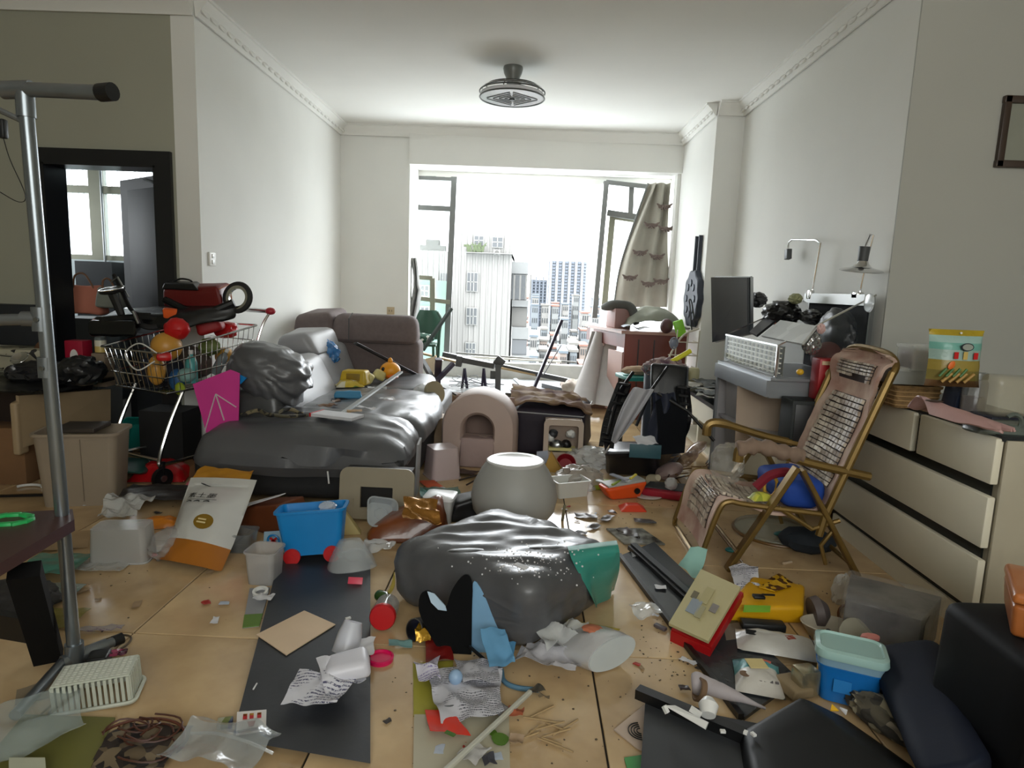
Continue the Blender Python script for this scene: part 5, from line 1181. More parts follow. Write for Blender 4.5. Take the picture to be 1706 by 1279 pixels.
# wall fan-shaped thing on the right column
wf = at(1157, 498, X=XC - .02)
wt_ = T('hanging_mat', 'round scalloped dark slate pad hung by two straps on the right column', 'pad', wf)
Mw = mat4(wf, (0, rad(-90), 0))
def wpt(a_, r): return V(XC - .02, wf.y + r * math.cos(a_) * .9, wf.z + r * math.sin(a_))
poly = [(.27 * (1 + .05 * math.cos(a * 10)) * math.sin(a), .27 * (1 + .05 * math.cos(a * 10)) * math.cos(a)) for a in [i / 50 * 6.283 for i in range(50)]]
m_slate = mt('dark_slate_pad', (48, 54, 66), .6)
P('pad', prism(poly, .06, mat4((XC - .002, wf.y, wf.z), (0, rad(-90), 0)), bev=.01), m_slate, wt_)
for k in range(8):
    a_ = k * .785; P('petal', prism([(.035 * math.cos(t) + .15 * math.cos(a_), .035 * math.sin(t) + .15 * math.sin(a_)) for t in [i / 8 * 6.283 for i in range(8)]], .012, mat4((XC - .06, wf.y, wf.z), (0, rad(-90), 0))), mt('slate_light', (78, 86, 98), .6), wt_)
for dy in (-.06, .08): P('strap', bar((XC - .02, wf.y + dy, wf.z + .2), (XC - .02, wf.y + dy, wf.z + .60), .035, .02), m_slate, wt_)

# ================================================================ RIGHT WALL: TELEVISION, CABINET, GLASS TANK, LAMPS
# fallen television
q = [at(1191, 462, Y=5.0), at(1252, 462, Y=4.6), at(1252, 556, Y=4.6), at(1193, 570, Y=5.0)]
tvs = T('television', 'flat television standing tilted in front of the right column, screen facing left', 'television', (1.5, 4.8, .45))
P('screen', slab(q, .035), mt('tv_screen', (40, 42, 46), .08, spec=.8), tvs, smooth=0)
P('bezel', join(bar(q[0], q[1], .012), bar(q[1], q[2], .02), bar(q[2], q[3], .012), bar(q[3], q[0], .008)), m_steel, tvs, smooth=0)
P('stand', bar(at(1222, 560, Y=4.8), V(at(1222, 560, Y=4.8).x, 4.78, .452), .1, .04), m_black, tvs)
# metal cabinet with open doors
kc = T('grey_cabinet', 'grey metal-edged base cabinet with two open doors under the glass tank', 'cabinet', (1.4, 3.9, 0))
zcb = .86
c1 = at(1206, 600, Y=4.35); cyA, cyB = 4.36, 3.52
zk = .80
mgc = mt('grey_metal_edge', (150, 154, 158), .35, .4); mgp = mt('lilac_grey_panel', (176, 174, 178), .4)
P('side', wb(1.30, 1.86, 4.33, 4.36, 0, zk), mgp, kc, smooth=0)
P('side', wb(1.34, 1.86, 3.55, 3.58, .70, zk), mgc, kc, smooth=0)
P('front_rail', slab([V(1.29, 4.36, zk), V(1.33, 3.52, zk), V(1.33, 3.52, zk - .09), V(1.29, 4.36, zk - .09)], .02), mgc, kc, smooth=0)
P('top', hexa([(1.29, 4.37, zk), (1.33, 3.52, zk), (1.87, 3.54, zk), (1.87, 4.37, zk)], [(1.29, 4.37, zk + .015), (1.33, 3.52, zk + .015), (1.87, 3.54, zk + .015), (1.87, 4.37, zk + .015)], 0, 1), mgc, kc, smooth=0)
P('edge_post', bar((1.3, 4.35, 0), (1.3, 4.35, zk - .08), .03), mgc, kc, smooth=0)
P('shelf', wb(1.31, 1.86, 3.6, 4.33, .45, .465), mgp, kc, smooth=0)
P('back', wb(1.85, 1.865, 3.58, 4.33, 0, zk), mt('cabinet_inner', (90, 92, 94), .6), kc, smooth=0)
P('door', slab([at(1215, 612, Y=4.30), at(1243, 618, Y=4.05), at(1243, 750, Y=4.05), at(1213, 740, Y=4.30)], .02), mgp, kc, smooth=0)
dq = [at(1230, 643, Y=3.95), at(1308, 641, Y=3.80), at(1300, 742, Y=3.80), at(1226, 735, Y=3.95)]
P('door', slab(dq, .02), mt('beige_door_panel', (188, 170, 152), .45), kc, 'open beige door', smooth=0)
P('door_edge', bar(dq[0], dq[1], .012), mgc, kc, smooth=0)
# glass tank on top, leaning
gt = T('glass_tank', 'large glass fish tank full of black bags and boxes on the grey cabinet', 'fish tank', (1.6, 3.9, zk))
zt0 = zk + .02
g0, g1, g2, g3 = V(1.32, 4.34, zt0), V(1.36, 3.54, zt0), V(1.86, 3.56, zt0), V(1.86, 4.34, zt0)
hgt_f = .17
def U(p, h): return p + V(0, 0, h)
P('front_pane', slab([g0, g1, U(g1, hgt_f), U(g0, hgt_f)], .006), clear('front_glass', (240, 245, 240), .15, .03, .0), gt, 'lower front glass reflecting the window', smooth=0)
P('back_pane', slab([g2 + V(-.02, 0, 0), g3 + V(-.02, 0, 0), U(g3, .46) + V(-.02, 0, 0), U(g2, .46) + V(-.02, 0, 0)], .006), m_glass, gt, smooth=0)
P('side_pane', slab([g1, g2, U(g2, .46), U(g1, hgt_f)], .006), clear('smoky_side_glass', (70, 76, 82), .16, .03, 0), gt, smooth=0)
P('side_pane', slab([g0, g3, U(g3, .44), U(g0, hgt_f)], .006), clear('smoky_side_glass', (70, 76, 82), .16, .03, 0), gt, smooth=0)
P('frame_edge', join(bar(U(g0, hgt_f), U(g3, .44), .008), bar(U(g1, hgt_f), U(g2, .46), .008), bar(U(g0, hgt_f), U(g1, hgt_f), .01), bar(g1, U(g1, hgt_f), .012)), m_chrome, gt, smooth=0)
m_mesh_w = mt('white_grid_plastic', (245, 245, 235), .4)
b = bm_()
for i in range(13):
    p0 = g0.lerp(g1, (i + .5) / 13) + V(.02, 0, .01); bar(p0, U(p0, .15), .011, .006, b)
for j in range(6):
    bar(U(g0, .02 + j * .027) + V(.02, 0, 0), U(g1, .02 + j * .027) + V(.02, 0, 0), .011, .006, b)
P('white_lattice', b, m_mesh_w, gt, 'white lattice panel behind the lower front glass', kind='stuff', smooth=0)
P('lattice_backing', slab([g0 + V(.035, 0, .005), g1 + V(.035, 0, .005), U(g1, .165) + V(.035, 0, 0), U(g0, .165) + V(.035, 0, 0)], .004), mt('lattice_back', (112, 112, 104), .5), gt, smooth=0)
P('black_backboard', wb(1.825, 1.833, 3.56, 4.3, zt0, zt0 + .40), mt('tank_backboard', (14, 16, 20), .85, spec=.2), gt, smooth=0)
P('top_strip', wb(1.8, 1.84, 3.56, 4.33, zt0 + .40, zt0 + .46), mt('pale_glass_strip', (206, 210, 206), .3), gt, smooth=0)
def bagb(name, px, py, X, r, m, lab, amp=.2, s=2.2, cat='bag', seed=1):
    O(name, blob(r, Matrix.Translation(at(px, py, X=X)), amp, s, seed, 4), m, lab, cat, smooth=60)
m_bagb = mt('black_bin_bag', (24, 24, 24), .3, bump=.5, bscale=24)
bagb('black_bag', 1302, 522, 1.66, (.1, .12, .07), m_bagb, 'black plastic bag crumpled in the middle of the glass tank', .25)
bagb('black_bag', 1262, 500, 1.76, (.06, .06, .05), m_bagb, 'small black bag behind the television', .25, seed=3)
bagb('black_bag', 1352, 528, 1.76, (.05, .1, .04), m_bagb, 'flat black bag below the pale glass strip', .25, seed=5)
bagb('toy_animal', 1325, 498, 1.7, (.035, .05, .03), mt('olive_plush', (148, 150, 110), .8), 'olive green soft toy perched on the black bag', .2, 2, 'soft toy')
O('dark_bag', blob((.075, .17, .15), Matrix.Translation((1.755, 3.74, 1.03)), .16, 2.6, 8, 4), mt('dark_slate_bag', (27, 30, 35), .4, bump=.2), 'dark slate bag filling the near end of the glass tank', 'bag', smooth=60)
O('red_brown_pot', blob((.09, .09, .09), Matrix.Translation((1.68, 3.64, .925)), 0, 1, 0, 4), mt('terracotta_brown', (106, 50, 40), .5), 'round red-brown pot at the near end of the glass tank', 'pot', smooth=60)
fd_ = O('framed_drawing', slab([at(1302, 536, X=1.56), at(1362, 546, X=1.50), at(1338, 576, X=1.38), at(1270, 562, X=1.42)], .012), prt('drawing_grey', [(186, 188, 184), (178, 180, 178), (196, 198, 196), (170, 172, 170)], 7, .35), 'pale framed drawing lying slanted over the glass tank', 'picture')
P('rim', join(bar(at(1302, 536, X=1.56), at(1362, 546, X=1.50), .014), bar(at(1362, 546, X=1.50), at(1338, 576, X=1.38), .008)), m_chrome, fd_, smooth=0)
bt_ = O('dark_tablet', slab([at(1274, 533, X=1.58), at(1292, 538, X=1.56), at(1262, 562, X=1.4), at(1250, 556, X=1.42)], .014), mt('orange_rim_tray', (40, 38, 42), .3), 'dark tablet with orange rim left of the framed drawing', 'tablet')
P('rim', bar(at(1272, 532, X=1.585), at(1292, 539, X=1.565), .008), mt('orange_rim', (196, 96, 50), .5), bt_, smooth=0)
# items in the near end: yellow ball, small tools
bagb('yellow_ball', 1333, 620, 1.4, (.018, .018, .016), m_yel, 'tiny yellow ball behind the near glass of the tank', 0, 1, 'ball')
bagb('pink_flower', 1368, 548, 1.5, (.016, .02, .022), mt('pale_pink', (216, 180, 176), .7), 'pale pink cloth flower on the near top edge of the tank', .3, 2.5, 'flower')
bagb('grey_crumple', 1352, 572, 1.52, (.04, .04, .05), m_foil, 'grey crumpled wrap inside the near side of the tank', .3, 2.5, 'wrap')
# speaker, red milk box
sp = T('black_speaker', 'dark green-black box speaker standing below the near end of the tank', 'speaker', (1.46, 3.42, .42))
a_ = at(1322, 632, Y=3.42); c_ = at(1360, 690, Y=3.42)
P('case', box(((a_.x + c_.x) / 2, 3.45, .57), (.16, .16, .30), bev=.006), mt('speaker_black_green', (14, 22, 20), .6), sp)
P('grille', box(((a_.x + c_.x) / 2, 3.368, .57), (.13, .006, .26), bev=.002), m_black, sp)
rdb = T('red_milk_box', 'red carton printed with a white and gold emblem behind the lounge chair', 'carton', (1.68, 3.5, .42))
p = at(1378, 660, Y=3.44)
P('case', box((p.x + .0, 3.48, p.z + .06), (.12, .1, .27), bev=.004), mt('red_carton', (178, 22, 30), .4), rdb)
P('emblem', lathe([(0, 0), (.028, 0), (.028, .003), (0, .003)], mat4((p.x + .0, 3.43, p.z + .12), (rad(90), 0, 0)), 20), mt('emblem_cream', (232, 206, 170), .5), rdb)
P('emblem_ring', tube([V(p.x, 3.426, p.z + .04) + V(.02 * math.cos(a), 0, .032 * math.sin(a)) for a in [i / 16 * 6.283 for i in range(16)]], .003, closed=True, seg=5), MATS['emblem_cream'], rdb)
P('top_band', box((p.x, 3.428, p.z + .175), (.1, .004, .02)), MATS['emblem_cream'], rdb)
P('base_band', box((p.x, 3.428, p.z - .055), (.12, .006, .03)), mt('gold_brown', (140, 92, 50), .5), rdb)
# two lamps
L1 = [at(*p_, X=1.82) for p_ in ((1353, 486), (1367, 405), (1360, 400), (1320, 399), (1314, 404), (1313, 414))]
la = T('desk_lamp', 'chrome gooseneck lamp with a small square black head rising from the tank', 'lamp', L1[0])
P('arm', tube(L1, .007, seg=8), m_chrome, la)
P('head', box(at(1313, 424, X=1.82), (.035, .05, .07), (rad(-8), 0, 0), .003), m_dkgrey, la)
P('clamp', box(L1[0] + V(-.01, 0, -.02), (.03, .06, .06), bev=.008), m_chrome, la)
lb = T('desk_lamp', 'chrome lamp with a wide round hat-like shade at the near end of the tank', 'lamp', at(1432, 490, X=1.83))
P('arm', tube([at(*p_, X=1.83) for p_ in ((1432, 490), (1440, 450), (1455, 392), (1450, 391), (1441, 412))], .006, seg=8), m_chrome, lb)
ph = at(1435, 452, X=1.78)
P('shade', lathe([(.11, 0), (.1, .008), (.05, .02), (.03, .04), (.024, .055), (0, .055), (0, .045), (.09, .003), (.11, 0)], mat4(ph, (rad(8), rad(0), 0)), 32), m_chrome, lb)
P('socket', lathe([(0, 0), (.026, 0), (.028, .08), (0, .08)], mat4(ph + V(0, 0, .05), (rad(6), 0, 0)), 16), m_dkgrey, lb)
P('clamp', box(at(1432, 490, X=1.83) + V(-.01, 0, -.01), (.04, .07, .04), bev=.008), m_chrome, lb)
P('suction_cup', lathe([(0, 0), (.05, .005), (.045, .012), (0, .02)], mat4(at(1450, 505, X=1.8), (0, rad(-90), 0)), 20), clear('cup_clear', (200, 205, 205), .5, .1, 0), lb)
# rubbish heap on the far part of the bench
b = []
for k in range(9):
    b.append(1); p_ = V(1.52 + random.uniform(-.08, .1), 5.0 + k * .1 - .2, .452)
    O('crumpled_sheet', paper(.26, .2, mat4(p_ + V(0, 0, .012 * (k % 3)), (0, 0, random.uniform(-1, 1))), .02, 8, k, 12, th=.002), [mt('grey_film_a', (112, 116, 112), .35), mt('grey_film_b', (150, 146, 136), .6), mt('grey_film_c', (70, 74, 74), .35)][k % 3], 'grey crumpled sheet in the heap on the far end of the television bench', 'sheet', 'crumpled sheets heaped on the far bench end')

# ================================================================ ON THE CHEST OF DRAWERS
zt1 = .785
def onc(px, py, Y=2.75): return at(px, py, Y=Y)
def cbox(name, px, Y, w, d, h, z, m, lidm, lab, cat='container', rz=0, x=None):
    p = V(at(px, 600, Y=Y).x, Y, z); t = T(name, lab, cat, p)
    P('body', tub(w, d, h, mat4(p, (0, 0, rz)), .92, .015, .003, .004), m, t)
    if lidm: P('lid', loft([ringpts(w + .01, d + .01, .018, 0), ringpts(w + .012, d + .012, .018, .012), ringpts(w - .01, d - .01, .015, .016)], mat4(p + V(0, 0, h), (0, 0, rz))), lidm, t)
    return t
t = cbox('clear_tub', 1530, 2.95, .14, .12, .1, .95, m_clear, m_clear, 'clear lidded tub with dark red contents on the cream lid stack', rz=.1)
P('filling', box(XF[t].translation + V(0.0, 0, .045), (.11, .1, .08), bev=.01), mt('dark_red_filling', (120, 34, 44), .4), t)
cbox('flat_tub', 1515, 3.0, .24, .18, .06, .885, mt('milk_white_plastic', (200, 202, 200), .4), mt('milk_lid', (214, 216, 214), .3), 'flat milky white tub under the red filled one')
wbk = T('woven_basket', 'tan woven basket under the milky white tub on the chest', 'basket', (1.86, 2.95, zt1))
bxp = V(at(1515, 640, Y=2.95).x, 2.95, zt1)
P('body', tub(.2, .17, .1, Matrix.Translation(bxp), .92, .02, .004, .008), mt('woven_tan', (150, 118, 76), .8, var=.35, scale=40, bump=.6, bscale=60), wbk)
b = bm_()
for k in range(5): tube([bxp + p_ * (1 + .0) + V(0, 0, 0) for p_ in [Vector((q_.x, q_.y, .012 + k * .02)) for q_ in ringpts(.188 + k * .004, .158 + k * .004, .02, 0)]], .0035, b, 5, closed=True)
P('weave', b, mt('woven_tan_light', (176, 142, 96), .8), wbk, kind='stuff')
# snack bag standing
def sb(px0, py0, px1, py1, Y): return at(px0, py0, Y=Y), at(px1, py1, Y=Y)
a_, c_ = at(1550, 548, Y=2.6), at(1630, 646, Y=2.6)
w_, h_ = c_.x - a_.x, a_.z - c_.z
cen = V((a_.x + c_.x) / 2, 2.6, c_.z)
sk = T('snack_bag', 'upright snack bag with yellow top, teal panels and vegetables printed on it', 'snack bag', cen)
Ms = Matrix.Translation(cen) @ Matrix.Rotation(rad(86), 4, 'X') @ Matrix.Translation((0, h_ / 2, 0))
P('pouch', pouch(w_, h_, .05, Ms, 2, .004, side=.8), prt('snack_print', [((96, 70, 44), 0), ((120, 108, 54), .12), ((148, 130, 60), .3), ((150, 176, 168), .48), ((112, 172, 160), .66), ((158, 190, 184), .78), ((176, 152, 40), .9)], kind='Z', bump=.2), sk, smooth=60)
def onf(x, z, dy=.0): return cen + V(x * w_, -.056 - dy, z * h_)
P('oval_emblem', lathe([(0, 0), (.022, 0), (.022, .002), (0, .002)], Matrix.Translation(onf(.03, .72)) @ Matrix.Rotation(rad(90), 4, 'X') @ Matrix.Diagonal((1.1, .7, 1, 1)), 24), mt('emblem_dark', (26, 34, 46), .4), sk)
P('oval_inner', lathe([(0, 0), (.018, 0), (.018, .002), (0, .002)], Matrix.Translation(onf(.03, .72, .002)) @ Matrix.Rotation(rad(90), 4, 'X') @ Matrix.Diagonal((1.1, .66, 1, 1)), 24), mt('emblem_grey', (150, 156, 148), .4), sk)
for k, (x_, m_) in enumerate(((-.14, m_red), (.02, mt('gold_tone', (196, 170, 96), .4)), (.2, m_red))):
    P('printed_square', box(onf(x_, .57), (.016, .002, .026 if k != 1 else .03)), m_, sk, smooth=0)
P('carrot', blob((.012, .003, .018), mat4(onf(-.2, .40, .0), (0, .5, 0)), 0, 1, 0, 2), mt('carrot_orange', (222, 110, 40), .5), sk)
for k in range(4): P('bean', tube([onf(-.38 + k * .12, .2, -.004), onf(-.28 + k * .12, .34, .0)], .005, seg=6), mt('bean_green', (60, 110, 48), .5), sk)
for k in range(4): P('crisp', tube([onf(-.3 + k * .13, .1, -.012), onf(-.16 + k * .13, .26, -.004)], .006, seg=6), mt('crisp_tan', (176, 138, 70), .6), sk)
P('hang_hole', cyl(onf(-.0, .95, -.04), onf(0, .95, -.035), .004, 10), m_white, sk)
pk = V(at(1570, 680, Y=2.6).x - .04, 2.55, zt1)
def sag(u, v):
    x0_, x1_ = at(1532, 660, Y=2.62), at(1690, 706, Y=2.25)
    p = x0_.lerp(x1_, u); w_ = .15 * math.sin(min(1, u + .12) * math.pi) ** .5
    return V(p.x + (v - .5) * .02, p.y + (v - .5) * w_ * 2, zt1 + .03 + .06 * math.sin(v * math.pi) * (1 - .8 * u) + .008 * ridge((u * 2, v * 1.5, 1), 2, 4))
pb_ = O('pink_bag', grid(sag, 26, 14, .008), mt('dusty_pink_plastic', (186, 148, 144), .45, var=.15), 'dusty pink plastic bag flattened over the front edge of the chest', 'bag', smooth=70)
P('handle_hole', blob((.03, .016, .004), mat4(sag(.12, .35) + V(0, 0, .004), (0, 0, -.4)), .1, 2, 1, 2), mt('hole_brown', (70, 56, 48), .8), pb_)
jp = V(at(1640, 600, Y=2.65).x, 2.68, zt1)
jr = T('clear_jar', 'clear jar with a silver lid right of the snack bag', 'jar', jp)
P('glass', lathe([(0, 0), (.045, 0), (.045, .15), (.036, .165), (0, .165)], Matrix.Translation(jp), 20), clear('jar_plastic', (150, 150, 152), .5, .15, 0), jr)
P('lid', lathe([(0, .165), (.04, .165), (.04, .19), (0, .19)], Matrix.Translation(jp), 20), m_steel, jr)
P('content', lathe([(0, .005), (.04, .005), (.04, .09), (0, .09)], Matrix.Translation(jp), 16), mt('jar_content', (90, 60, 48), .7), jr)
O('navy_pack', box((jp.x - .03, 2.75, zt1 + .09), (.05, .08, .18), (0, .15, .2), .01), mt('navy_film', (30, 38, 56), .35), 'narrow navy packet squeezed between snack bag and clear jar', 'packet')
hz = V(at(1684, 600, Y=2.5).x, 2.5, zt1)
O('noodle_bag', hexa([hz + V(x, y, .05) for x, y in ((-.07, -.06), (.1, -.06), (.1, .06), (-.07, .06))], [hz + V(x, y, .2) for x, y in ((-.07, -.05), (.1, -.05), (.1, .05), (-.07, .05))], .02, 4, .006, 8), clear('cream_film', (190, 182, 156), .28, .3, .4), 'cloudy cream see-through bag at the right end of the chest', 'bag')
O('navy_box', box(hz + V(.02, .01, .025), (.2, .12, .05), (0, 0, .05), .005), mt('deep_navy', (22, 26, 44), .4), 'deep navy box under the cloudy cream bag', 'box')
rf = V(at(1672, 680, Y=2.4).x, 2.42, zt1)
O('film_roll', join(hexa([rf + V(x, y, .0) for x, y in ((-.1, -.05), (.12, -.08), (.12, .05), (-.1, .05))], [rf + V(x, y, .035) for x, y in ((-.08, -.04), (.12, -.06), (.12, .05), (-.08, .05))], .01, 3, .008, 9), tube([rf + V(.02 + .03 * math.cos(a), -.05, .045 + .03 * math.sin(a)) for a in [rad(-100 + i * 20) for i in range(13)]], .008, seg=6)), mt('green_grey_film', (92, 100, 94), .3), 'green-grey glossy film pack with a black curl on the chest end', 'pack')
# ================================================================ ON THE SOFA
def ons(px, py, z=.45): return at(px, py, z)
O('camo_strap', join(*[tube(smoothpts([at(402, 692, .47), at(430, 684, .50), at(452, 692, .48), at(480, 682, .49), at(505, 690, .46)], 5), .012, seg=6), tube(smoothpts([at(450, 690, .50), at(475, 694, .47), at(512, 692, .45)], 5), .010, seg=6)]), prt('camo_print', [(40, 38, 34), (120, 110, 84), (28, 28, 26), (86, 80, 60)], 30, .8), 'camouflage strap snaking along the top of the front sofa arm', 'strap')
M = mat4(at(562, 695, .455), (0, .0, rad(-18)))
def place(bm, M): bm.transform(M); return bm
def simple(name, bm, M, m, label, cat, group=None, smooth=35, kind=None):
    return O(name, place(bm, M), m, label, cat, group, kind, smooth)
t = T('red_edged_book', 'thin white book with a red spine lying on the sofa seat', 'book', at(565, 694, .46))
P('pages', place(box((0, 0, .01), (.28, .13, .018), bev=.002), M), m_paper, t, smooth=0)
P('spine', place(box((-.142, 0, .01), (.012, .135, .022), bev=.002), M), m_red, t, smooth=0)
simple('blue_cloth', hexa([(-.09, -.04, 0), (.09, -.04, 0), (.09, .04, 0), (-.09, .04, 0)], [(-.08, -.03, .04), (.09, -.03, .05), (.08, .03, .04), (-.08, .03, .03)], .01, 4, .01, 12), mat4(at(580, 662, .445), (0, 0, .2)), mt('sky_blue_cloth', (70, 140, 180), .7), 'sky blue folded cloth on the sofa seat', 'cloth')
for k, (px, py, w, d, rz, m_) in enumerate(((590, 690, .09, .06, .3, mt('tan_scrap', (170, 140, 104), .8)), (610, 684, .12, .04, -.3, m_paper), (545, 680, .12, .06, .8, mt('brown_scrap', (120, 92, 72), .8)), (628, 650, .14, .08, .2, m_film), (645, 668, .1, .06, .9, m_film), (560, 672, .1, .05, 2, mt('dusty_scrap', (140, 120, 108), .8)))):
    simple('scrap', paper(w, d, None, .012, 14, k + 3, 8), mat4(at(px, py, .45), (0, 0, rz)), m_, ('tan torn scrap beside the book on the sofa', 'white torn strip right of the tan scrap on the sofa', 'brown crumpled scrap left of the sky blue cloth', 'clear film scrap on the middle of the sofa seat', 'clear film scrap near the sofa front edge', 'dusty beige scrap below the sky blue cloth')[k], 'scrap')
O('aluminium_strip', bar(at(566, 692, .455), at(668, 620, Y=5.0), .03, .012), m_steel, 'flat aluminium strip lying diagonally across the sofa seat', 'strip', smooth=0)
yt = T('yellow_crate_toy', 'mustard yellow plastic toy crate on the sofa seat', 'toy', at(590, 640, .46))
pt = at(592, 640, .455)
P('crate', hexa([pt + V(x, y, 0) for x, y in ((-.12, -.06), (.1, -.08), (.12, .05), (-.1, .08))], [pt + V(x, y, .11) for x, y in ((-.09, -.05), (.09, -.07), (.1, .04), (-.08, .06))], .015, 3, .004, 8), mt('mustard_crate', (196, 164, 36), .4), yt)
P('opening', box(pt + V(.0, -.066, .06), (.11, .01, .06), (0, 0, -.09), .004), mt('mustard_dark', (140, 112, 26), .5), yt)
for k, (px, py) in enumerate(((608, 622), (628, 618))):
    simple('cream_cup', hexa([(-.05, -.04, 0), (.05, -.04, 0), (.05, .04, 0), (-.05, .04, 0)], [(-.04, -.03, .08), (.05, -.03, .08), (.05, .03, .08), (-.04, .03, .08)], .02, 3), mat4(at(px, py + 14, .47), (0, .5, k * .7)), mt('cream_cup', (206, 194, 130), .4), ('left', 'right')[k] + ' cream toy tub between the mustard crate and the duck', 'toy')
dkp = at(650, 632, .46)
du = T('toy_duck', 'orange-yellow round toy duck head on the sofa seat', 'toy duck', dkp)
P('head', blob((.085, .075, .075), Matrix.Translation(dkp + V(0, 0, .07)), 0, 1, 0, 3), mt('duck_orange', (240, 160, 30), .4), du)
P('beak', blob((.05, .04, .02), Matrix.Translation(dkp + V(.03, -.06, .03)), 0, 1, 0, 2), mt('duck_beak', (232, 110, 24), .4), du)
P('eye', blob((.014, .008, .016), Matrix.Translation(dkp + V(-.045, -.062, .09)), 0, 1, 0, 2), m_black, du)
P('tuft', blob((.02, .02, .03), Matrix.Translation(dkp + V(.0, 0, .15)), 0, 1, 0, 2), MATS['duck_orange'], du)
simple('yellow_pouch', pouch(.22, .16, .04, None, 3, .006), mat4(at(585, 642, .45) + V(0, -.05, 0), (0, 0, .4)), prt('yellow_pouch_print', [(196, 170, 60), (212, 206, 180), (90, 120, 60)], 14), 'yellow and white packet under the mustard toy crate', 'packet', smooth=60)
simple('blue_bag', blob((.1, .09, .1), None, .25, 2.5, 6, 4), mat4(at(542, 590, Y=5.3)), clear('blue_film', (50, 130, 200), .75, .25, .5), 'blue and clear plastic bag tucked between the sofa headrests', 'bag', smooth=60)

# ================================================================ CENTRE RUBBISH (Y 3.4 to 5)
# translucent pink-white box left of the pet house
M = mat4(V(at(735, 795, 0).x, 4.15, 0), (0, 0, rad(28)))
simple('frosted_box', tub(.2, .2, .2, Matrix.Rotation(math.pi, 4, 'X') @ Matrix.Translation((0, 0, -.2)), .85, .03), M, clear('pinkish_frost', (214, 196, 196), .72, .3, .1), 'upturned frosted pinkish plastic box left of the pet house', 'box')
simple('cream_disc', lathe([(0, 0), (.09, 0), (.09, .03), (0, .03)]), mat4(at(722, 655, Y=4.95), (rad(70), 0, rad(50))), mt('cream_disc', (150, 140, 112), .6), 'cream round disc leaning between sofa and pet house', 'disc')
simple('clear_sphere_toy', blob((.09, .08, .07), None, .1, 2, 2, 3), mat4(at(707, 655, Y=5.0)), m_frost, 'clear frosted round toy beside the cream disc', 'toy')
simple('cream_carton', hexa([(-.08, -.1, 0), (.08, -.1, 0), (.08, .1, 0), (-.08, .1, 0)], [(-.05, -.1, .26), (.09, -.1, .26), (.09, .1, .26), (-.05, .1, .26)], .006, 2), mat4(V(at(728, 740, Y=4.75).x, 4.85, 0), (0, .1, .3)), mt('dusty_cream', (176, 152, 122), .7), 'dusty cream carton between the sofa and the pet house', 'carton')
for k, (px, py, w, d, h, c, lab) in enumerate(((712, 760, .16, .12, .03, (206, 206, 210), 'white folded sheet by the sofa front corner'), (705, 775, .14, .1, .06, (150, 34, 46), 'crimson packet by the sofa front corner'), (718, 742, .15, .12, .05, (150, 116, 100), 'brown rag between sofa corner and frosted box'), (722, 812, .26, .1, .012, (222, 100, 62), 'flat orange wrapper in front of the frosted box'), (770, 790, .22, .13, .03, (84, 62, 54), 'dark brown rags in front of the pet house'))):
    simple('rag' if k in (2, 4) else 'packet' if k in (1, 3) else 'folded_sheet', paper(w, d, None, h * .5, 10, k, 12), mat4(at(px, py, 0), (0, 0, k * .7)), mt('rag_mat_%d' % k, c, .7, var=.3, scale=12), lab, 'rag' if k in (2, 4) else 'packet' if k in (1, 3) else 'paper')
simple('pink_rug', paper(.36, .2, None, .02, 8, 2, 14), mat4(at(800, 772, 0), (0, 0, .1)), mt('dusty_pink_cloth', (168, 136, 136), .9), 'dusty pink mat crumpled at the foot of the pet house', 'mat', smooth=60)
for k in range(5):
    a_ = at(765 + k * 12, 800 + (k % 3) * 8, .01); O('stick', tube([a_, a_ + V(random.uniform(-.1, .15), random.uniform(-.12, .12), .01 + .01 * k)], .006, seg=5), m_wood_dark, 'thin dark stick in the rubbish before the pet house', 'stick', 'sticks before the pet house')
simple('teal_film', paper(.24, .18, None, .012, 9, 3, 12), mat4(at(733, 825, 0), (0, 0, .2)), clear('teal_film', (70, 150, 140), .6, .2, .5), 'teal plastic film on the wet floor left of the round stool', 'film', smooth=60)
simple('black_toy_box', hexa([(-.09, -.08, 0), (.09, -.08, 0), (.09, .08, 0), (-.09, .08, 0)], [(-.05, -.08, .1), (.09, -.06, .14), (.09, .08, .14), (-.05, .08, .1)], .02, 3, .006, 9), mat4(at(772, 862, 0), (0, 0, .2)), m_black, 'black plastic box touching the round stool on the left', 'box')
# white container
M = mat4(V(at(728, 880, 0).x, 3.33, 0), (0, 0, rad(-6)))
t = T('white_container', 'frosted white lidded container left of the round grey stool', 'container', M.translation)
P('body', place(tub(.15, .14, .13, None, .9, .02), M), m_frost, t)
P('lid', place(loft([ringpts(.162, .152, .02, .13), ringpts(.162, .152, .02, .145), ringpts(.14, .13, .02, .15)]), M), mt('lid_bright_white', (232, 234, 236), .3), t)
# beige appliance frame
ax = T('beige_appliance', 'beige plastic appliance housing with a black slot, in front of the sofa', 'appliance', V(at(625, 865, 0).x, 3.3, 0))
xa, xb = at(567, 830, Y=3.3).x, at(690, 830, Y=3.3).x
Mq = mat4(((xa + xb) / 2, 3.3, .145), (rad(82), 0, 0))
P('face', place(ringframe([(p.x, p.y) for p in ringpts(xb - xa, .27, .045, 0)], [(p.x, p.y - .02) for p in ringpts(.17, .11, .004, 0)], .02, Matrix.Identity(4)), Mq), mt('aged_beige_plastic', (150, 140, 118), .5), ax)
P('body', wb(xa + .02, xb - .02, 3.32, 3.42, .01, .26), mt('appliance_inner', (26, 24, 22), .6), ax, smooth=0)
P('rib', wb(xa + .07, xa + .08, 3.27, 3.3, .02, .12), MATS['aged_beige_plastic'], ax, smooth=0)
simple('clear_lid_top', paper(.16, .08, None, .012, 14, 1, 10), mat4(at(612, 803, Y=3.36), (0, 0, 0)), m_film, 'clear film tray lying on the beige appliance', 'film')
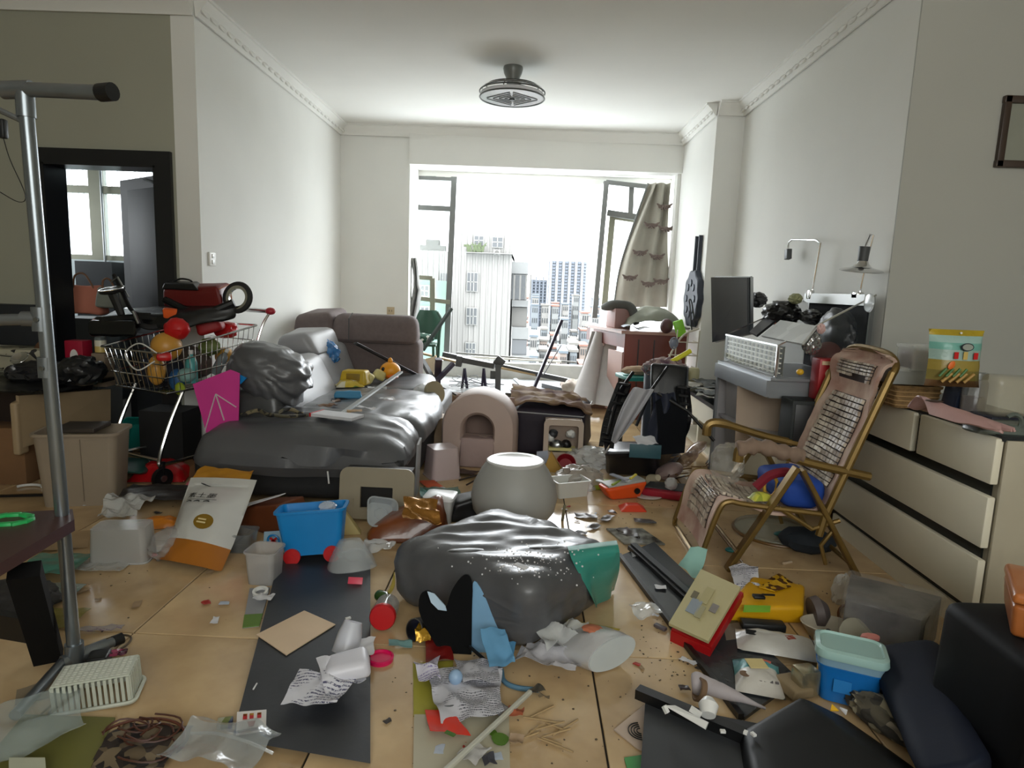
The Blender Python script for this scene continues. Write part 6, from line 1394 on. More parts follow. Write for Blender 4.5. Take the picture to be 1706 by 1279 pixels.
simple('white_strip_tag', box((0, 0, .035), (.008, .003, .07)), mat4(at(548, 806, Y=3.42), (0, -.1, 0)), m_white, 'white plastic strip hanging on the dark sofa front', 'strip')
# clear tray tilted
M = mat4(at(634, 880, .05), (rad(48), rad(14), rad(28)))
t = T('clear_food_tray', 'clear ribbed plastic food tray tilted against the beige appliance', 'tray', at(634, 880, 0))
P('tray', place(tub(.15, .15, .035, Matrix.Translation((0, .07, .0)), .85, .03, .002, .006), M), clear('tray_clear', (196, 204, 208), .5, .12, .2), t)
P('emboss', place(tube([(.035 * math.cos(a), .07 + .035 * math.sin(a), .006) for a in [i / 20 * 6.283 for i in range(20)]], .003, closed=True, seg=5), M), MATS['tray_clear'], t)
# brown bag with gold top
simple('brown_paper_bag', hexa([(-.2, -.12, 0), (.2, -.1, 0), (.2, .12, 0), (-.16, .14, 0)], [(-.18, -.06, .06), (.15, -.05, .18), (.17, .08, .2), (-.12, .12, .08)], .03, 6, .014, 8, 3), mat4(at(665, 905, 0) + V(.02, .1, 0), (0, 0, .12)), mt('glossy_brown', (128, 66, 26), .28, var=.35, bump=.2, coat=.3), 'glossy brown paper bag lying open beside the grey cushion', 'paper bag', smooth=60)
simple('gold_lining', paper(.17, .16, None, .02, 12, 7, 12), mat4(at(700, 858, .17), (rad(20), rad(10), .3)), mt('gold_foil', (160, 112, 50), .25, .7, bump=.3), 'gold foil lining spilling from the top of the glossy brown bag', 'foil', smooth=60)
simple('cream_wedge', hexa([(-.05, -.03, 0), (.05, -.03, 0), (.05, .03, 0), (-.05, .03, 0)], [(-.08, -.02, .12), (-.03, -.02, .12), (-.03, .02, .12), (-.08, .02, .12)], .004, 2), mat4(at(585, 888, 0), (0, 0, .2)), mt('wedge_cream', (196, 178, 120), .6), 'cream wedge between the blue wagon and the brown bag', 'wedge')
simple('grey_bottle', lathe([(0, 0), (.03, 0), (.03, .07), (.015, .1), (.015, .13), (0, .13)]), mat4(at(600, 925, .03), (rad(70), 0, rad(-30))), clear('grey_pet', (150, 156, 158), .6, .15, 0), 'grey clear bottle lying behind the frosted funnel bowl', 'bottle')
simple('clear_crumple', paper(.14, .12, None, .03, 10, 3, 12), mat4(at(630, 925, .01)), m_film, 'clear crumpled film beside the grey cushion corner', 'film', smooth=60)
# brown cardboard box by sofa front
t = T('brown_box', 'brown cardboard box with a white flap in the shadow before the sofa', 'cardboard box', at(455, 888, 0))
M = mat4(at(458, 878, 0), (0, 0, rad(-20)))
P('body', place(hexa([(-.16, -.08, 0), (.14, -.1, 0), (.14, .1, 0), (-.16, .1, 0)], [(-.12, -.06, .1), (.1, -.1, .16), (.12, .08, .16), (-.14, .08, .1)], .01, 3, .006, 5), M), mt('rust_card', (104, 52, 22), .6), t)
P('flap', place(slab([(-.15, -.07, .10), (.07, -.05, .19), (.07, .0, .19), (-.15, -.02, .11)], .004), M), m_paper, t, smooth=0)
# frosted cup and picture card left of the wagon
M = mat4(at(434, 975, 0) + V(0, .05, 0), (0, 0, rad(-4)))
simple('square_cup', tub(.125, .125, .14, None, .86, .022, .002, .006), M, clear('cup_frost', (200, 198, 196), .45, .3, 0), 'frosted square plastic cup standing by the dark board', 'cup')
simple('cup_content', box((0, 0, .03), (.09, .09, .05), bev=.01), M, mt('cup_brown', (96, 76, 62), .8), 'brown contents settled in the frosted square cup', 'contents')
t = T('picture_card', 'pale blue card with a red and blue round emblem left of the blue wagon', 'card', at(455, 925, 0))
q = [at(438, 914, Y=2.93), at(470, 914, Y=2.93), at(470, 884, Y=2.96), at(440, 886, Y=2.96)]
P('card', slab(q, .004), mt('card_pale_blue', (150, 180, 196), .5), t, smooth=0)
cc_ = at(456, 900, Y=2.94); P('ring', tube([cc_ + V(.027 * math.cos(a), -.005, .027 * math.sin(a)) for a in [i / 16 * 6.283 for i in range(16)]], .005, closed=True, seg=5), m_blue, t)
for r_ in (.7, -.7): P('cross', box(cc_ + V(0, -.006, 0), (.04, .003, .01), (0, r_, 0)), m_red, t, smooth=0)
# blue toy wagon
wp = at(515, 945, 0); rz = rad(9)
wg = T('toy_wagon', 'bright blue plastic toy wagon with red wheels in front of the sofa', 'toy wagon', wp)
M = mat4(wp + V(0, .08, .045), (rad(-6), rad(-4), rz))
P('body', place(tub(.29, .17, .2, None, .82, .025, .004, .01), M), m_blue, wg)
for sx_ in (-.085, .085):
    for sy_ in (-.07, .07):
        P('wheel', place(join(cyl((sx_, sy_ - .012, .0), (sx_, sy_ + .012, .0), .036, 24), cyl((sx_, sy_ - .016, .0), (sx_, sy_ + .016, .0), .012, 12)), M), m_red, wg)
    P('axle', place(cyl((sx_, -.075, 0), (sx_, .075, 0), .006, 8), M), m_black, wg)
P('chassis', place(box((0, 0, .0), (.25, .1, .012)), M), m_black, wg)
simple('clear_ball', blob((.035, .03, .02), None, .2, 3, 3, 3), M @ Matrix.Translation((.07, -.02, .2)), m_film, 'small clear crumpled film on the rim of the blue wagon', 'film')
# funnel-like frosted bowl with pink thing
t = T('frosted_bowl', 'upturned frosted plastic bowl with a pink patch behind the dark board', 'bowl', at(582, 970, 0))
P('shell', lathe([(.105, .0), (.11, .004), (.095, .05), (.06, .11), (.045, .13), (.0, .132), (0, .128), (.05, .11), (.1, .01), (.105, 0)], mat4(at(582, 955, .01) + V(0, .04, 0), (rad(-12), rad(-8), 0)) @ Matrix.Diagonal((1.0, .8, 1, 1)), 28), clear('bowl_frost', (200, 206, 208), .36, .2, 0), t)
P('pink_patch', box(at(592, 968, .03) + V(0, -.0, 0), (.06, .004, .03), (rad(-30), 0, 0), .001), mt('rose_pink', (222, 76, 100), .4), t)
simple('paper_scrap_wagon', paper(.08, .09, None, .004, 12, 1, 8), mat4(at(538, 965, 0), (0, 0, .5)), mt('bluish_paper', (170, 184, 206), .7), 'bluish white paper scrap under the blue wagon', 'paper')
# boards on the floor
bA = T('dark_board', 'long dark laminated board lying on the tiles at the lower left of centre', 'board', at(500, 1100, 0))
P('panel', hexa([at(386, 1232, .0), at(617, 1272, .0), at(617, 930, 0), at(468, 920, 0)], [at(386, 1232, .02), at(617, 1272, .02), at(617, 930, .02), at(468, 920, .02)], 0, 1), m_blackm, bA, smooth=0)
zb_ = .021
simple('beige_card', slab([at(427, 1057, zb_ + .004), at(477, 1091, zb_ + .004), at(559, 1040, zb_ + .004), at(507, 1017, zb_ + .004)], .003), Matrix.Identity(4), mt('beige_card', (216, 190, 158), .6), 'plain beige square card lying on the dark board', 'card', smooth=0)
t = T('picture_label', 'small white label card with three red squares and a red bowl picture', 'card', at(418, 1205, zb_))
q = [at(395, 1186, zb_ + .003), at(444, 1182, zb_ + .003), at(443, 1217, zb_ + .003), at(393, 1225, zb_ + .003)]
P('card', slab(q[::-1], .002), mt('label_card', (222, 218, 214), .5), t, smooth=0)
def quad(u, v): return q[0].lerp(q[1], u).lerp(q[3].lerp(q[2], u), v) + V(0, 0, .0015)
for u in (.28, .5, .76): P('red_square', slab([quad(u - .07, .38), quad(u + .07, .38), quad(u + .07, .14), quad(u - .07, .14)], .001), m_red, t, smooth=0); P('yellow_top', slab([quad(u - .06, .24), quad(u + .06, .24), quad(u + .06, .14), quad(u - .06, .14)], .0015), m_yel, t, smooth=0)
P('bowl_picture', slab([quad(.42, .72), quad(.58, .72), quad(.64, .5), quad(.36, .5)], .001), mt('brick_red', (164, 48, 40), .5), t, smooth=0)
P('grey_line', slab([quad(.05, .92), quad(.95, .92), quad(.95, .82), quad(.05, .82)], .001), mt('print_grey', (150, 150, 154), .5), t, smooth=0)
# crumpled papers on the board
wpp = at(545, 1130, zb_)
def sheet3(p0, p1, p2, p3, amp, seed, m, lab, nm='crumpled_paper', cat='paper', n=18, s=10, th=.0015, z=0, col=None):
    def fn(u, v):
        p = p0.lerp(p1, u).lerp(p3.lerp(p2, u), v)
        e = 1 - .3 * abs(nz((u * 5, v * 5, seed), 1.3, seed))
        p = p + V(amp * .7 * nz(p, s, seed + 5), amp * .7 * nz(p, s, seed + 8), max(0, amp * (.9 + ridge(p, s, seed) + .5 * nz(p, s * 2.5, seed))))
        return p
    return O(nm, grid(fn, n, n, th), m, lab, cat, smooth=25)
m_news = prt('printed_sheet', [((206, 206, 212), 0), ((120, 120, 140), .5), ((206, 206, 212), .54), ((112, 112, 134), .6), ((204, 204, 212), .63), ((118, 118, 140), .70), ((206, 206, 212), .74)], 10, .8, kind='noise')
def inked(name, paperc=(206, 206, 214), inkc=(84, 84, 110), sc=34):
    m = mt(name, paperc, .8); n = m.node_tree.nodes; l = m.node_tree.links; b = n['Principled BSDF']; tcn = n.new('ShaderNodeTexCoord')
    def band(kind, s_, a_, c_):
        w = n.new(kind); w.inputs['Scale'].default_value = s_; l.new(tcn.outputs['Object'], w.inputs[0])
        if kind.endswith('Wave'): w.bands_direction = 'Y'; w.inputs['Distortion'].default_value = .6
        r = n.new('ShaderNodeValToRGB'); r.color_ramp.elements[0].position = a_; r.color_ramp.elements[1].position = c_
        l.new(w.outputs[0 if not kind.endswith('Wave') else 1], r.inputs[0]); return r.outputs[0]
    def mul(x, y): q = n.new('ShaderNodeMath'); q.operation = 'MULTIPLY'; l.new(x, q.inputs[0]); l.new(y, q.inputs[1]); return q.outputs[0]
    k = mul(mul(band('ShaderNodeTexWave', sc * .8, .5, .7), band('ShaderNodeTexNoise', sc * 7, .42, .5)), band('ShaderNodeTexNoise', 14, .44, .5))
    mx = n.new('ShaderNodeMix'); mx.data_type = 'RGBA'; mx.inputs[6].default_value = lin(paperc); mx.inputs[7].default_value = lin(inkc)
    l.new(k, mx.inputs[0]); l.new(mx.outputs[2], b.inputs['Base Color']); return m
m_ink = inked('inked_paper'); m_ink2 = inked('inked_paper_fine', (190, 190, 198), (70, 70, 80), 46)
sheet3(at(465, 1190, zb_ + .004), at(560, 1184, zb_ + .01), at(600, 1140, zb_ + .03), at(500, 1128, zb_ + .02), .016, 3, m_ink, 'crumpled ink-lined white paper lying on the dark board')
sheet3(at(545, 1168, zb_ + .02), at(612, 1140, zb_ + .02), at(612, 1108, zb_ + .05), at(530, 1112, zb_ + .05), .02, 6, m_ink, 'second crumpled ink-lined sheet under the white tub on the dark board')
simple('white_tub', hexa([(-.08, -.05, 0), (.08, -.05, 0), (.08, .05, 0), (-.08, .05, 0)], [(-.05, -.04, .05), (.07, -.04, .05), (.07, .05, .06), (-.05, .05, .05)], .018, 4, .003, 8), mat4(at(575, 1124, .06), (0, -.1, .3)), mt('soft_white', (214, 214, 224), .35), 'soft white square plastic tub on the crumpled papers', 'tub')
simple('white_cup', lathe([(0, .1), (.03, .1), (.04, .06), (.045, .0), (.043, .0), (.036, .06), (0, .09)]), mat4(at(575, 1088, .03), (rad(-25), rad(10), 0)), mt('cup_white', (200, 202, 212), .3), 'white paper cup upside down behind the soft white tub', 'cup')
simple('torn_foam', paper(.09, .1, None, .012, 16, 4, 10, jag=.5), mat4(at(600, 1085, .03)), m_paper, 'torn white paper edge beside the white cup', 'paper')
simple('white_chip', box((0, 0, .004), (.02, .012, .008), (0, 0, .6), .002), mat4(at(580, 1032, zb_)), m_white, 'tiny white plastic chip on the dark board near the beige card', 'chip')
simple('white_screw', cyl((0, -.015, .003), (0, .015, .003), .0025, 6), mat4(at(425, 1145, zb_), (0, 0, .05)), m_white, 'tiny white peg on the left edge of the dark board', 'peg')
t = T('green_booklet', 'grey booklet with a green lower band between cup and dark board', 'booklet', at(425, 1010, 0))
P('cover', slab([at(404, 1045, .006), at(432, 1042, .006), at(450, 978, .006), at(416, 980, .006)], .005), mt('booklet_grey', (150, 152, 156), .5), t, smooth=0)
P('band', slab([at(404, 1045, .008), at(432, 1042, .008), at(438, 1022, .008), at(407, 1024, .008)], .003), mt('booklet_green', (96, 130, 50), .5), t, smooth=0)
simple('tape_roll', lathe([(.02, 0), (.03, 0), (.03, .012), (.02, .012), (.02, 0)]), mat4(at(434, 988, .01), (.2, 0, 0)), m_white, 'small white tape ring on the grey and green booklet', 'tape')
simple('crumple_dark', paper(.07, .05, None, .012, 18, 2, 8), mat4(at(440, 1002, .008)), m_paper, 'small crumpled paper bit beside the tape ring', 'paper')
# red-lidded jar, pink lid, tin, gold wrap
p = at(637, 1050, 0) + V(0, .06, .05)
jr = T('red_lid_jar', 'clear jar with a bright red lid lying on its side beside the dark board', 'jar', at(637, 1060, 0))
Mj = mat4(p + V(0, -.05, 0), (rad(-100), 0, rad(4)))
P('glass', lathe([(0, 0), (.043, 0), (.045, -.01), (.045, -.12), (.03, -.14), (0, -.14)][::1], Mj @ Matrix.Scale(-1, 4, (0, 0, 1)), 26), clear('jar_glass', (190, 190, 190), .5, .08, 0), jr)
P('lid', lathe([(0, -.022), (.044, -.022), (.048, -.014), (.048, 0), (0, 0)], Mj, 28), m_red, jr)
P('silver_band', box(Mj @ V(0, .036, .07), (.034, .09, .01), (0, 0, 0), .003), m_foil, jr)
simple('pink_saucer', lathe([(0, 0), (.042, 0), (.044, .014), (.038, .016), (.036, .008), (0, .008)]), mat4(at(634, 1100, 0)), mt('magenta_pink', (224, 24, 96), .35), 'magenta pink round lid in front of the red-lidded jar', 'lid')
p = at(690, 1055, .03)
tn = T('open_tin', 'open silver tin lying with its mouth to the camera beside the black board', 'tin', at(690, 1070, 0))
Mt_ = mat4(p + V(0.0, 0, .012), (rad(74), 0, rad(-35)))
P('can', lathe([(.036, 0), (.04, .0), (.04, -.1), (0, -.1), (0, -.096), (.036, -.094), (.036, 0)], Mt_, 28), m_steel, tn)
P('inside', lathe([(0, -.06), (.034, -.06), (.034, -.055), (0, -.055)], Mt_, 20), mt('indigo_liner', (40, 38, 84), .4), tn)
simple('gold_wrapper', paper(.06, .07, None, .03, 18, 4, 10), mat4(at(707, 1072, 0)), mt('gold_film', (186, 142, 40), .25, .5, bump=.3), 'crinkled gold wrapper in front of the open tin', 'wrapper', smooth=25)
simple('teal_bits', paper(.08, .04, None, .01, 16, 6, 8, jag=.4), mat4(at(665, 1078, 0)), mt('teal_white_bits', (110, 150, 150), .6), 'teal and grey scrap between jar and open tin', 'scrap')
simple('red_bag_flap', paper(.09, .14, None, .012, 12, 3, 10), mat4(at(730, 1090, 0), (0, 0, .2)), mt('maroon_film', (120, 24, 22), .35), 'maroon wrapper under the black felt wings', 'wrapper')
# green bottle and yellow strip by cushion
simple('green_bottle', lathe([(0, 0), (.022, 0), (.024, .05), (.012, .07), (.012, .085), (0, .085)]), mat4(at(632, 992, .02), (rad(80), 0, rad(40))), mt('dark_green_glass', (52, 84, 36), .15), 'small dark green bottle lying by the grey cushion', 'bottle')
O('yellow_peel', grid(lambda u, v: smoothpts([at(626, 1012, .005), at(640, 1000, .02), at(654, 978, .05), at(657, 955, .09)], 4)[min(12, int(u * 12))] + V((v - .5) * .02 * math.sin(u * 3.1 + .05), 0, (v - .5) * .01), 12, 3, .003), mt('olive_yellow', (176, 156, 70), .6), 'olive yellow peel-like strip standing at the corner of the grey cushion', 'strip')
# black and blue costume / felt wings
bw = T('felt_wings', 'black felt wing shapes with light blue lining standing before the grey cushion', 'costume wings', at(775, 1100, 0))
Yw = 2.06
def wing(pts, name, m, th=.006, dy=0):
    P(name, slab([at(px, py, Y=Yw + (1100 - py) * .0006 + dy) for px, py in pts], th, n=V(0, -1, .2)), m, bw, smooth=0)
m_felt = mt('black_felt', (9, 10, 12), .9, spec=.2); m_lb = mt('light_blue_lining', (118, 164, 200), .7, var=.12)
curve1 = [(p.x, p.y) for p in smoothpts([V(785, 1118, 0), V(786, 1020, 0), V(787, 975, 0), V(780, 958, 0), V(768, 962, 0), V(752, 985, 0), V(744, 1010, 0), V(736, 1012, 0), V(724, 992, 0), V(712, 984, 0), V(700, 992, 0), V(698, 1018, 0), V(712, 1050, 0), V(732, 1085, 0), V(752, 1118, 0)], 3)]
wing(curve1, 'black_wing', m_felt, .01)
curve2 = [(p.x, p.y) for p in smoothpts([V(784, 1085, 0), V(786, 1000, 0), V(790, 968, 0), V(806, 990, 0), V(822, 1030, 0), V(838, 1070, 0), V(842, 1105, 0), V(820, 1130, 0)], 3)]
wing(curve2, 'blue_wing', m_lb, .006, .015)
wing([(712, 986), (724, 990), (742, 1010), (744, 1018), (730, 1016), (718, 1004)], 'blue_wing', mt('pale_blue_lining', (176, 200, 220), .6), .006, -.012)
sheet3(at(800, 1060, Y=2.0), at(840, 1065, Y=2.05), at(858, 1120, .02), at(812, 1132, .02), .02, 5, mt('mid_blue_cloth', (100, 156, 196), .8, var=.15), 'light blue cloth bunched in front of the blue wing', 'blue_cloth', 'cloth')
sheet3(at(838, 1075, .06), at(862, 1080, .04), at(858, 1112, .01), at(836, 1110, .02), .015, 7, mt('deep_blue_cloth', (70, 128, 168), .8), 'deeper blue cloth fold right of the light blue cloth', 'blue_fold', 'cloth')
simple('blue_strap', tube(smoothpts([V(-.03, .06, .01), V(-.02, 0, .01), V(.02, -.03, .01), V(.09, -.035, .008)], 5), .008, seg=6), mat4(at(850, 1140, 0)), mt('steel_blue_strap', (84, 124, 150), .7), 'steel blue strap curling from the cloth toward the white stick', 'strap')
simple('black_strut', bar((-.04, .03, .02), (.02, -.02, .0), .008), mat4(at(800, 1095, .02)), m_black, 'thin black strap end below the blue wing', 'strap')
# papers and boards in the lower centre
simple('pale_board', slab([at(690, 1190, .008), at(848, 1192, .008), at(850, 1290, .008), at(688, 1290, .008)][::-1], .008), Matrix.Identity(4), mt('pale_greenish_board', (184, 178, 156), .5), 'pale board lying on the tiles at the bottom centre', 'board', smooth=0)
simple('yellow_folder', slab([at(688, 1105, .006), at(755, 1100, .006), at(755, 1192, .006), at(689, 1192, .006)][::-1], .005), Matrix.Identity(4), mt('olive_yellow_card', (166, 160, 60), .6), 'yellow folder mostly hidden under crumpled papers', 'folder', smooth=0)
sheet3(at(690, 1118, .01), at(730, 1108, .02), at(732, 1150, .03), at(700, 1140, .02), .022, 2, inked('violet_ink_paper', (206, 204, 218), (130, 120, 170), 40), 'crumpled white paper with violet ink left of the blue ball')
sheet3(at(708, 1130, .01), at(835, 1118, .01), at(838, 1200, .012), at(735, 1215, .012), .016, 9, m_ink2, 'large crumpled printed sheet in the lower centre', n=26)
sheet3(at(755, 1106, .02), at(825, 1112, .02), at(830, 1150, .02), at(770, 1150, .03), .016, 12, m_ink2, 'printed sheet tucked behind the blue ball')
simple('blue_ball', blob((.022, .022, .023), None, 0, 1, 0, 3), mat4(at(759, 1128, .055)), mt('powder_blue', (150, 180, 214), .4), 'small powder blue ball on the crumpled papers', 'ball')
sheet3(at(708, 1188, .012), at(752, 1192, .012), at(784, 1232, .012), at(716, 1225, .012), .008, 4, mt('orange_red_paper', (216, 52, 30), .5), 'orange-red torn paper under the white stick', 'red_paper')
simple('green_label', box((0, 0, 0), (.03, .012, .003), (0, 0, -.5)), mat4(at(750, 1222, .028)), mt('label_green', (70, 110, 40), .5), 'tiny green label on the orange-red paper', 'label')
O('white_stick', bar(at(735, 1290, .03), at(884, 1152, .03), .014, .014, bev=.003), mt('greyish_white', (190, 190, 178), .5), 'long white square stick lying over the papers in the lower centre', 'stick', smooth=0)
for k, (px, py, r) in enumerate(((833, 1232, .024), (822, 1222, .012))):
    simple('green_leaf', prism([(r * math.cos(a) * (1 + .1 * math.sin(3 * a)), r * .9 * math.sin(a)) for a in [i / 14 * 6.283 for i in range(14)]], .003), mat4(at(px, py, .014), (.1, .1, k)), mt('leaf_green', (76, 112, 30), .5), ('round green leaf right of the white stick', 'small curled green leaf tip by the round leaf')[k], 'leaf')
for k in range(10):
    a_ = at(random.uniform(850, 935), random.uniform(1190, 1250), .006); an = random.uniform(-.6, .9); L = random.uniform(.05, .13)
    O('twig', tube([a_, a_ + V(L * math.cos(an), L * math.sin(an), .003)], .003, seg=5), mt('dry_straw', (170, 144, 104), .8), 'thin dry straw-like twig scattered right of the white stick', 'twig', 'dry twigs right of the white stick')
for k, (px, py, c, w, lab) in enumerate(((858, 1195, (168, 90, 60), .04, 'rust-coloured crisp scrap right of the white stick'), (830, 1190, (120, 118, 120), .05, 'grey crumpled foil scrap against the white stick'), (895, 1155, (78, 72, 62), .035, 'dark scrap at the upper end of the white stick'), (905, 1168, (120, 106, 84), .03, 'brown scrap just below the dark scrap'), (793, 1262, (180, 178, 176), .07, 'silver twisted wrapper at the bottom edge of the frame'), (815, 1275, (60, 60, 70), .04, 'dark blue wrapper end at the bottom edge'), (860, 1240, (150, 126, 100), .03, 'light brown chip near the dry twigs'))):
    simple('scrap', paper(w, w * .8, None, .012, 20, k + 2, 8, jag=.5), mat4(at(px, py, .008), (0, 0, k)), mt('scrap_m%d' % k, c, .5), lab, 'scrap')
simple('coil_wire', tube(smoothpts([V(.0, 0, .004), V(.03, .01, .004), V(.05, .03, .004), V(.02, .04, .004)], 4), .003, seg=5), mat4(at(740, 1180, .03)), m_black, 'short black cable bit on the crumpled sheet', 'cable')
# snack bag white in the centre, plus neighbours
t = T('white_snack_bag', 'white and silver snack bag lying with its oval base toward the camera', 'snack bag', at(990, 1100, 0))
bc = at(1018, 1118, 0) + V(0, 0, .062); ax_ = V(-.66, .72, .05).normalized(); sd_ = V(.86, .50, .12).normalized(); u2_ = sd_.cross(ax_) * -1
if u2_.z < 0: u2_ = -u2_
rings = []
for i in range(15):
    k = i / 14; w_ = .098 + .016 * k; d_ = .058 * (1 - k) ** .8 + .002; r_ = []
    for j in range(36):
        a_ = j / 36 * 6.2832; p = bc + ax_ * (.23 * k) - V(0, 0, .045 * k) + sd_ * w_ * math.cos(a_) + u2_ * d_ * math.sin(a_)
        p += (u2_ * math.sin(a_)) * .026 * ridge(p, 9, 4) * math.sin(min(1, k * 1.6 + .05) * 2.2)
        p.z = max(p.z, .003); r_.append(p)
    rings.append(r_)
P('body', loft(rings), mt('white_foil_bag', (206, 206, 208), .28, .2, bump=.4, bscale=22), t, smooth=40)
P('base', loft([[bc - ax_ * .003 + (p - bc) * .97 for p in rings[0]], [bc - ax_ * .001 + (p - bc) * .97 for p in rings[0]]]), mt('pale_foil_base', (196, 204, 206), .35), t)
P('printed_patch', blob((.03, .022, .006), Matrix.Translation(bc + ax_ * .09 + u2_ * .05), .3, 3, 3, 3), mt('salmon_print', (186, 110, 80), .5), t)
simple('yellow_packet', pouch(.2, .08, .02, None, 3, .004), mat4(at(985, 1056, .03), (rad(25), 0, rad(-14))), mt('olive_gold_film', (168, 150, 50), .4), 'olive yellow packet behind the white snack bag', 'packet', smooth=60)
simple('yellow_packet', pouch(.07, .06, .02, None, 4, .004), mat4(at(922, 1082, .01), (0, 0, .4)), MATS['olive_gold_film'], 'small olive yellow packet under the left end of the white snack bag', 'packet', smooth=60)
simple('clear_bag', paper(.2, .14, None, .04, 9, 5, 16), mat4(at(940, 1085, .01), (0, 0, .3)), m_film, 'clear crinkled bag between the grey cushion and the white snack bag', 'bag', smooth=40)
simple('clear_bag', paper(.22, .12, None, .03, 9, 8, 16), mat4(at(915, 1115, .0), (0, 0, -.35)), clear('milky_film', (196, 196, 204), .6, .25, .6), 'milky plastic film in front of the clear crinkled bag', 'film', smooth=40)
simple('red_string', tube(smoothpts([V(0, 0, .02), V(.02, .01, .05), V(.03, -.01, .03), V(.01, -.02, .02), V(.04, -.02, .03)], 4), .003, seg=5), mat4(at(930, 1072, .02)), mt('wine_red', (110, 20, 40), .6), 'wine red string loop left of the white snack bag', 'string')
# teal cloth on the cushion
def tcl(u, v):
    a_ = at(948 + 78 * u, 918 - 12 * u, Y=2.72 + .1 * u); z = .285
    if v < .35:
        p = V(a_.x, a_.y, 0) + V(.03 * v, -.25 * v, 0); p.z = z + .02
        return at(945 + 82 * u + 8 * v, 912 - 10 * u + 24 * v, .30)
    k = (v - .35) / .65
    p0 = at(948 + 82 * u, 922 - 10 * u, .30); p1 = at(992 + 40 * u * (1 - .2 * k), 1010 - 30 * u, Y=2.38 + .22 * u)
    p = p0.lerp(p1, k); p.x += .012 * math.sin(u * 9 + k * 3) * k; p.y -= .03 * math.sin(k * 3.14) + .012
    return p
O('teal_cloth', grid(tcl, 18, 18, .004), clear('sheer_teal_cloth', (52, 148, 134), .88, .6, .2), 'sheer teal cloth draped over the right corner of the grey cushion', 'cloth', smooth=60)
simple('plaster_chip', box((0, 0, .004), (.05, .022, .006), (0, 0, -.7), .002), mat4(at(868, 945, .335)), m_paper, 'white rectangular scrap on top of the grey cushion', 'scrap')
# items right of round stool
M = mat4(at(948, 828, 0) + V(0, .05, 0), (0, 0, rad(24)))
simple('white_basin', tub(.22, .15, .1, None, .88, .015, .004, .006), M, mt('milk_plastic', (206, 206, 200), .4), 'white rectangular plastic basin right of the round grey stool', 'basin')
simple('leaf_strip', box((0, 0, .04), (.016, .004, .1), (0, .1, 0), .002), mat4(at(938, 868, 0)), mt('olive_grey_strip', (110, 104, 76), .6), 'olive strip standing on edge beside the round grey stool', 'strip')
t = T('yellow_triangle', 'mustard card folded like a tent before the toy box', 'card', at(920, 790, 0))
q0, q1, q2, q3 = at(905, 785, .02), at(940, 790, .0), at(918, 752, Y=4.3), at(948, 778, .0)
P('front', slab([q0, q1, q2], .004), mt('mustard_card', (184, 146, 70), .6), t, smooth=0)
P('flap', slab([q1, at(945, 795, .0), q2], .004), mt('mustard_card_dark', (150, 112, 50), .6), t, smooth=0)
simple('grey_card', slab([V(-.05, 0, 0), V(.04, 0, 0), V(.03, .02, .09), V(-.05, .02, .08)], .004), mat4(at(905, 772, .0)), mt('bluish_card', (170, 178, 196), .6), 'bluish grey card left of the mustard tent card', 'card', smooth=0)
simple('red_bowl', lathe([(0, 0), (.05, 0), (.07, .05), (.066, .05), (.046, .006), (0, .006)]), mat4(at(942, 775, .03), (rad(60), 0, 0)), mt('crimson', (140, 24, 36), .4), 'crimson bowl tipped behind the mustard tent card', 'bowl')
simple('white_film_heap', blob((.16, .12, .07), None, .35, 2.6, 4, 4, -.04), mat4(at(985, 765, .04)), clear('white_film', (222, 224, 222), .6, .12, .8), 'shiny white plastic film heap left of the wrecked chair', 'film', smooth=50)
simple('grey_film_heap', blob((.13, .1, .08), None, .3, 2.4, 7, 4, -.04), mat4(at(965, 800, .04)), clear('grey_film', (176, 168, 158), .6, .2, .8), 'greyish plastic bag heap behind the white basin', 'bag', smooth=50)
# toys: boats
def boat(px, py, m, lab, w=.2, rz=.2):
    p = at(px, py, 0)
    t = T('toy_boat', lab, 'toy', p); M = mat4(p, (0, 0, rz))
    P('hull', place(hexa([(-.4 * w, -.2 * w, 0), (.35 * w, -.2 * w, 0), (.35 * w, .2 * w, 0), (-.4 * w, .2 * w, 0)], [(-.6 * w, -.25 * w, .3 * w), (.5 * w, -.28 * w, .42 * w), (.5 * w, .28 * w, .42 * w), (-.6 * w, .25 * w, .3 * w)], .02, 3), M), m, t)
    P('deck', place(hexa([(-.5 * w, -.2 * w, .3 * w), (.45 * w, -.22 * w, .40 * w), (.45 * w, .22 * w, .40 * w), (-.5 * w, .2 * w, .3 * w)], [(-.5 * w, -.2 * w, .35 * w), (.45 * w, -.22 * w, .46 * w), (.45 * w, .22 * w, .46 * w), (-.5 * w, .2 * w, .35 * w)], .004, 2), M), mt('deck_grey', (170, 172, 168), .5), t)
    P('porthole', place(cyl((.2 * w, -.27 * w, .22 * w), (.2 * w, -.31 * w, .22 * w), .07 * w, 12), M), m_black, t)
boat(1038, 828, mt('boat_orange', (226, 84, 28), .4), 'orange toy boat with a grey deck in the toy heap', .26, .35)
simple('lime_toy_block', hexa(*[[(x, y, z) for x, y in ((-.06, -.04), (.06, -.04), (.06, .04), (-.06, .04))] for z in (0, .06)], .02, 3), mat4(at(1003, 815, 0)), mt('lime_olive', (150, 168, 40), .4), 'lime green toy block left of the orange boat', 'toy')
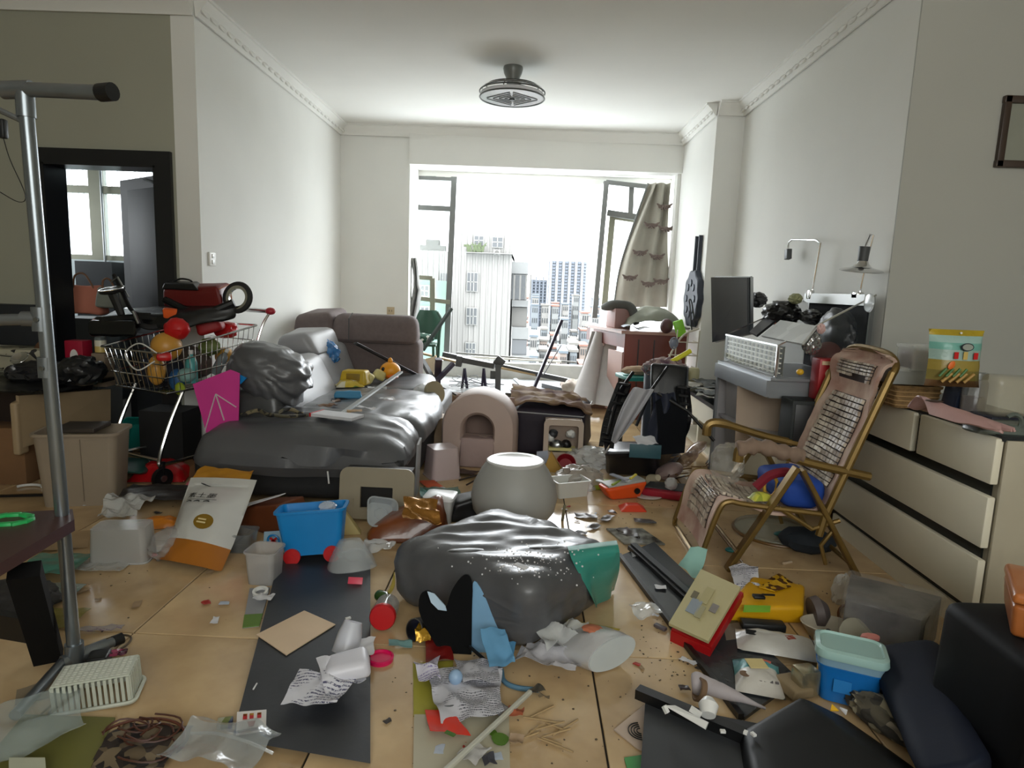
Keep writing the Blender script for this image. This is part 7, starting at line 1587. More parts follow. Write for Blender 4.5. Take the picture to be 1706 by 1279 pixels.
for k, (a1_, a2_, c, lab) in enumerate((((995, 800, .08), (1025, 812, .08), (206, 210, 212), 'white toy propeller blade over the orange boat'), ((1018, 790, .12), (1045, 800, .12), (150, 152, 164), 'grey toy wing above the orange boat'), ((1020, 808, .1), (1045, 795, .1), (150, 168, 60), 'green toy rod above the orange boat'), ((1050, 798, .12), (1060, 790, .14), (214, 196, 50), 'yellow toy peg at the top of the toy heap'))):
    O(('toy_propeller', 'toy_wing', 'toy_rod', 'toy_peg')[k], bar(at(*a1_[:2], a1_[2]), at(*a2_[:2], a2_[2]), .035 if k < 2 else .018, .01, bev=.003), mt('blade_%d' % k, c, .4), lab, 'toy')
simple('orange_flat_toy', hexa([(-.08, -.06, 0), (.08, -.06, 0), (.09, .06, 0), (-.07, .06, 0)], [(-.03, -.02, .03), (.04, -.02, .03), (.04, .03, .03), (-.03, .03, .03)], .008, 3), mat4(at(1052, 848, 0), (0, 0, .1)), mt('orange_red', (220, 66, 34), .4), 'orange-red faceted toy lying in front of the orange boat', 'toy')
simple('white_dish', lathe([(0, 0), (.05, 0), (.075, .012), (.07, .014), (0, .006)]), mat4(at(1080, 830, .0)) @ Matrix.Diagonal((1.1, .8, 1, 1)), mt('pale_pink_white', (214, 206, 202), .4), 'pale oval dish right of the orange-red toy', 'dish')
simple('crimson_pan', hexa([(-.16, -.05, 0), (.14, -.08, 0), (.16, .06, 0), (-.12, .06, 0)], [(-.17, -.06, .05), (.14, -.09, .05), (.16, .07, .05), (-.13, .07, .05)], .02, 4), mat4(at(1112, 828, 0), (0, 0, -.25)), mt('dark_crimson', (156, 22, 44), .4), 'dark crimson tray against the lounge chair footrest', 'tray')
simple('grey_tray_inner', slab([V(-.13, -.03, 0), V(.12, -.05, 0), V(.13, .12, 0), V(-.1, .1, 0)][::1], .01), mat4(at(1110, 812, .055), (0, 0, -.2)), mt('charcoal', (58, 60, 62), .5), 'charcoal plate resting on the dark crimson tray', 'plate', smooth=0)
simple('clear_cup_blue', blob((.035, .03, .035), None, .2, 3, 2, 3), mat4(at(1118, 806, .09)), m_frost, 'small clear bluish lump on the charcoal plate', 'lump')
simple('beige_cone', lathe([(0, 0), (.04, 0), (.02, .1), (0, .1)]), mat4(at(1085, 800, .03), (rad(60), rad(30), 0)), mt('pale_cone', (206, 196, 170), .5), 'pale cone-shaped cup behind the pale oval dish', 'cup')
simple('pinkish_shell', blob((.09, .08, .05), None, .1, 2, 3, 3), mat4(at(1115, 785, .06), (0, -.4, 0)), mt('pinkish_grey_shell', (170, 146, 142), .3, coat=.4), 'shiny pinkish grey dome left of the lounge chair arm', 'dome')
for k, (px, py) in enumerate(((1145, 765), (1160, 748))):
    simple('clear_dome', blob((.09, .06, .03), None, .1, 2, k, 3), mat4(at(px, py, .09), (0, -.6, .4)), clear('brown_glass', (150, 116, 92), .6, .08, .2), ('lower', 'upper')[k] + ' brownish clear lid in the heap beyond the lounge chair', 'lid')
for k in range(14):
    a_ = at(random.uniform(1105, 1185), random.uniform(765, 800), .03 + random.uniform(0, .1)); an = random.uniform(.2, 1.3)
    O('brown_stick', tube([a_, a_ + V(.16 * math.cos(an), .16 * math.sin(an), random.uniform(-.02, .05))], .005, seg=5), m_wood_dark if k % 2 else mt('tan_stick', (140, 104, 62), .7), 'thin brown stick in the heap beyond the lounge chair footrest', 'stick', 'sticks in the heap beyond the footrest')
simple('red_cap_toy', lathe([(0, 0), (.045, 0), (.04, .04), (.02, .05), (0, .05)]), mat4(at(1194, 782, .05)), mt('tomato_red', (224, 50, 36), .35), 'tomato red cap on a teal dish behind the lounge chair seat', 'cap')
simple('teal_dish', lathe([(0, 0), (.06, 0), (.065, .03), (0, .03)]), mat4(at(1194, 790, .02)), m_teal, 'teal dish under the tomato red cap', 'dish')
for k in range(3): simple('white_panel_strip', box((0, 0, .1), (.012, .03, .2), (0, .1, 0), .002), mat4(at(1183 + k * 9, 775, 0) + V(0, .1 * k, 0)), m_white, ('left', 'middle', 'right')[k] + ' one of three white upright strips before the grey cabinet', 'strip')
simple('clear_bag', blob((.07, .07, .09), None, .25, 2.2, 9, 4, -.1), mat4(V(1.05, 3.25, .40)), clear('crinkle_clear', (206, 202, 190), .28, .1, .8), 'clear crinkled bag standing at the far side of the lounge chair seat', 'bag', smooth=50)
simple('yellow_green_pack', pouch(.12, .07, .025, None, 3, .006), mat4(at(1268, 832, .32), (0, 0, .2)), prt('yellow_green_print', [(206, 206, 80), (160, 170, 60), (226, 224, 190)], 30), 'yellow-green wrapper on the lounge chair seat', 'wrapper')
simple('maroon_glove', tube(smoothpts([V(-.09, 0, -.04), V(-.03, 0, .02), V(.04, 0, .04), V(.07, 0, .03)], 4), .022, seg=8), mat4(at(1292, 800, .40)), mt('maroon_cloth', (128, 20, 40), .8), 'maroon cloth under the near armrest of the lounge chair', 'cloth')
simple('yellow_loop', tube([V(.03 * math.cos(a), 0, .05 * math.sin(a)) for a in [i / 12 * 6.283 for i in range(12)]], .008, closed=True, seg=6), mat4(at(1284, 810, Y=3.0)), mt('ochre', (206, 160, 60), .5), 'ochre loop hanging below the maroon cloth', 'loop')
# clock-like glass disc and shoes under lounger
gd_ = simple('glass_disc', lathe([(0, .005), (.21, .005), (.22, .01), (.22, .016), (.20, .02), (0, .014)]), mat4(at(1298, 890, 0) + V(0, .04, 0)), clear('disc_glass', (190, 190, 170), .5, .08, .0), 'flat round glass with a brown-gold rim lying under the lounge chair', 'glass disc', smooth=50)
P('rim', tube([at(1298, 890, .012) + V(.22 * math.cos(a), .04 + .22 * math.sin(a), 0) for a in [i / 40 * 6.283 for i in range(40)]], .007, closed=True, seg=6), mt('brown_gold_rim', (110, 78, 34), .4), gd_)
simple('teal_sole', blob((.11, .04, .018), None, 0, 1, 0, 3), mat4(at(1325, 892, .02), (0, 0, -.1)), mt('teal_rubber', (30, 110, 108), .5), 'teal shoe sole under the lounge chair', 'shoe')
simple('teal_piece', blob((.03, .02, .012), None, 0, 1, 0, 3), mat4(at(1218, 916, .01)), MATS['teal_rubber'], 'small teal rubber piece left of the lounge chair front leg', 'rubber piece')
simple('dark_shoe', blob((.12, .07, .06), None, .15, 2, 3, 3), mat4(at(1345, 900, .06), (0, 0, -.3)), mt('dark_slate_cloth', (30, 38, 46), .8), 'dark slate shoe under the lounge chair seat', 'shoe')
simple('bone_toy', tube([V(-.025, -.01, .006), V(.025, .015, .006)], .006, seg=6), mat4(at(1312, 940, 0)), mt('bone_cream', (196, 176, 150), .6), 'small cream bone-shaped piece in front of the lounge chair', 'piece')

# ================================================================ RIGHT FOREGROUND
# long dark boards / broken tv panel running from cushion to the lower right
bB = T('glassy_board', 'long dark glassy panel running from the grey cushion to the lower right', 'panel', at(1150, 1030, 0))
q = [at(1035, 925, .012), at(1090, 903, .012), at(1330, 1130, .012), at(1240, 1195, .012)]
P('sheet', slab([q[0], q[3], q[2], q[1]], .012), mt('dark_glassy_sheet', (52, 56, 60), .25, var=.3, scale=5, bump=.05), bB, smooth=0)
P('edge', bar(q[0] + V(-.01, 0, 0), q[3] + V(-.01, 0, 0), .018, .02), m_black, bB, smooth=0)
P('rail', bar(at(1055, 908, .03), at(1165, 1005, .03), .03, .02), mt('graphite_rail', (60, 63, 66), .35, .4), bB, smooth=0)
P('rail', bar(at(1048, 912, .02), at(1150, 1005, .02), .014, .02), m_black, bB, smooth=0)
simple('dust_sticker', slab([at(1050, 915, .016), at(1068, 912, .016), at(1072, 922, .016), at(1054, 928, .016)][::-1], .002), Matrix.Identity(4), mt('grey_sticker', (140, 142, 142), .6), 'pale worn sticker at the far end of the dark panel', 'sticker', smooth=0)
simple('white_scrap_torn', paper(.045, .03, None, .004, 20, 2, 8, jag=.4), mat4(at(1100, 980, .015)), m_paper, 'white torn scrap on the middle of the dark panel', 'scrap')
simple('broken_glass_plate', slab([at(1010, 880, .01), at(1070, 880, .01), at(1108, 906, .01), at(1040, 905, .01)][::-1], .008), Matrix.Identity(4), mt('mottled_grey_plate', (150, 150, 140), .12, var=.5, scale=14, col2=(70, 66, 60)), 'mottled grey plate beyond the far end of the dark panel', 'plate', smooth=0)
for k, (px, py, w) in enumerate(((975, 862, .12), (1010, 866, .10), (1045, 890, .14), (1075, 872, .12), (990, 880, .08), (1020, 856, .06))):
    simple('mud_patch', paper(w, w * .5, None, .008, 12, k, 9, jag=.4), mat4(at(px, py, 0), (0, 0, k)), mt('muddy_debris', (64, 52, 44), .35, var=.4), 'wet muddy scrap on the shiny tiles right of the round stool', 'scrap', 'muddy scraps on the shiny tiles')
# mint cloth hanging at the footrest
sheet3(at(1150, 918, Y=2.78), at(1180, 922, Y=2.78), at(1160, 972, .02), at(1130, 950, .02), .014, 4, mt('mint_cloth', (150, 196, 186), .7), 'mint green cloth caught on the foot of the lounge chair', 'mint_cloth', 'cloth', n=14)
# cream book with red back
t = T('cream_box_lid', 'cream board box with red sides and small stickers tilted on the dark panel', 'box', at(1170, 1040, 0))
q = [at(1168, 948, .16), at(1234, 978, .16), at(1180, 1068, .07), at(1114, 1038, .07)]
P('board', slab([q[0], q[3], q[2], q[1]], .012), mt('aged_cream_board', (188, 178, 134), .5), t, smooth=0)
dn3 = V(.012, .0, -.022)
P('red_side', slab([p + dn3 for p in (q[0], q[3], q[2], q[1])], .02), mt('red_card', (170, 20, 24), .4), t, smooth=0)
P('red_base', hexa([p + V(.01, .0, -.075 if i in (0, 1) else -.06) for i, p in enumerate((q[0], q[3], q[2], q[1]))][::1], [p + V(.01, 0, -.03) for p in (q[0], q[3], q[2], q[1])], 0, 1), MATS['red_card'], t, smooth=0)
def qd(u, v): return q[0].lerp(q[1], u).lerp(q[3].lerp(q[2], u), v) + V(0, -.0, .003)
for u, v, w, h, c in ((.45, .38, .1, .14, (176, 166, 120)), (.32, .62, .13, .12, (140, 150, 160)), (.5, .66, .08, .1, (160, 154, 120)), (.74, .52, .08, .07, (130, 124, 120)), (.2, .45, .07, .06, (104, 96, 70))):
    P('sticker', slab([qd(u - w, v - h), qd(u - w, v + h), qd(u + w, v + h), qd(u + w, v - h)], .0015), mt('sticker_%d' % int(u * 100), c, .6), t, smooth=0)
# crumpled newsprint, yellow device
sheet3(at(1212, 952, .03), at(1262, 952, .05), at(1270, 1000, .03), at(1232, 1008, .02), .02, 7, m_ink, 'crumpled newsprint ball behind the red-sided box', 'newsprint', 'paper', n=18)
t = T('yellow_device', 'yellow plastic toy base with a lime label and grey round end', 'toy', at(1280, 1030, 0))
yb = [at(1205, 1038, 0), at(1336, 1040, 0), at(1338, 1000, 0), at(1250, 985, 0)]
P('body', hexa(yb, [p + V(0, .0, .07) for p in yb], .015, 4, .002, 5), mt('safety_yellow', (214, 160, 14), .4), t)
P('label', slab([at(1238, 1019, .085), at(1283, 1019, .085), at(1284, 1009, .085), at(1240, 1008, .085)], .003), mt('lime_label', (120, 176, 30), .5), t, smooth=0)
P('round_end', lathe([(0, 0), (.055, 0), (.06, .03), (.03, .06), (0, .06)], mat4(at(1352, 1020, .04), (0, rad(80), 0)), 20), mt('taupe_grey_end', (96, 86, 84), .6), t)
P('black_key', join(box(at(1264, 994, .09), (.045, .03, .012), (0, 0, 0), .004), box(at(1280, 991, .09), (.05, .006, .006))), m_black, t)
P('brown_sticker', box(at(1292, 1000, .05), (.0, .0, .0)) if False else slab([at(1262, 978, .075), at(1305, 962, .075), at(1318, 978, .075), at(1290, 986, .075)], .003), prt('yellow_brown_print', [(206, 160, 30), (84, 50, 20), (214, 170, 40), (96, 60, 24)], 50), t, smooth=0)
simple('yellow_printed_card', slab([at(1262, 975, .004), at(1298, 955, .004), at(1328, 975, .004), at(1300, 990, .004)][::-1], .004), Matrix.Identity(4), MATS['yellow_brown_print'], 'yellow card with dark brown print behind the yellow toy base', 'card', smooth=0)
simple('small_card', box((0, 0, .012), (.04, .03, .003), (rad(30), 0, .2)), mat4(at(1362, 1028, 0)), mt('small_cream_card', (176, 168, 146), .6), 'tiny cream card at the grey round end', 'card')
simple('remote_black', box((0, 0, .015), (.16, .05, .03), bev=.006), mat4(at(1270, 1048, .012), (0, 0, -.04)), mt('dull_black', (26, 28, 30), .45), 'black remote-like box in front of the yellow toy base', 'box')
simple('brown_pad', slab([at(1205, 1040, .014), at(1240, 1036, .014), at(1245, 1062, .014), at(1210, 1066, .014)][::-1], .004), Matrix.Identity(4), mt('brown_grey_pad', (112, 98, 82), .7), 'brown-grey pad between the red-sided box and the pouches', 'pad', smooth=0)
# pouches
def zpouch(px, py, w, h, t_, rz, m, lab, cat='pouch', z=.014, seed=3, rx=0, nm='pouch'):
    t = T(nm, lab, cat, at(px, py, z)); M = mat4(at(px, py, z), (rx, 0, rz))
    P('body', pouch(w, h, t_, M, seed, .005, side=.5), m, t, smooth=60); return t, M
t, M = zpouch(1300, 1078, .15, .30, .035, rad(76), mt('silver_white_pouch', (196, 194, 188), .3, .1, var=.1, bump=.2), 'white and silver food pouch with a small red mark and black barcode', nm='food_pouch', seed=6)
P('red_mark', place(box((0, -.03, .042), (.025, .03, .002), (0, 0, .4)), M), mt('rust_red', (150, 60, 40), .5), t, smooth=0)
for k in range(7): P('barcode', place(box((.02 - k * .005, .10, .036), (.0025, .04, .002)), M), m_black, t, smooth=0)
P('seal', place(box((0, -.11, .028), (.13, .003, .003), (0, 0, .1)), M), m_black, t, smooth=0)
t, M = zpouch(1262, 1132, .15, .19, .035, rad(-14), prt('teal_white_pouch', [((196, 192, 184), 0), ((200, 198, 192), .5), ((84, 156, 160), .55), ((70, 140, 150), .8), ((96, 170, 176), .94)], kind='Y', bump=.2), 'teal and white snack pouch with a cream square and paw-like marks', nm='snack_pouch', seed=9)
P('cream_square', place(box((-.005, .02, .044), (.06, .055, .003), (0, 0, .3), .001), M), mt('cream_square', (206, 188, 130), .5), t, smooth=0)
P('brown_badge', place(lathe([(0, 0), (.016, 0), (.016, .002), (0, .002)]), M @ Matrix.Translation((-.045, -.04, .035))), mt('badge_brown', (110, 84, 60), .5), t)
P('salmon_mark', place(box((.03, .065, .032), (.03, .012, .003), (0, 0, -.3)), M), mt('salmon_mark', (200, 100, 80), .5), t, smooth=0)
for k in range(4): P('letter', place(box((.0 + k * .017, -.055, .032), (.010, .012, .002)), M), mt('letter_grey', (96, 92, 92), .5), t, smooth=0)
simple('fold_card', hexa([(-.04, -.05, 0), (.04, -.05, 0), (.04, .05, 0), (-.04, .05, 0)], [(-.03, -.05, .03), (.04, -.05, .03), (.04, .05, .03), (-.03, .05, .03)], .006, 2), mat4(at(1320, 1150, .014), (0, 0, .3)), mt('kraft_brown', (134, 116, 86), .7), 'kraft brown sachet between the snack pouch and the tin', 'sachet')
t = T('square_tin', 'small square silver tin standing beside the blue tub', 'tin', at(1346, 1145, 0))
P('body', box(at(1346, 1140, .05) + V(0, .02, 0), (.07, .06, .09), (rad(0), 0, .25), .01), mt('gold_silver_tin', (176, 168, 142), .25, .8), t)
P('band', box(at(1346, 1140, .025) + V(0, .02, 0), (.072, .062, .03), (0, 0, .25), .006), m_black, t)
# white bowl with black bits
t = T('white_bowl', 'cream white bowl of black pellets behind the blue tub', 'bowl', at(1385, 1075, 0))
P('bowl', lathe([(0, 0), (.07, 0), (.1, .05), (.103, .052), (.098, .054), (.066, .008), (0, .008)], mat4(at(1388, 1070, .0) + V(0, .03, 0), (rad(-8), 0, 0)), 34), mt('cream_bowl', (196, 188, 170), .4), t, smooth=60)
b = bm_()
for k in range(26): blob((.009, .009, .007), Matrix.Translation(at(1385, 1072, .0) + V(random.gauss(0, .022), .02 + random.gauss(0, .014), .016 + random.random() * .008)), 0, 1, 0, 1, bm=b)
O('black_pellets', b, m_black, 'black pellets heaped in the cream white bowl', 'pellets', kind='stuff')
simple('grey_lid_disc', lathe([(0, 0), (.075, 0), (.078, .012), (.07, .016), (0, .012)]), mat4(at(1428, 1068, .05), (rad(50), 0, .3)), mt('grey_cream_lid', (150, 146, 130), .4), 'grey-cream round lid leaning behind the blue tub', 'lid')
# blue tub with clear lid
p = at(1424, 1178, .0) + V(0, .06, 0); rz = rad(-22)
t = T('blue_tub', 'blue plastic tub with a translucent mint lid and orange side stickers', 'tub', p)
M = mat4(p, (rad(-4), 0, rz))
P('body', place(tub(.185, .15, .115, None, .86, .03, .004, .004), M), mt('tub_blue', (18, 104, 176), .35), t)
P('upper_wall', place(loft([ringpts(.188, .153, .03, .115), ringpts(.19, .155, .03, .14)], None, None, False, False), M), clear('tub_clear_blue', (150, 186, 206), .7, .2, 0), t)
P('lid', place(loft([ringpts(.205, .17, .035, .14), ringpts(.21, .175, .035, .148), ringpts(.205, .17, .035, .165), ringpts(.18, .145, .03, .170), ringpts(.172, .137, .03, .163)]), M), clear('mint_lid', (170, 206, 200), .88, .25, 0), t)
P('sticker', place(box((-.02, -.077, .06), (.05, .003, .04)), M), mt('sticker_blue', (30, 120, 190), .5), t, smooth=0)
P('yellow_sticker', place(box((.078, -.055, .085), (.03, .008, .03), (0, 0, .6)), M), mt('sticker_yellow', (222, 170, 60), .5), t, smooth=0)
P('orange_sticker', place(box((.074, -.055, .03), (.03, .008, .045), (0, 0, .6)), M), mt('sticker_orange', (206, 130, 70), .5), t, smooth=0)
P('yellow_sticker', place(box((-.088, -.03, .07), (.006, .03, .05)), M), MATS['sticker_yellow'], t, smooth=0)
# wrapped box
t = T('wrapped_box', 'grey-black box wrapped in crinkled clear plastic before the chest', 'box', at(1490, 1040, 0))
qb = [at(1412, 1062, 0) + V(0, .0, 0), at(1510, 1075, 0), at(1582, 1045, 0), at(1420, 985, 0)]
p0 = at(1415, 1040, 0); W4 = [V(1.20, 2.26, 0), V(1.40, 2.13, 0), V(1.585, 2.32, 0), V(1.33, 2.49, 0)]
P('carton', hexa(W4, [p + V(0, 0, .17) for p in W4], .004, 2), mt('slate_grey_carton', (120, 116, 112), .5, var=.5, scale=7, col2=(70, 66, 68)), t)
P('black_face', slab([W4[1] + V(.01, -.004, .02), W4[2] + V(-.02, -.004, .02), W4[2] + V(-.02, -.004, .15), W4[1] + V(.01, -.004, .15)], .004), m_black, t, smooth=0)
c4 = sum(W4, V(0, 0, 0)) / 4
P('plastic_wrap', hexa([c4 + (p - c4) * 1.06 for p in W4], [c4 + (p - c4) * 1.05 + V(0, 0, .185) for p in W4], .015, 7, .014, 12, 3), clear('wrap_film', (206, 204, 200), .18, .08, 1.0, 30), t, smooth=30)
simple('clear_twist', blob((.03, .03, .06), None, .4, 3, 2, 3), mat4(at(1402, 985, .05)), m_film, 'twisted clear film end left of the wrapped box', 'film', smooth=30)
simple('amber_clip', tube([V(.02 * math.cos(a), 0, .035 + .03 * math.sin(a)) for a in [i / 12 * 6.283 for i in range(12)]], .006, closed=True, seg=6), mat4(at(1404, 1035, 0)), mt('amber_brown', (130, 84, 60), .2), 'amber brown ring handle left of the wrapped box', 'ring')
# navy bag, black luggage, green cup, orange box
t = T('navy_bag', 'navy blue cloth bag slumped in the dark lower right corner', 'bag', V(1.1, 1.75, 0))
P('body', hexa([at(1452, 1130, 0), at(1570, 1330, 0), at(1700, 1300, 0), at(1590, 1110, 0)], [at(1442, 1072, .13), at(1530, 1300, .12), at(1640, 1270, .2), at(1560, 1062, .18)], .035, 6, .01, 5, 6), mt('navy_cloth', (14, 22, 40), .75, var=.2, spec=.3), t, smooth=60)
simple('pink_tip', blob((.03, .015, .012), None, .2, 3, 1, 3), mat4(at(1450, 1062, .12)), mt('salmon_pink', (206, 130, 120), .6), 'salmon pink tip poking over the top of the navy bag', 'cloth')
t = T('black_suitcase', 'black suitcase in the shadow at the right edge', 'suitcase', V(1.45, 1.6, 0))
P('shell', hexa([V(1.19, 1.38, 0), V(1.75, 1.38, 0), V(1.75, 1.78, 0), V(1.19, 1.76, 0)], [V(1.20, 1.39, .43), V(1.75, 1.4, .43), V(1.75, 1.78, .43), V(1.20, 1.75, .43)], .03, 4, .003, 4), mt('suitcase_black', (9, 10, 13), .6, spec=.2), t)
P('latch', box(V(1.30, 1.372, .3), (.05, .012, .03), bev=.004), m_steel, t)
P('key_print', box(V(1.40, 1.374, .25), (.06, .008, .05), (0, .2, 0), .003), m_dkgrey, t)
simple('green_cup', lathe([(0, 0), (.035, 0), (.042, .13), (.038, .13), (.032, .006), (0, .006)]), mat4(at(1603, 1135, .0), (.1, .1, 0)), clear('green_clear', (30, 120, 60), .8, .2, 0), 'translucent green cup in the shadow beside the navy bag', 'cup')
t = T('orange_tray_box', 'orange-brown glossy box on the black suitcase at the right edge', 'box', V(1.4, 1.58, .43))
zz_ = .432
P('base', hexa([V(1.24, 1.55, zz_), V(1.45, 1.42, zz_), V(1.6, 1.6, zz_), V(1.36, 1.74, zz_)], [V(1.235, 1.55, zz_ + .085), V(1.45, 1.415, zz_ + .085), V(1.61, 1.6, zz_ + .085), V(1.355, 1.75, zz_ + .085)], .012, 3), mt('orange_brown_plastic', (160, 92, 44), .3, coat=.3), t)
P('lid', hexa([V(1.23, 1.55, zz_ + .087), V(1.45, 1.41, zz_ + .087), V(1.62, 1.6, zz_ + .087), V(1.355, 1.755, zz_ + .087)], [V(1.235, 1.55, zz_ + .115), V(1.45, 1.415, zz_ + .115), V(1.61, 1.6, zz_ + .115), V(1.355, 1.75, zz_ + .115)], .01, 3), mt('orange_brown_lid', (176, 104, 52), .3, coat=.3), t)
simple('floral_cloth', blob((.06, .12, .04), None, .25, 2.4, 4, 4), mat4(at(1492, 1200, .04), (0, 0, .6)), prt('floral_print', [(90, 84, 70), (140, 132, 110), (60, 56, 50), (150, 140, 122)], 26, .8), 'crumpled floral patterned cloth right of the blue tub', 'cloth', smooth=60)
# black television shell in the lower right
t = T('fallen_monitor', 'large black monitor back lying on the floor at the bottom right', 'monitor', V(.85, 1.6, 0))
qs = [at(1060, 1195, .03), at(1060, 1300, .03), at(1250, 1300, .03), at(1238, 1210, .03)]
P('back_panel', slab([at(1075, 1168, .035), at(1064, 1330, .035), at(1330, 1330, .035), at(1262, 1205, .035)], .03), mt('charcoal_sheet', (50, 52, 56), .45, var=.15), t, smooth=0)
P('shell', hexa([at(1225, 1240, 0), at(1240, 1340, 0), at(1610, 1340, 0), at(1400, 1190, 0)], [at(1240, 1215, .07), at(1260, 1330, .08), at(1560, 1330, .10), at(1330, 1158, .10)], .02, 4, .003, 3), mt('black_shell', (9, 10, 11), .5, spec=.3), t)
P('edge_bar', bar(at(1062, 1152, .05), at(1240, 1226, .05), .035, .03), m_black, t, smooth=0)
wbq = T('white_bracket', 'white plastic bracket lying on the black monitor edge', 'bracket', at(1150, 1190, .07))
P('plate', slab([at(1106, 1175, .085), at(1175, 1215, .075), at(1180, 1203, .09), at(1125, 1175, .1)], .006), m_white, wbq, smooth=0)
P('hook', bar(at(1106, 1176, .085), at(1112, 1188, .07), .012, .01), m_white, wbq)
P('tab', bar(at(1150, 1180, .1), at(1168, 1192, .09), .014, .012), m_white, wbq)
P('cup', lathe([(0, 0), (.02, 0), (.028, .03), (.014, .05), (0, .052)], mat4(at(1180, 1192, .085), (rad(-60), rad(25), 0)), 18), m_white, wbq)
psk = simple('pale_sack', join(tube(smoothpts([V(-.08, .03, .03), V(-.05, .02, .035), V(.0, .0, .03), V(.06, -.02, .02), V(.12, -.05, .012)], 5), [.03, .034, .036, .036, .034, .03, .028, .026, .026, .024, .024, .022, .02, .018, .015, .012, .01, .008, .006, .005, .004], seg=12)), mat4(at(1200, 1166, .02)), mt('lilac_white_cloth', (176, 168, 170), .8, var=.2), 'pale lilac twisted sack above the black monitor edge', 'sack', smooth=60)
P('mouth', place(lathe([(.022, 0), (.034, .004), (.036, .02), (.03, .022), (.02, .006), (.022, 0)]), mat4(at(1172, 1152, .05), (0, rad(-70), 0))), mt('brown_mesh_cloth', (124, 98, 74), .8), psk)
for k, (px, py) in enumerate(((1204, 1220), (1242, 1222), (1255, 1225))):
    simple('white_chip', box((0, 0, .003), (.014, .01, .006), (0, 0, k)), mat4(at(px, py, .085)), m_white, ('white chip on the monitor edge bar', 'white chip at the corner of the black shell', 'right white chip at the corner of the black shell')[k], 'chip')
for k, (px, py) in enumerate(((1390, 1185), (1410, 1188))):
    simple('yellow_tri', prism([(-.012, 0), (.012, 0), (0, .02)], .004), mat4(at(px, py, .1), (.4, 0, k)), m_paper if k else m_yel, ('small yellow triangle at the foot of the blue tub', 'small pale triangle at the foot of the blue tub')[k], 'triangle')
# white card with rings, blue card, clear film
t = T('ring_card', 'pinkish white card printed with concentric black rings at the monitor edge', 'card', at(1050, 1210, 0))
q = [at(1023, 1215, .006), at(1078, 1170, .006), at(1075, 1252, .006), at(1060, 1245, .006)]
P('card', slab([q[0], q[3], q[2], q[1]], .004), mt('pinkish_card', (200, 180, 164), .6), t, smooth=0)
for r_ in (.012, .02, .028, .036): P('ring', tube([at(1068, 1218, .011) + V(r_ * math.cos(a), r_ * math.sin(a), 0) for a in [rad(95 + i * 9) for i in range(20)]], .0018, seg=4), m_black, t)
simple('blue_card', slab([at(1040, 1262, .006), at(1078, 1256, .006), at(1080, 1300, .006), at(1050, 1300, .006)][::-1], .004), Matrix.Identity(4), prt('blue_green_card', [(10, 120, 170), (20, 140, 160), (70, 150, 80)], 9), 'bright blue card peeking out under the monitor at the bottom edge', 'card', smooth=0)
simple('clear_film', paper(.11, .09, None, .02, 14, 3, 12), mat4(at(1073, 1028, .0), (0, 0, .3)), m_film, 'small clear crinkled film on the bare tiles left of the dark panel', 'film', smooth=25)
simple('grey_clip', box((0, 0, .008), (.05, .02, .012), (0, 0, -.8), .003), mat4(at(1100, 1048, 0)), mt('grey_clip', (96, 88, 92), .5), 'grey clip between clear film and dark panel', 'clip')
simple('dark_leaf', paper(.03, .025, None, .008, 30, 3, 6, jag=.5), mat4(at(1139, 1152, 0)), m_wood_dark, 'small dark curled leaf on the tiles above the monitor', 'leaf')

# ================================================================ LEFT FOREGROUND
# rice sack
M = mat4(at(330, 945, 0) + V(.0, .03, .0), (rad(24), rad(4), rad(-20)))
rs = T('rice_sack', 'large white sack with golden base and round gold badge lying on the tiles', 'sack', at(330, 945, 0))
lo = [at(262, 930, .0), at(372, 950, .0)]
def sk_fn(u, v, back=0):
    # u across, v up
    a_ = at(272, 928, 0); b_ = at(374, 948, 0); c_ = at(428, 800, Y=3.12); d_ = at(318, 796, Y=3.2)
    p = a_.lerp(b_, u).lerp(d_.lerp(c_, u), v ** .9)
    bul = (1 - abs(2 * u - 1) ** 2.6) * (math.sin(min(1, v * 1.05 + .08) * math.pi) ** .6 if v < .9 else .25)
    n_ = V(-.1, -.8, .6).normalized()
    p = p + n_ * (bul * .12 * (1 - .6 * v) * (-.35 if back else 1) + .014 * ridge((p.x * 1.1, p.y, p.z), 6, 4) * bul)
    if v < .22: p = p + V(-.02 * (1 - u) * (1 - v / .22), -.03 * (1 - v / .22), 0)
    p.z = max(p.z, .004)
    return p
for nm_, v0_, v1_, m_ in (('gold_base', 0, .165, mt('sack_gold', (168, 102, 26), .4, bump=.1)), ('body', .165, 1, mt('sack_white', (206, 206, 202), .35, bump=.15, bscale=12))):
    b = bm_(); grid(lambda u, v: sk_fn(u, v0_ + v * (v1_ - v0_)), 24, int(50 * (v1_ - v0_)) + 4, 0, b); grid(lambda u, v: sk_fn(1 - u, v0_ + v * (v1_ - v0_), 1), 24, int(50 * (v1_ - v0_)) + 4, 0, b)
    bmesh.ops.remove_doubles(b, verts=b.verts[:], dist=.003); P(nm_, b, m_, rs, smooth=60)
P('badge', grid(lambda u, v: sk_fn(.62 + .13 * (u) * math.cos(v * 6.283), .36 + .085 * u * math.sin(v * 6.283)) + V(-.1, -.8, .6).normalized() * .004, 4, 20, .0), mt('badge_gold', (150, 116, 30), .35, .3), rs)
for (x_, y_, w_) in ((-.02, .02, .11), (-.02, -.015, .12)):
    P('badge_lettering', grid(lambda u, v: sk_fn(.62 + x_ + (u - .5) * w_, .36 + y_ + (v - .5) * .018) + V(-.1, -.8, .6).normalized() * .007, 6, 2, .0), mt('badge_pale', (226, 206, 150), .4), rs)
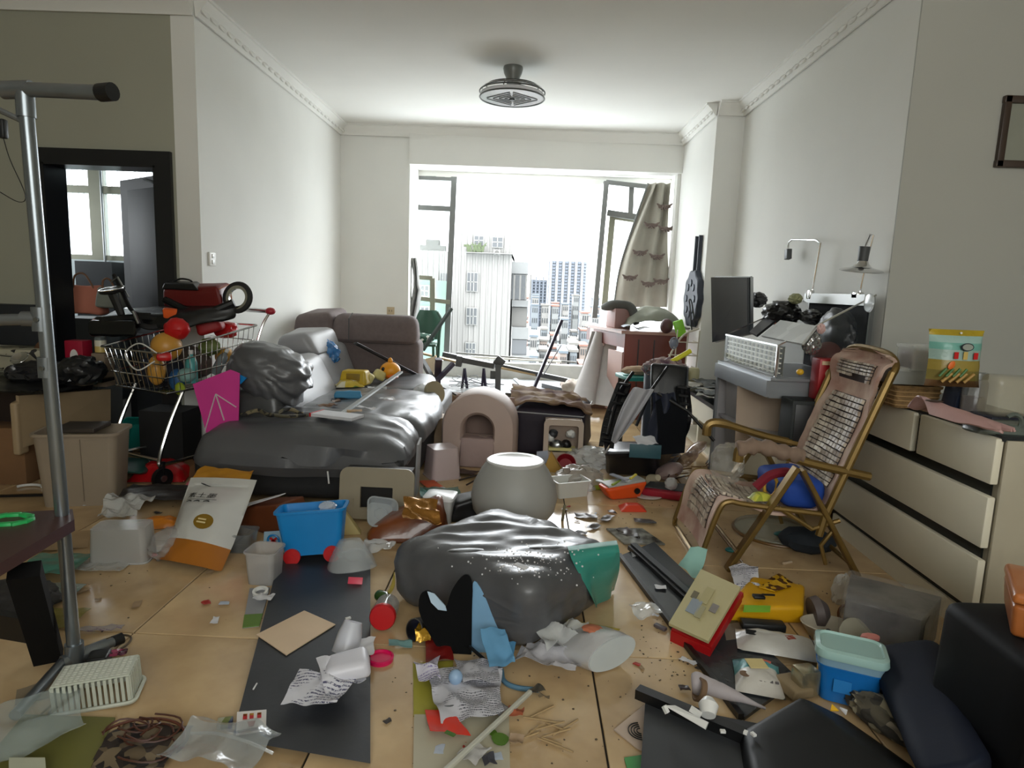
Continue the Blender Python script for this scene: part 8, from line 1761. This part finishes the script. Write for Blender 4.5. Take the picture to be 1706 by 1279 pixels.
def sack_text(s, u0, v0, du, dv, size, m):
    bb = textbm(s, 1.0, Matrix.Identity(4), .0)
    for v in bb.verts:
        p = sk_fn(u0 + v.co.x * du, v0 + v.co.y * dv) + V(-.1, -.8, .6).normalized() * .005; v.co = p
    return P('lettering', bb, m, rs, smooth=0)
m_inkb = mt('dark_ink', (40, 42, 44), .5)
try: sack_text('\u7d20\u571f\u58a8', .36, .70, .16, .085, 1, m_inkb)
except Exception as e_: print('text', e_)
for k, uu in enumerate((.16, .3, .46)):
    P('lettering', grid(lambda u, v: sk_fn(uu + u * .10, .60 + .012 * math.sin(u * 3.1) + v * .016) + V(-.1, -.8, .6).normalized() * .005, 5, 2), m_inkb, rs)
P('print_line', grid(lambda u, v: sk_fn(.14 + u * .5, .638 + v * .006) + V(-.1, -.8, .6).normalized() * .005, 14, 1), m_inkb, rs)
P('lettering', grid(lambda u, v: sk_fn(.22 + u * .14, .9 - u * .035 + v * .012) + V(-.1, -.8, .6).normalized() * .005, 6, 2), m_inkb, rs)
simple('golden_top', paper(.3, .1, None, .02, 10, 3, 12), mat4(at(375, 800, Y=3.25), (rad(30), 0, -.1)), mt('golden_film', (176, 122, 30), .4), 'golden folded bag mouth behind the white sack', 'bag', smooth=40)
simple('clear_bag', blob((.07, .1, .06), None, .2, 2, 6, 4, -.05), mat4(at(284, 905, .055)), clear('clear_pet', (196, 196, 196), .4, .15, .4), 'clear plastic bag leaning on the left side of the white sack', 'bag', smooth=50)
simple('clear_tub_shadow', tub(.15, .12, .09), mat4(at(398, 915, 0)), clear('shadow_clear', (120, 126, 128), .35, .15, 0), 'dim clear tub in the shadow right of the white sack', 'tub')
simple('orange_bag', pouch(.19, .11, .035, None, 4, .008), mat4(at(266, 876, 0), (0, 0, .35)), mt('orange_film', (214, 128, 28), .3, bump=.4), 'orange plastic bag behind the frosted tub', 'bag', smooth=50)
simple('silver_bag', paper(.2, .24, None, .035, 9, 5, 18), mat4(at(208, 858, 0), (rad(12), 0, .2)), clear('silver_crinkle', (220, 222, 220), .6, .08, .9), 'shiny crinkled clear bag catching light behind the frosted tub', 'bag', smooth=25)
simple('white_clip', box((0, 0, .006), (.03, .02, .01), (0, 0, .5), .003), mat4(at(222, 830, 0)), m_white, 'tiny white clip near the shiny crinkled bag', 'clip')
M = mat4(at(195, 938, 0) + V(0, .05, .0), (0, 0, rad(10)))
t = T('frosted_tub', 'frosted rectangular plastic tub lying upside down left of the white sack', 'tub', M.translation)
P('body', place(tub(.235, .14, .155, Matrix.Translation((0, 0, .155)) @ Matrix.Rotation(math.pi, 4, 'X'), .93, .025), M), clear('tub_frost', (206, 206, 204), .48, .25, 0), t)
P('silver_reflection_rim', place(tube([V(p.x, p.y, .004) for p in ringpts(.24, .145, .025, 0)], .004, closed=True, seg=5), M), m_frost, t)
simple('red_spoon', join(tube([V(-.1, -.01, .006), V(.02, .0, .008)], .005, seg=6), blob((.025, .016, .008), Matrix.Translation((.045, .003, .01)), 0, 1, 0, 2)), mat4(at(236, 928, 0)), m_red, 'red plastic spoon in front of the frosted tub', 'spoon')
simple('clear_sheet', paper(.24, .12, None, .008, 9, 2, 12), mat4(at(165, 945, 0), (0, 0, .05)), m_film, 'clear film sheet under the frosted tub', 'film')
simple('kraft_sheet', paper(.22, .2, None, .008, 6, 7, 8), mat4(at(105, 905, 0), (0, 0, .5)), mt('pale_kraft', (160, 134, 100), .8), 'pale brown sheet behind the rack pole', 'sheet')
simple('teal_sheet', paper(.22, .2, None, .02, 7, 3, 14), mat4(at(95, 950, 0), (0, 0, .1)), clear('teal_haze_film', (70, 140, 124), .7, .3, .3), 'teal translucent sheet beside the table leg', 'sheet', smooth=50)
simple('ziplock_blue', paper(.17, .12, None, .01, 9, 3, 10), mat4(at(95, 990, 0), (0, 0, .05)), clear('blue_zip', (150, 176, 176), .55, .2, .3), 'bluish zip bag on the floor below the teal sheet', 'zip bag')
simple('yellow_zip', paper(.14, .14, None, .008, 9, 5, 10), mat4(at(100, 1035, 0), (0, 0, .1)), clear('yellow_zip', (150, 140, 70), .6, .3, .3), 'yellow-green film behind the rack pole', 'film')
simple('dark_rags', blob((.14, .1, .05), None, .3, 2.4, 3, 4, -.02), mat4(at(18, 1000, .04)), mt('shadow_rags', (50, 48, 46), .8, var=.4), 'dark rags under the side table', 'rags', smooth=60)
simple('black_strip_l', bar((-.2, -.03, .01), (.2, .06, .01), .02, .01), mat4(at(30, 830, 0)), m_black, 'black strip on the floor behind the side table', 'strip')
simple('white_ring_piece', tube([V(.07 * math.cos(a), .05 * math.sin(a), .01) for a in [rad(20 + i * 14) for i in range(12)]], .008, seg=6), mat4(at(48, 815, 0)), m_white, 'pale curved tube on the floor behind the side table', 'tube')
simple('candy_wrapper', paper(.06, .035, None, .015, 22, 3, 10), mat4(at(193, 1100, 0), (0, 0, .2)), prt('candy_print', [(70, 16, 40), (150, 60, 90), (60, 14, 34), (206, 180, 190)], 60, .25), 'small wine and pink candy wrapper by the white basket', 'wrapper')
simple('black_block', hexa(*[[(x, y, z) for x, y in ((-.03, -.03), (.03, -.03), (.03, .03), (-.03, .03))] for z in (0, .04)], .006, 2), mat4(at(165, 1108, 0), (0, 0, .3)), m_black, 'small black block behind the white basket', 'block')
simple('silver_scrap', paper(.13, .03, None, .008, 20, 4, 10, jag=.4), mat4(at(165, 1052, 0), (0, 0, .25)), inked('mauve_print_scrap', (150, 140, 134), (96, 60, 96), 40), 'torn silvery scrap with mauve print right of the rack pole', 'scrap')
O('looped_string', tube(smoothpts([at(140, 1082, .01), at(185, 1062, .012), at(205, 1058, .01), at(218, 1062, .01), at(210, 1075, .01), at(170, 1098, .01), at(140, 1112, .01)], 8), .0035, seg=6), mt('brown_cord', (84, 70, 52), .7), 'thin brown cord looped on the tiles right of the rack foot', 'cord')
simple('pale_paper_foot', paper(.17, .09, None, .004, 9, 2, 8), mat4(at(85, 1150, 0), (0, 0, .6)), mt('tan_sheet', (140, 126, 104), .7), 'tan sheet under the slanted rack foot', 'sheet')
# white overturned basket with slots
bk = T('white_basket', 'white slotted plastic basket upside down at the lower left', 'basket', at(165, 1160, 0))
M = mat4(at(162, 1165, .0) + V(.0, .01, 0), (0, rad(-3), rad(18)))
m_bk = mt('basket_white', (190, 194, 180), .45)
P('top', place(box((0, 0, .085), (.2, .11, .006), bev=.003), M), m_bk, bk)
b = bm_()
for k in range(14): x_ = -.095 + k * .0146; box((x_, -.056, .044), (.0085, .005, .078), bm=b); box((x_, .056, .044), (.0085, .005, .078), bm=b)
for k in range(7): y_ = -.05 + k * .0166; box((.1, y_, .044), (.005, .010, .078), bm=b); box((-.1, y_, .044), (.005, .01, .078), bm=b)
P('slats', place(b, M), m_bk, bk, kind='stuff', smooth=0)
b = bm_()
for i in range(12):
    for j in range(8): box((-.085 + i * .0155, -.043 + j * .0125, .0885), (.010, .008, .002), bm=b)
P('raised_grid', place(b, M), mt('basket_white_hi', (206, 208, 196), .45), bk, kind='stuff', smooth=0)
P('rim', place(tube([V(p.x, p.y, .006) for p in ringpts(.22, .13, .02, 0)], .006, closed=True, seg=6), M), m_bk, bk)
# brown wire mat / branches
b = bm_()
for k in range(9):
    cx_, cy_ = random.uniform(210, 260), random.uniform(1200, 1250); r_ = random.uniform(.03, .09); a0 = random.random() * 6
    tube([at(cx_, cy_, .008 + .004 * k) + V(r_ * math.cos(a0 + i * .35), r_ * .7 * math.sin(a0 + i * .35), .004 * math.sin(i)) for i in range(13)], .0028, b, 5)
O('wire_tangle', b, mt('rusty_brown_wire', (78, 44, 30), .5), 'tangle of rusty brown wires on the floor at the lower left', 'wires')
O('rusty_hoop', tube([at(232, 1232, .02) + V(.115 * math.cos(a), .085 * math.sin(a), 0) for a in [rad(-40 + i * 9) for i in range(24)]], .004, seg=6), mt('rusty_hoop', (92, 50, 34), .5), 'rusty open hoop around the tangle of brown wires', 'hoop')
simple('dark_mesh_mat', paper(.2, .16, None, .01, 10, 4, 14, jag=.3), mat4(at(235, 1250, 0)), prt('dark_mesh', [(44, 34, 28), (92, 78, 58), (30, 24, 22), (110, 96, 74)], 40, .7), 'dark patterned mat under the brown wires', 'mat')
# yellow green folder in plastic, zip bag
simple('green_folder', slab([at(40, 1190, .01), at(192, 1195, .01), at(140, 1300, .01), at(-60, 1310, .01)][::-1], .006), Matrix.Identity(4), mt('olive_folder', (108, 106, 52), .4), 'olive green plastic folder at the bottom left corner', 'folder', smooth=0)
simple('clear_bag_corner', paper(.22, .22, None, .03, 7, 4, 16), mat4(at(50, 1225, .02), (0, 0, .7)), clear('corner_clear', (176, 190, 188), .28, .15, .6), 'clear plastic bag over the olive green folder', 'bag', smooth=50)
simple('white_card_corner', slab([at(15, 1262, .045), at(75, 1262, .045), at(78, 1300, .045), at(14, 1300, .045)][::-1], .003), Matrix.Identity(4), mt('pale_green_card', (176, 178, 156), .6), 'pale card on the clear bag at the bottom left', 'card', smooth=0)
zbg = simple('zip_bag', paper(.24, .16, None, .03, 7, 6, 18), mat4(at(372, 1262, .005), (0, 0, -.25)), clear('zip_clear', (176, 182, 182), .42, .1, .6), 'clear zip bag at the bottom edge left of the dark board', 'zip bag', smooth=40)
P('zip_seal', tube(smoothpts([at(318, 1222, .04), at(360, 1222, .045), at(410, 1235, .04), at(455, 1255, .02)], 5), .004, seg=6), m_frost, zbg)
simple('tiny_carton', box((0, 0, .01), (.04, .03, .02), (0, 0, .3), .003), mat4(at(375, 1210, 0)), prt('tiny_carton_print', [((176, 176, 150), 0), ((110, 120, 60), .4), ((40, 50, 80), .8)], kind='X'), 'tiny green and navy carton at the left edge of the dark board', 'carton')

# ================================================================ CRUMBS (beyond counting)
b = bm_()
zones = [((640, 960, 1060, 1279), 110, 0), ((1060, 1000, 1240, 1150), 110, 0), ((700, 770, 1180, 900), 170, 0), ((120, 770, 480, 1060), 70, 0), ((1190, 870, 1400, 1000), 60, 0), ((180, 700, 350, 840), 50, 0)]
for (x0, y0, x1, y1), n_, z_ in zones:
    for k in range(n_):
        p = at(random.uniform(x0, x1), random.uniform(y0, y1), z_); r = random.uniform(.0012, .0045)
        if abs(p.x + .05) < .5 and 2.15 < p.y < 2.9: continue
        t = bmesh.new(); bmesh.ops.create_icosphere(t, subdivisions=1, radius=r)
        for v in t.verts: v.co += V(random.uniform(-.4, .4) * r, random.uniform(-.4, .4) * r, 0); v.co.z *= .5
        merge(b, t, Matrix.Translation(p + V(0, 0, r * .4)))
O('floor_crumbs', b, mt('crumb_grey', (112, 98, 80), .8, var=.5, col2=(54, 44, 36), scale=2), 'dark crumbs and grit scattered over the tiled floor', 'crumbs', kind='stuff')
b = bm_()
for k in range(150):
    p = at(random.gauss(880, 42), random.gauss(935, 16), .33); r = random.uniform(.0015, .004)
    t = bmesh.new(); bmesh.ops.create_icosphere(t, subdivisions=1, radius=r); merge(b, t, Matrix.Translation(p))
O('plaster_crumbs', b, m_paper, 'white plaster crumbs strewn over the top of the grey cushion', 'crumbs', kind='stuff')
# small scraps of many kinds, each one its own
sm = [m_paper, mt('scrap_tan', (150, 126, 96), .8), mt('scrap_dark', (60, 54, 50), .6), mt('scrap_white_blue', (180, 190, 206), .7), mt('scrap_red', (170, 50, 40), .6)]
sme = []
for k in range(8):
    me_ = mesh(paper(.05 + .01 * (k % 3), .035, None, .006, 20, k, 6, jag=.6), sm[k % 5], smooth=25); me_.name = 'scrap'; sme.append(me_)
for k in range(70):
    z = random.choice(zones[:4])[0]; p = at(random.uniform(z[0], z[2]), random.uniform(z[1], z[3]), .001)
    if abs(p.x + .05) < .55 and 2.1 < p.y < 2.95 or (p.x > 0 and p.y < 2.0): continue
    o = bpy.data.objects.new('scrap', sme[k % 8]); COL.objects.link(o); o.location = p; o.rotation_euler = (0, 0, random.random() * 6); s_ = random.uniform(.35, .85); o.scale = (s_, s_, s_)
    o['label'] = 'small torn scrap of paper or film scattered on the tiled floor'; o['category'] = 'scrap'; o['group'] = 'small torn scraps scattered on the floor'
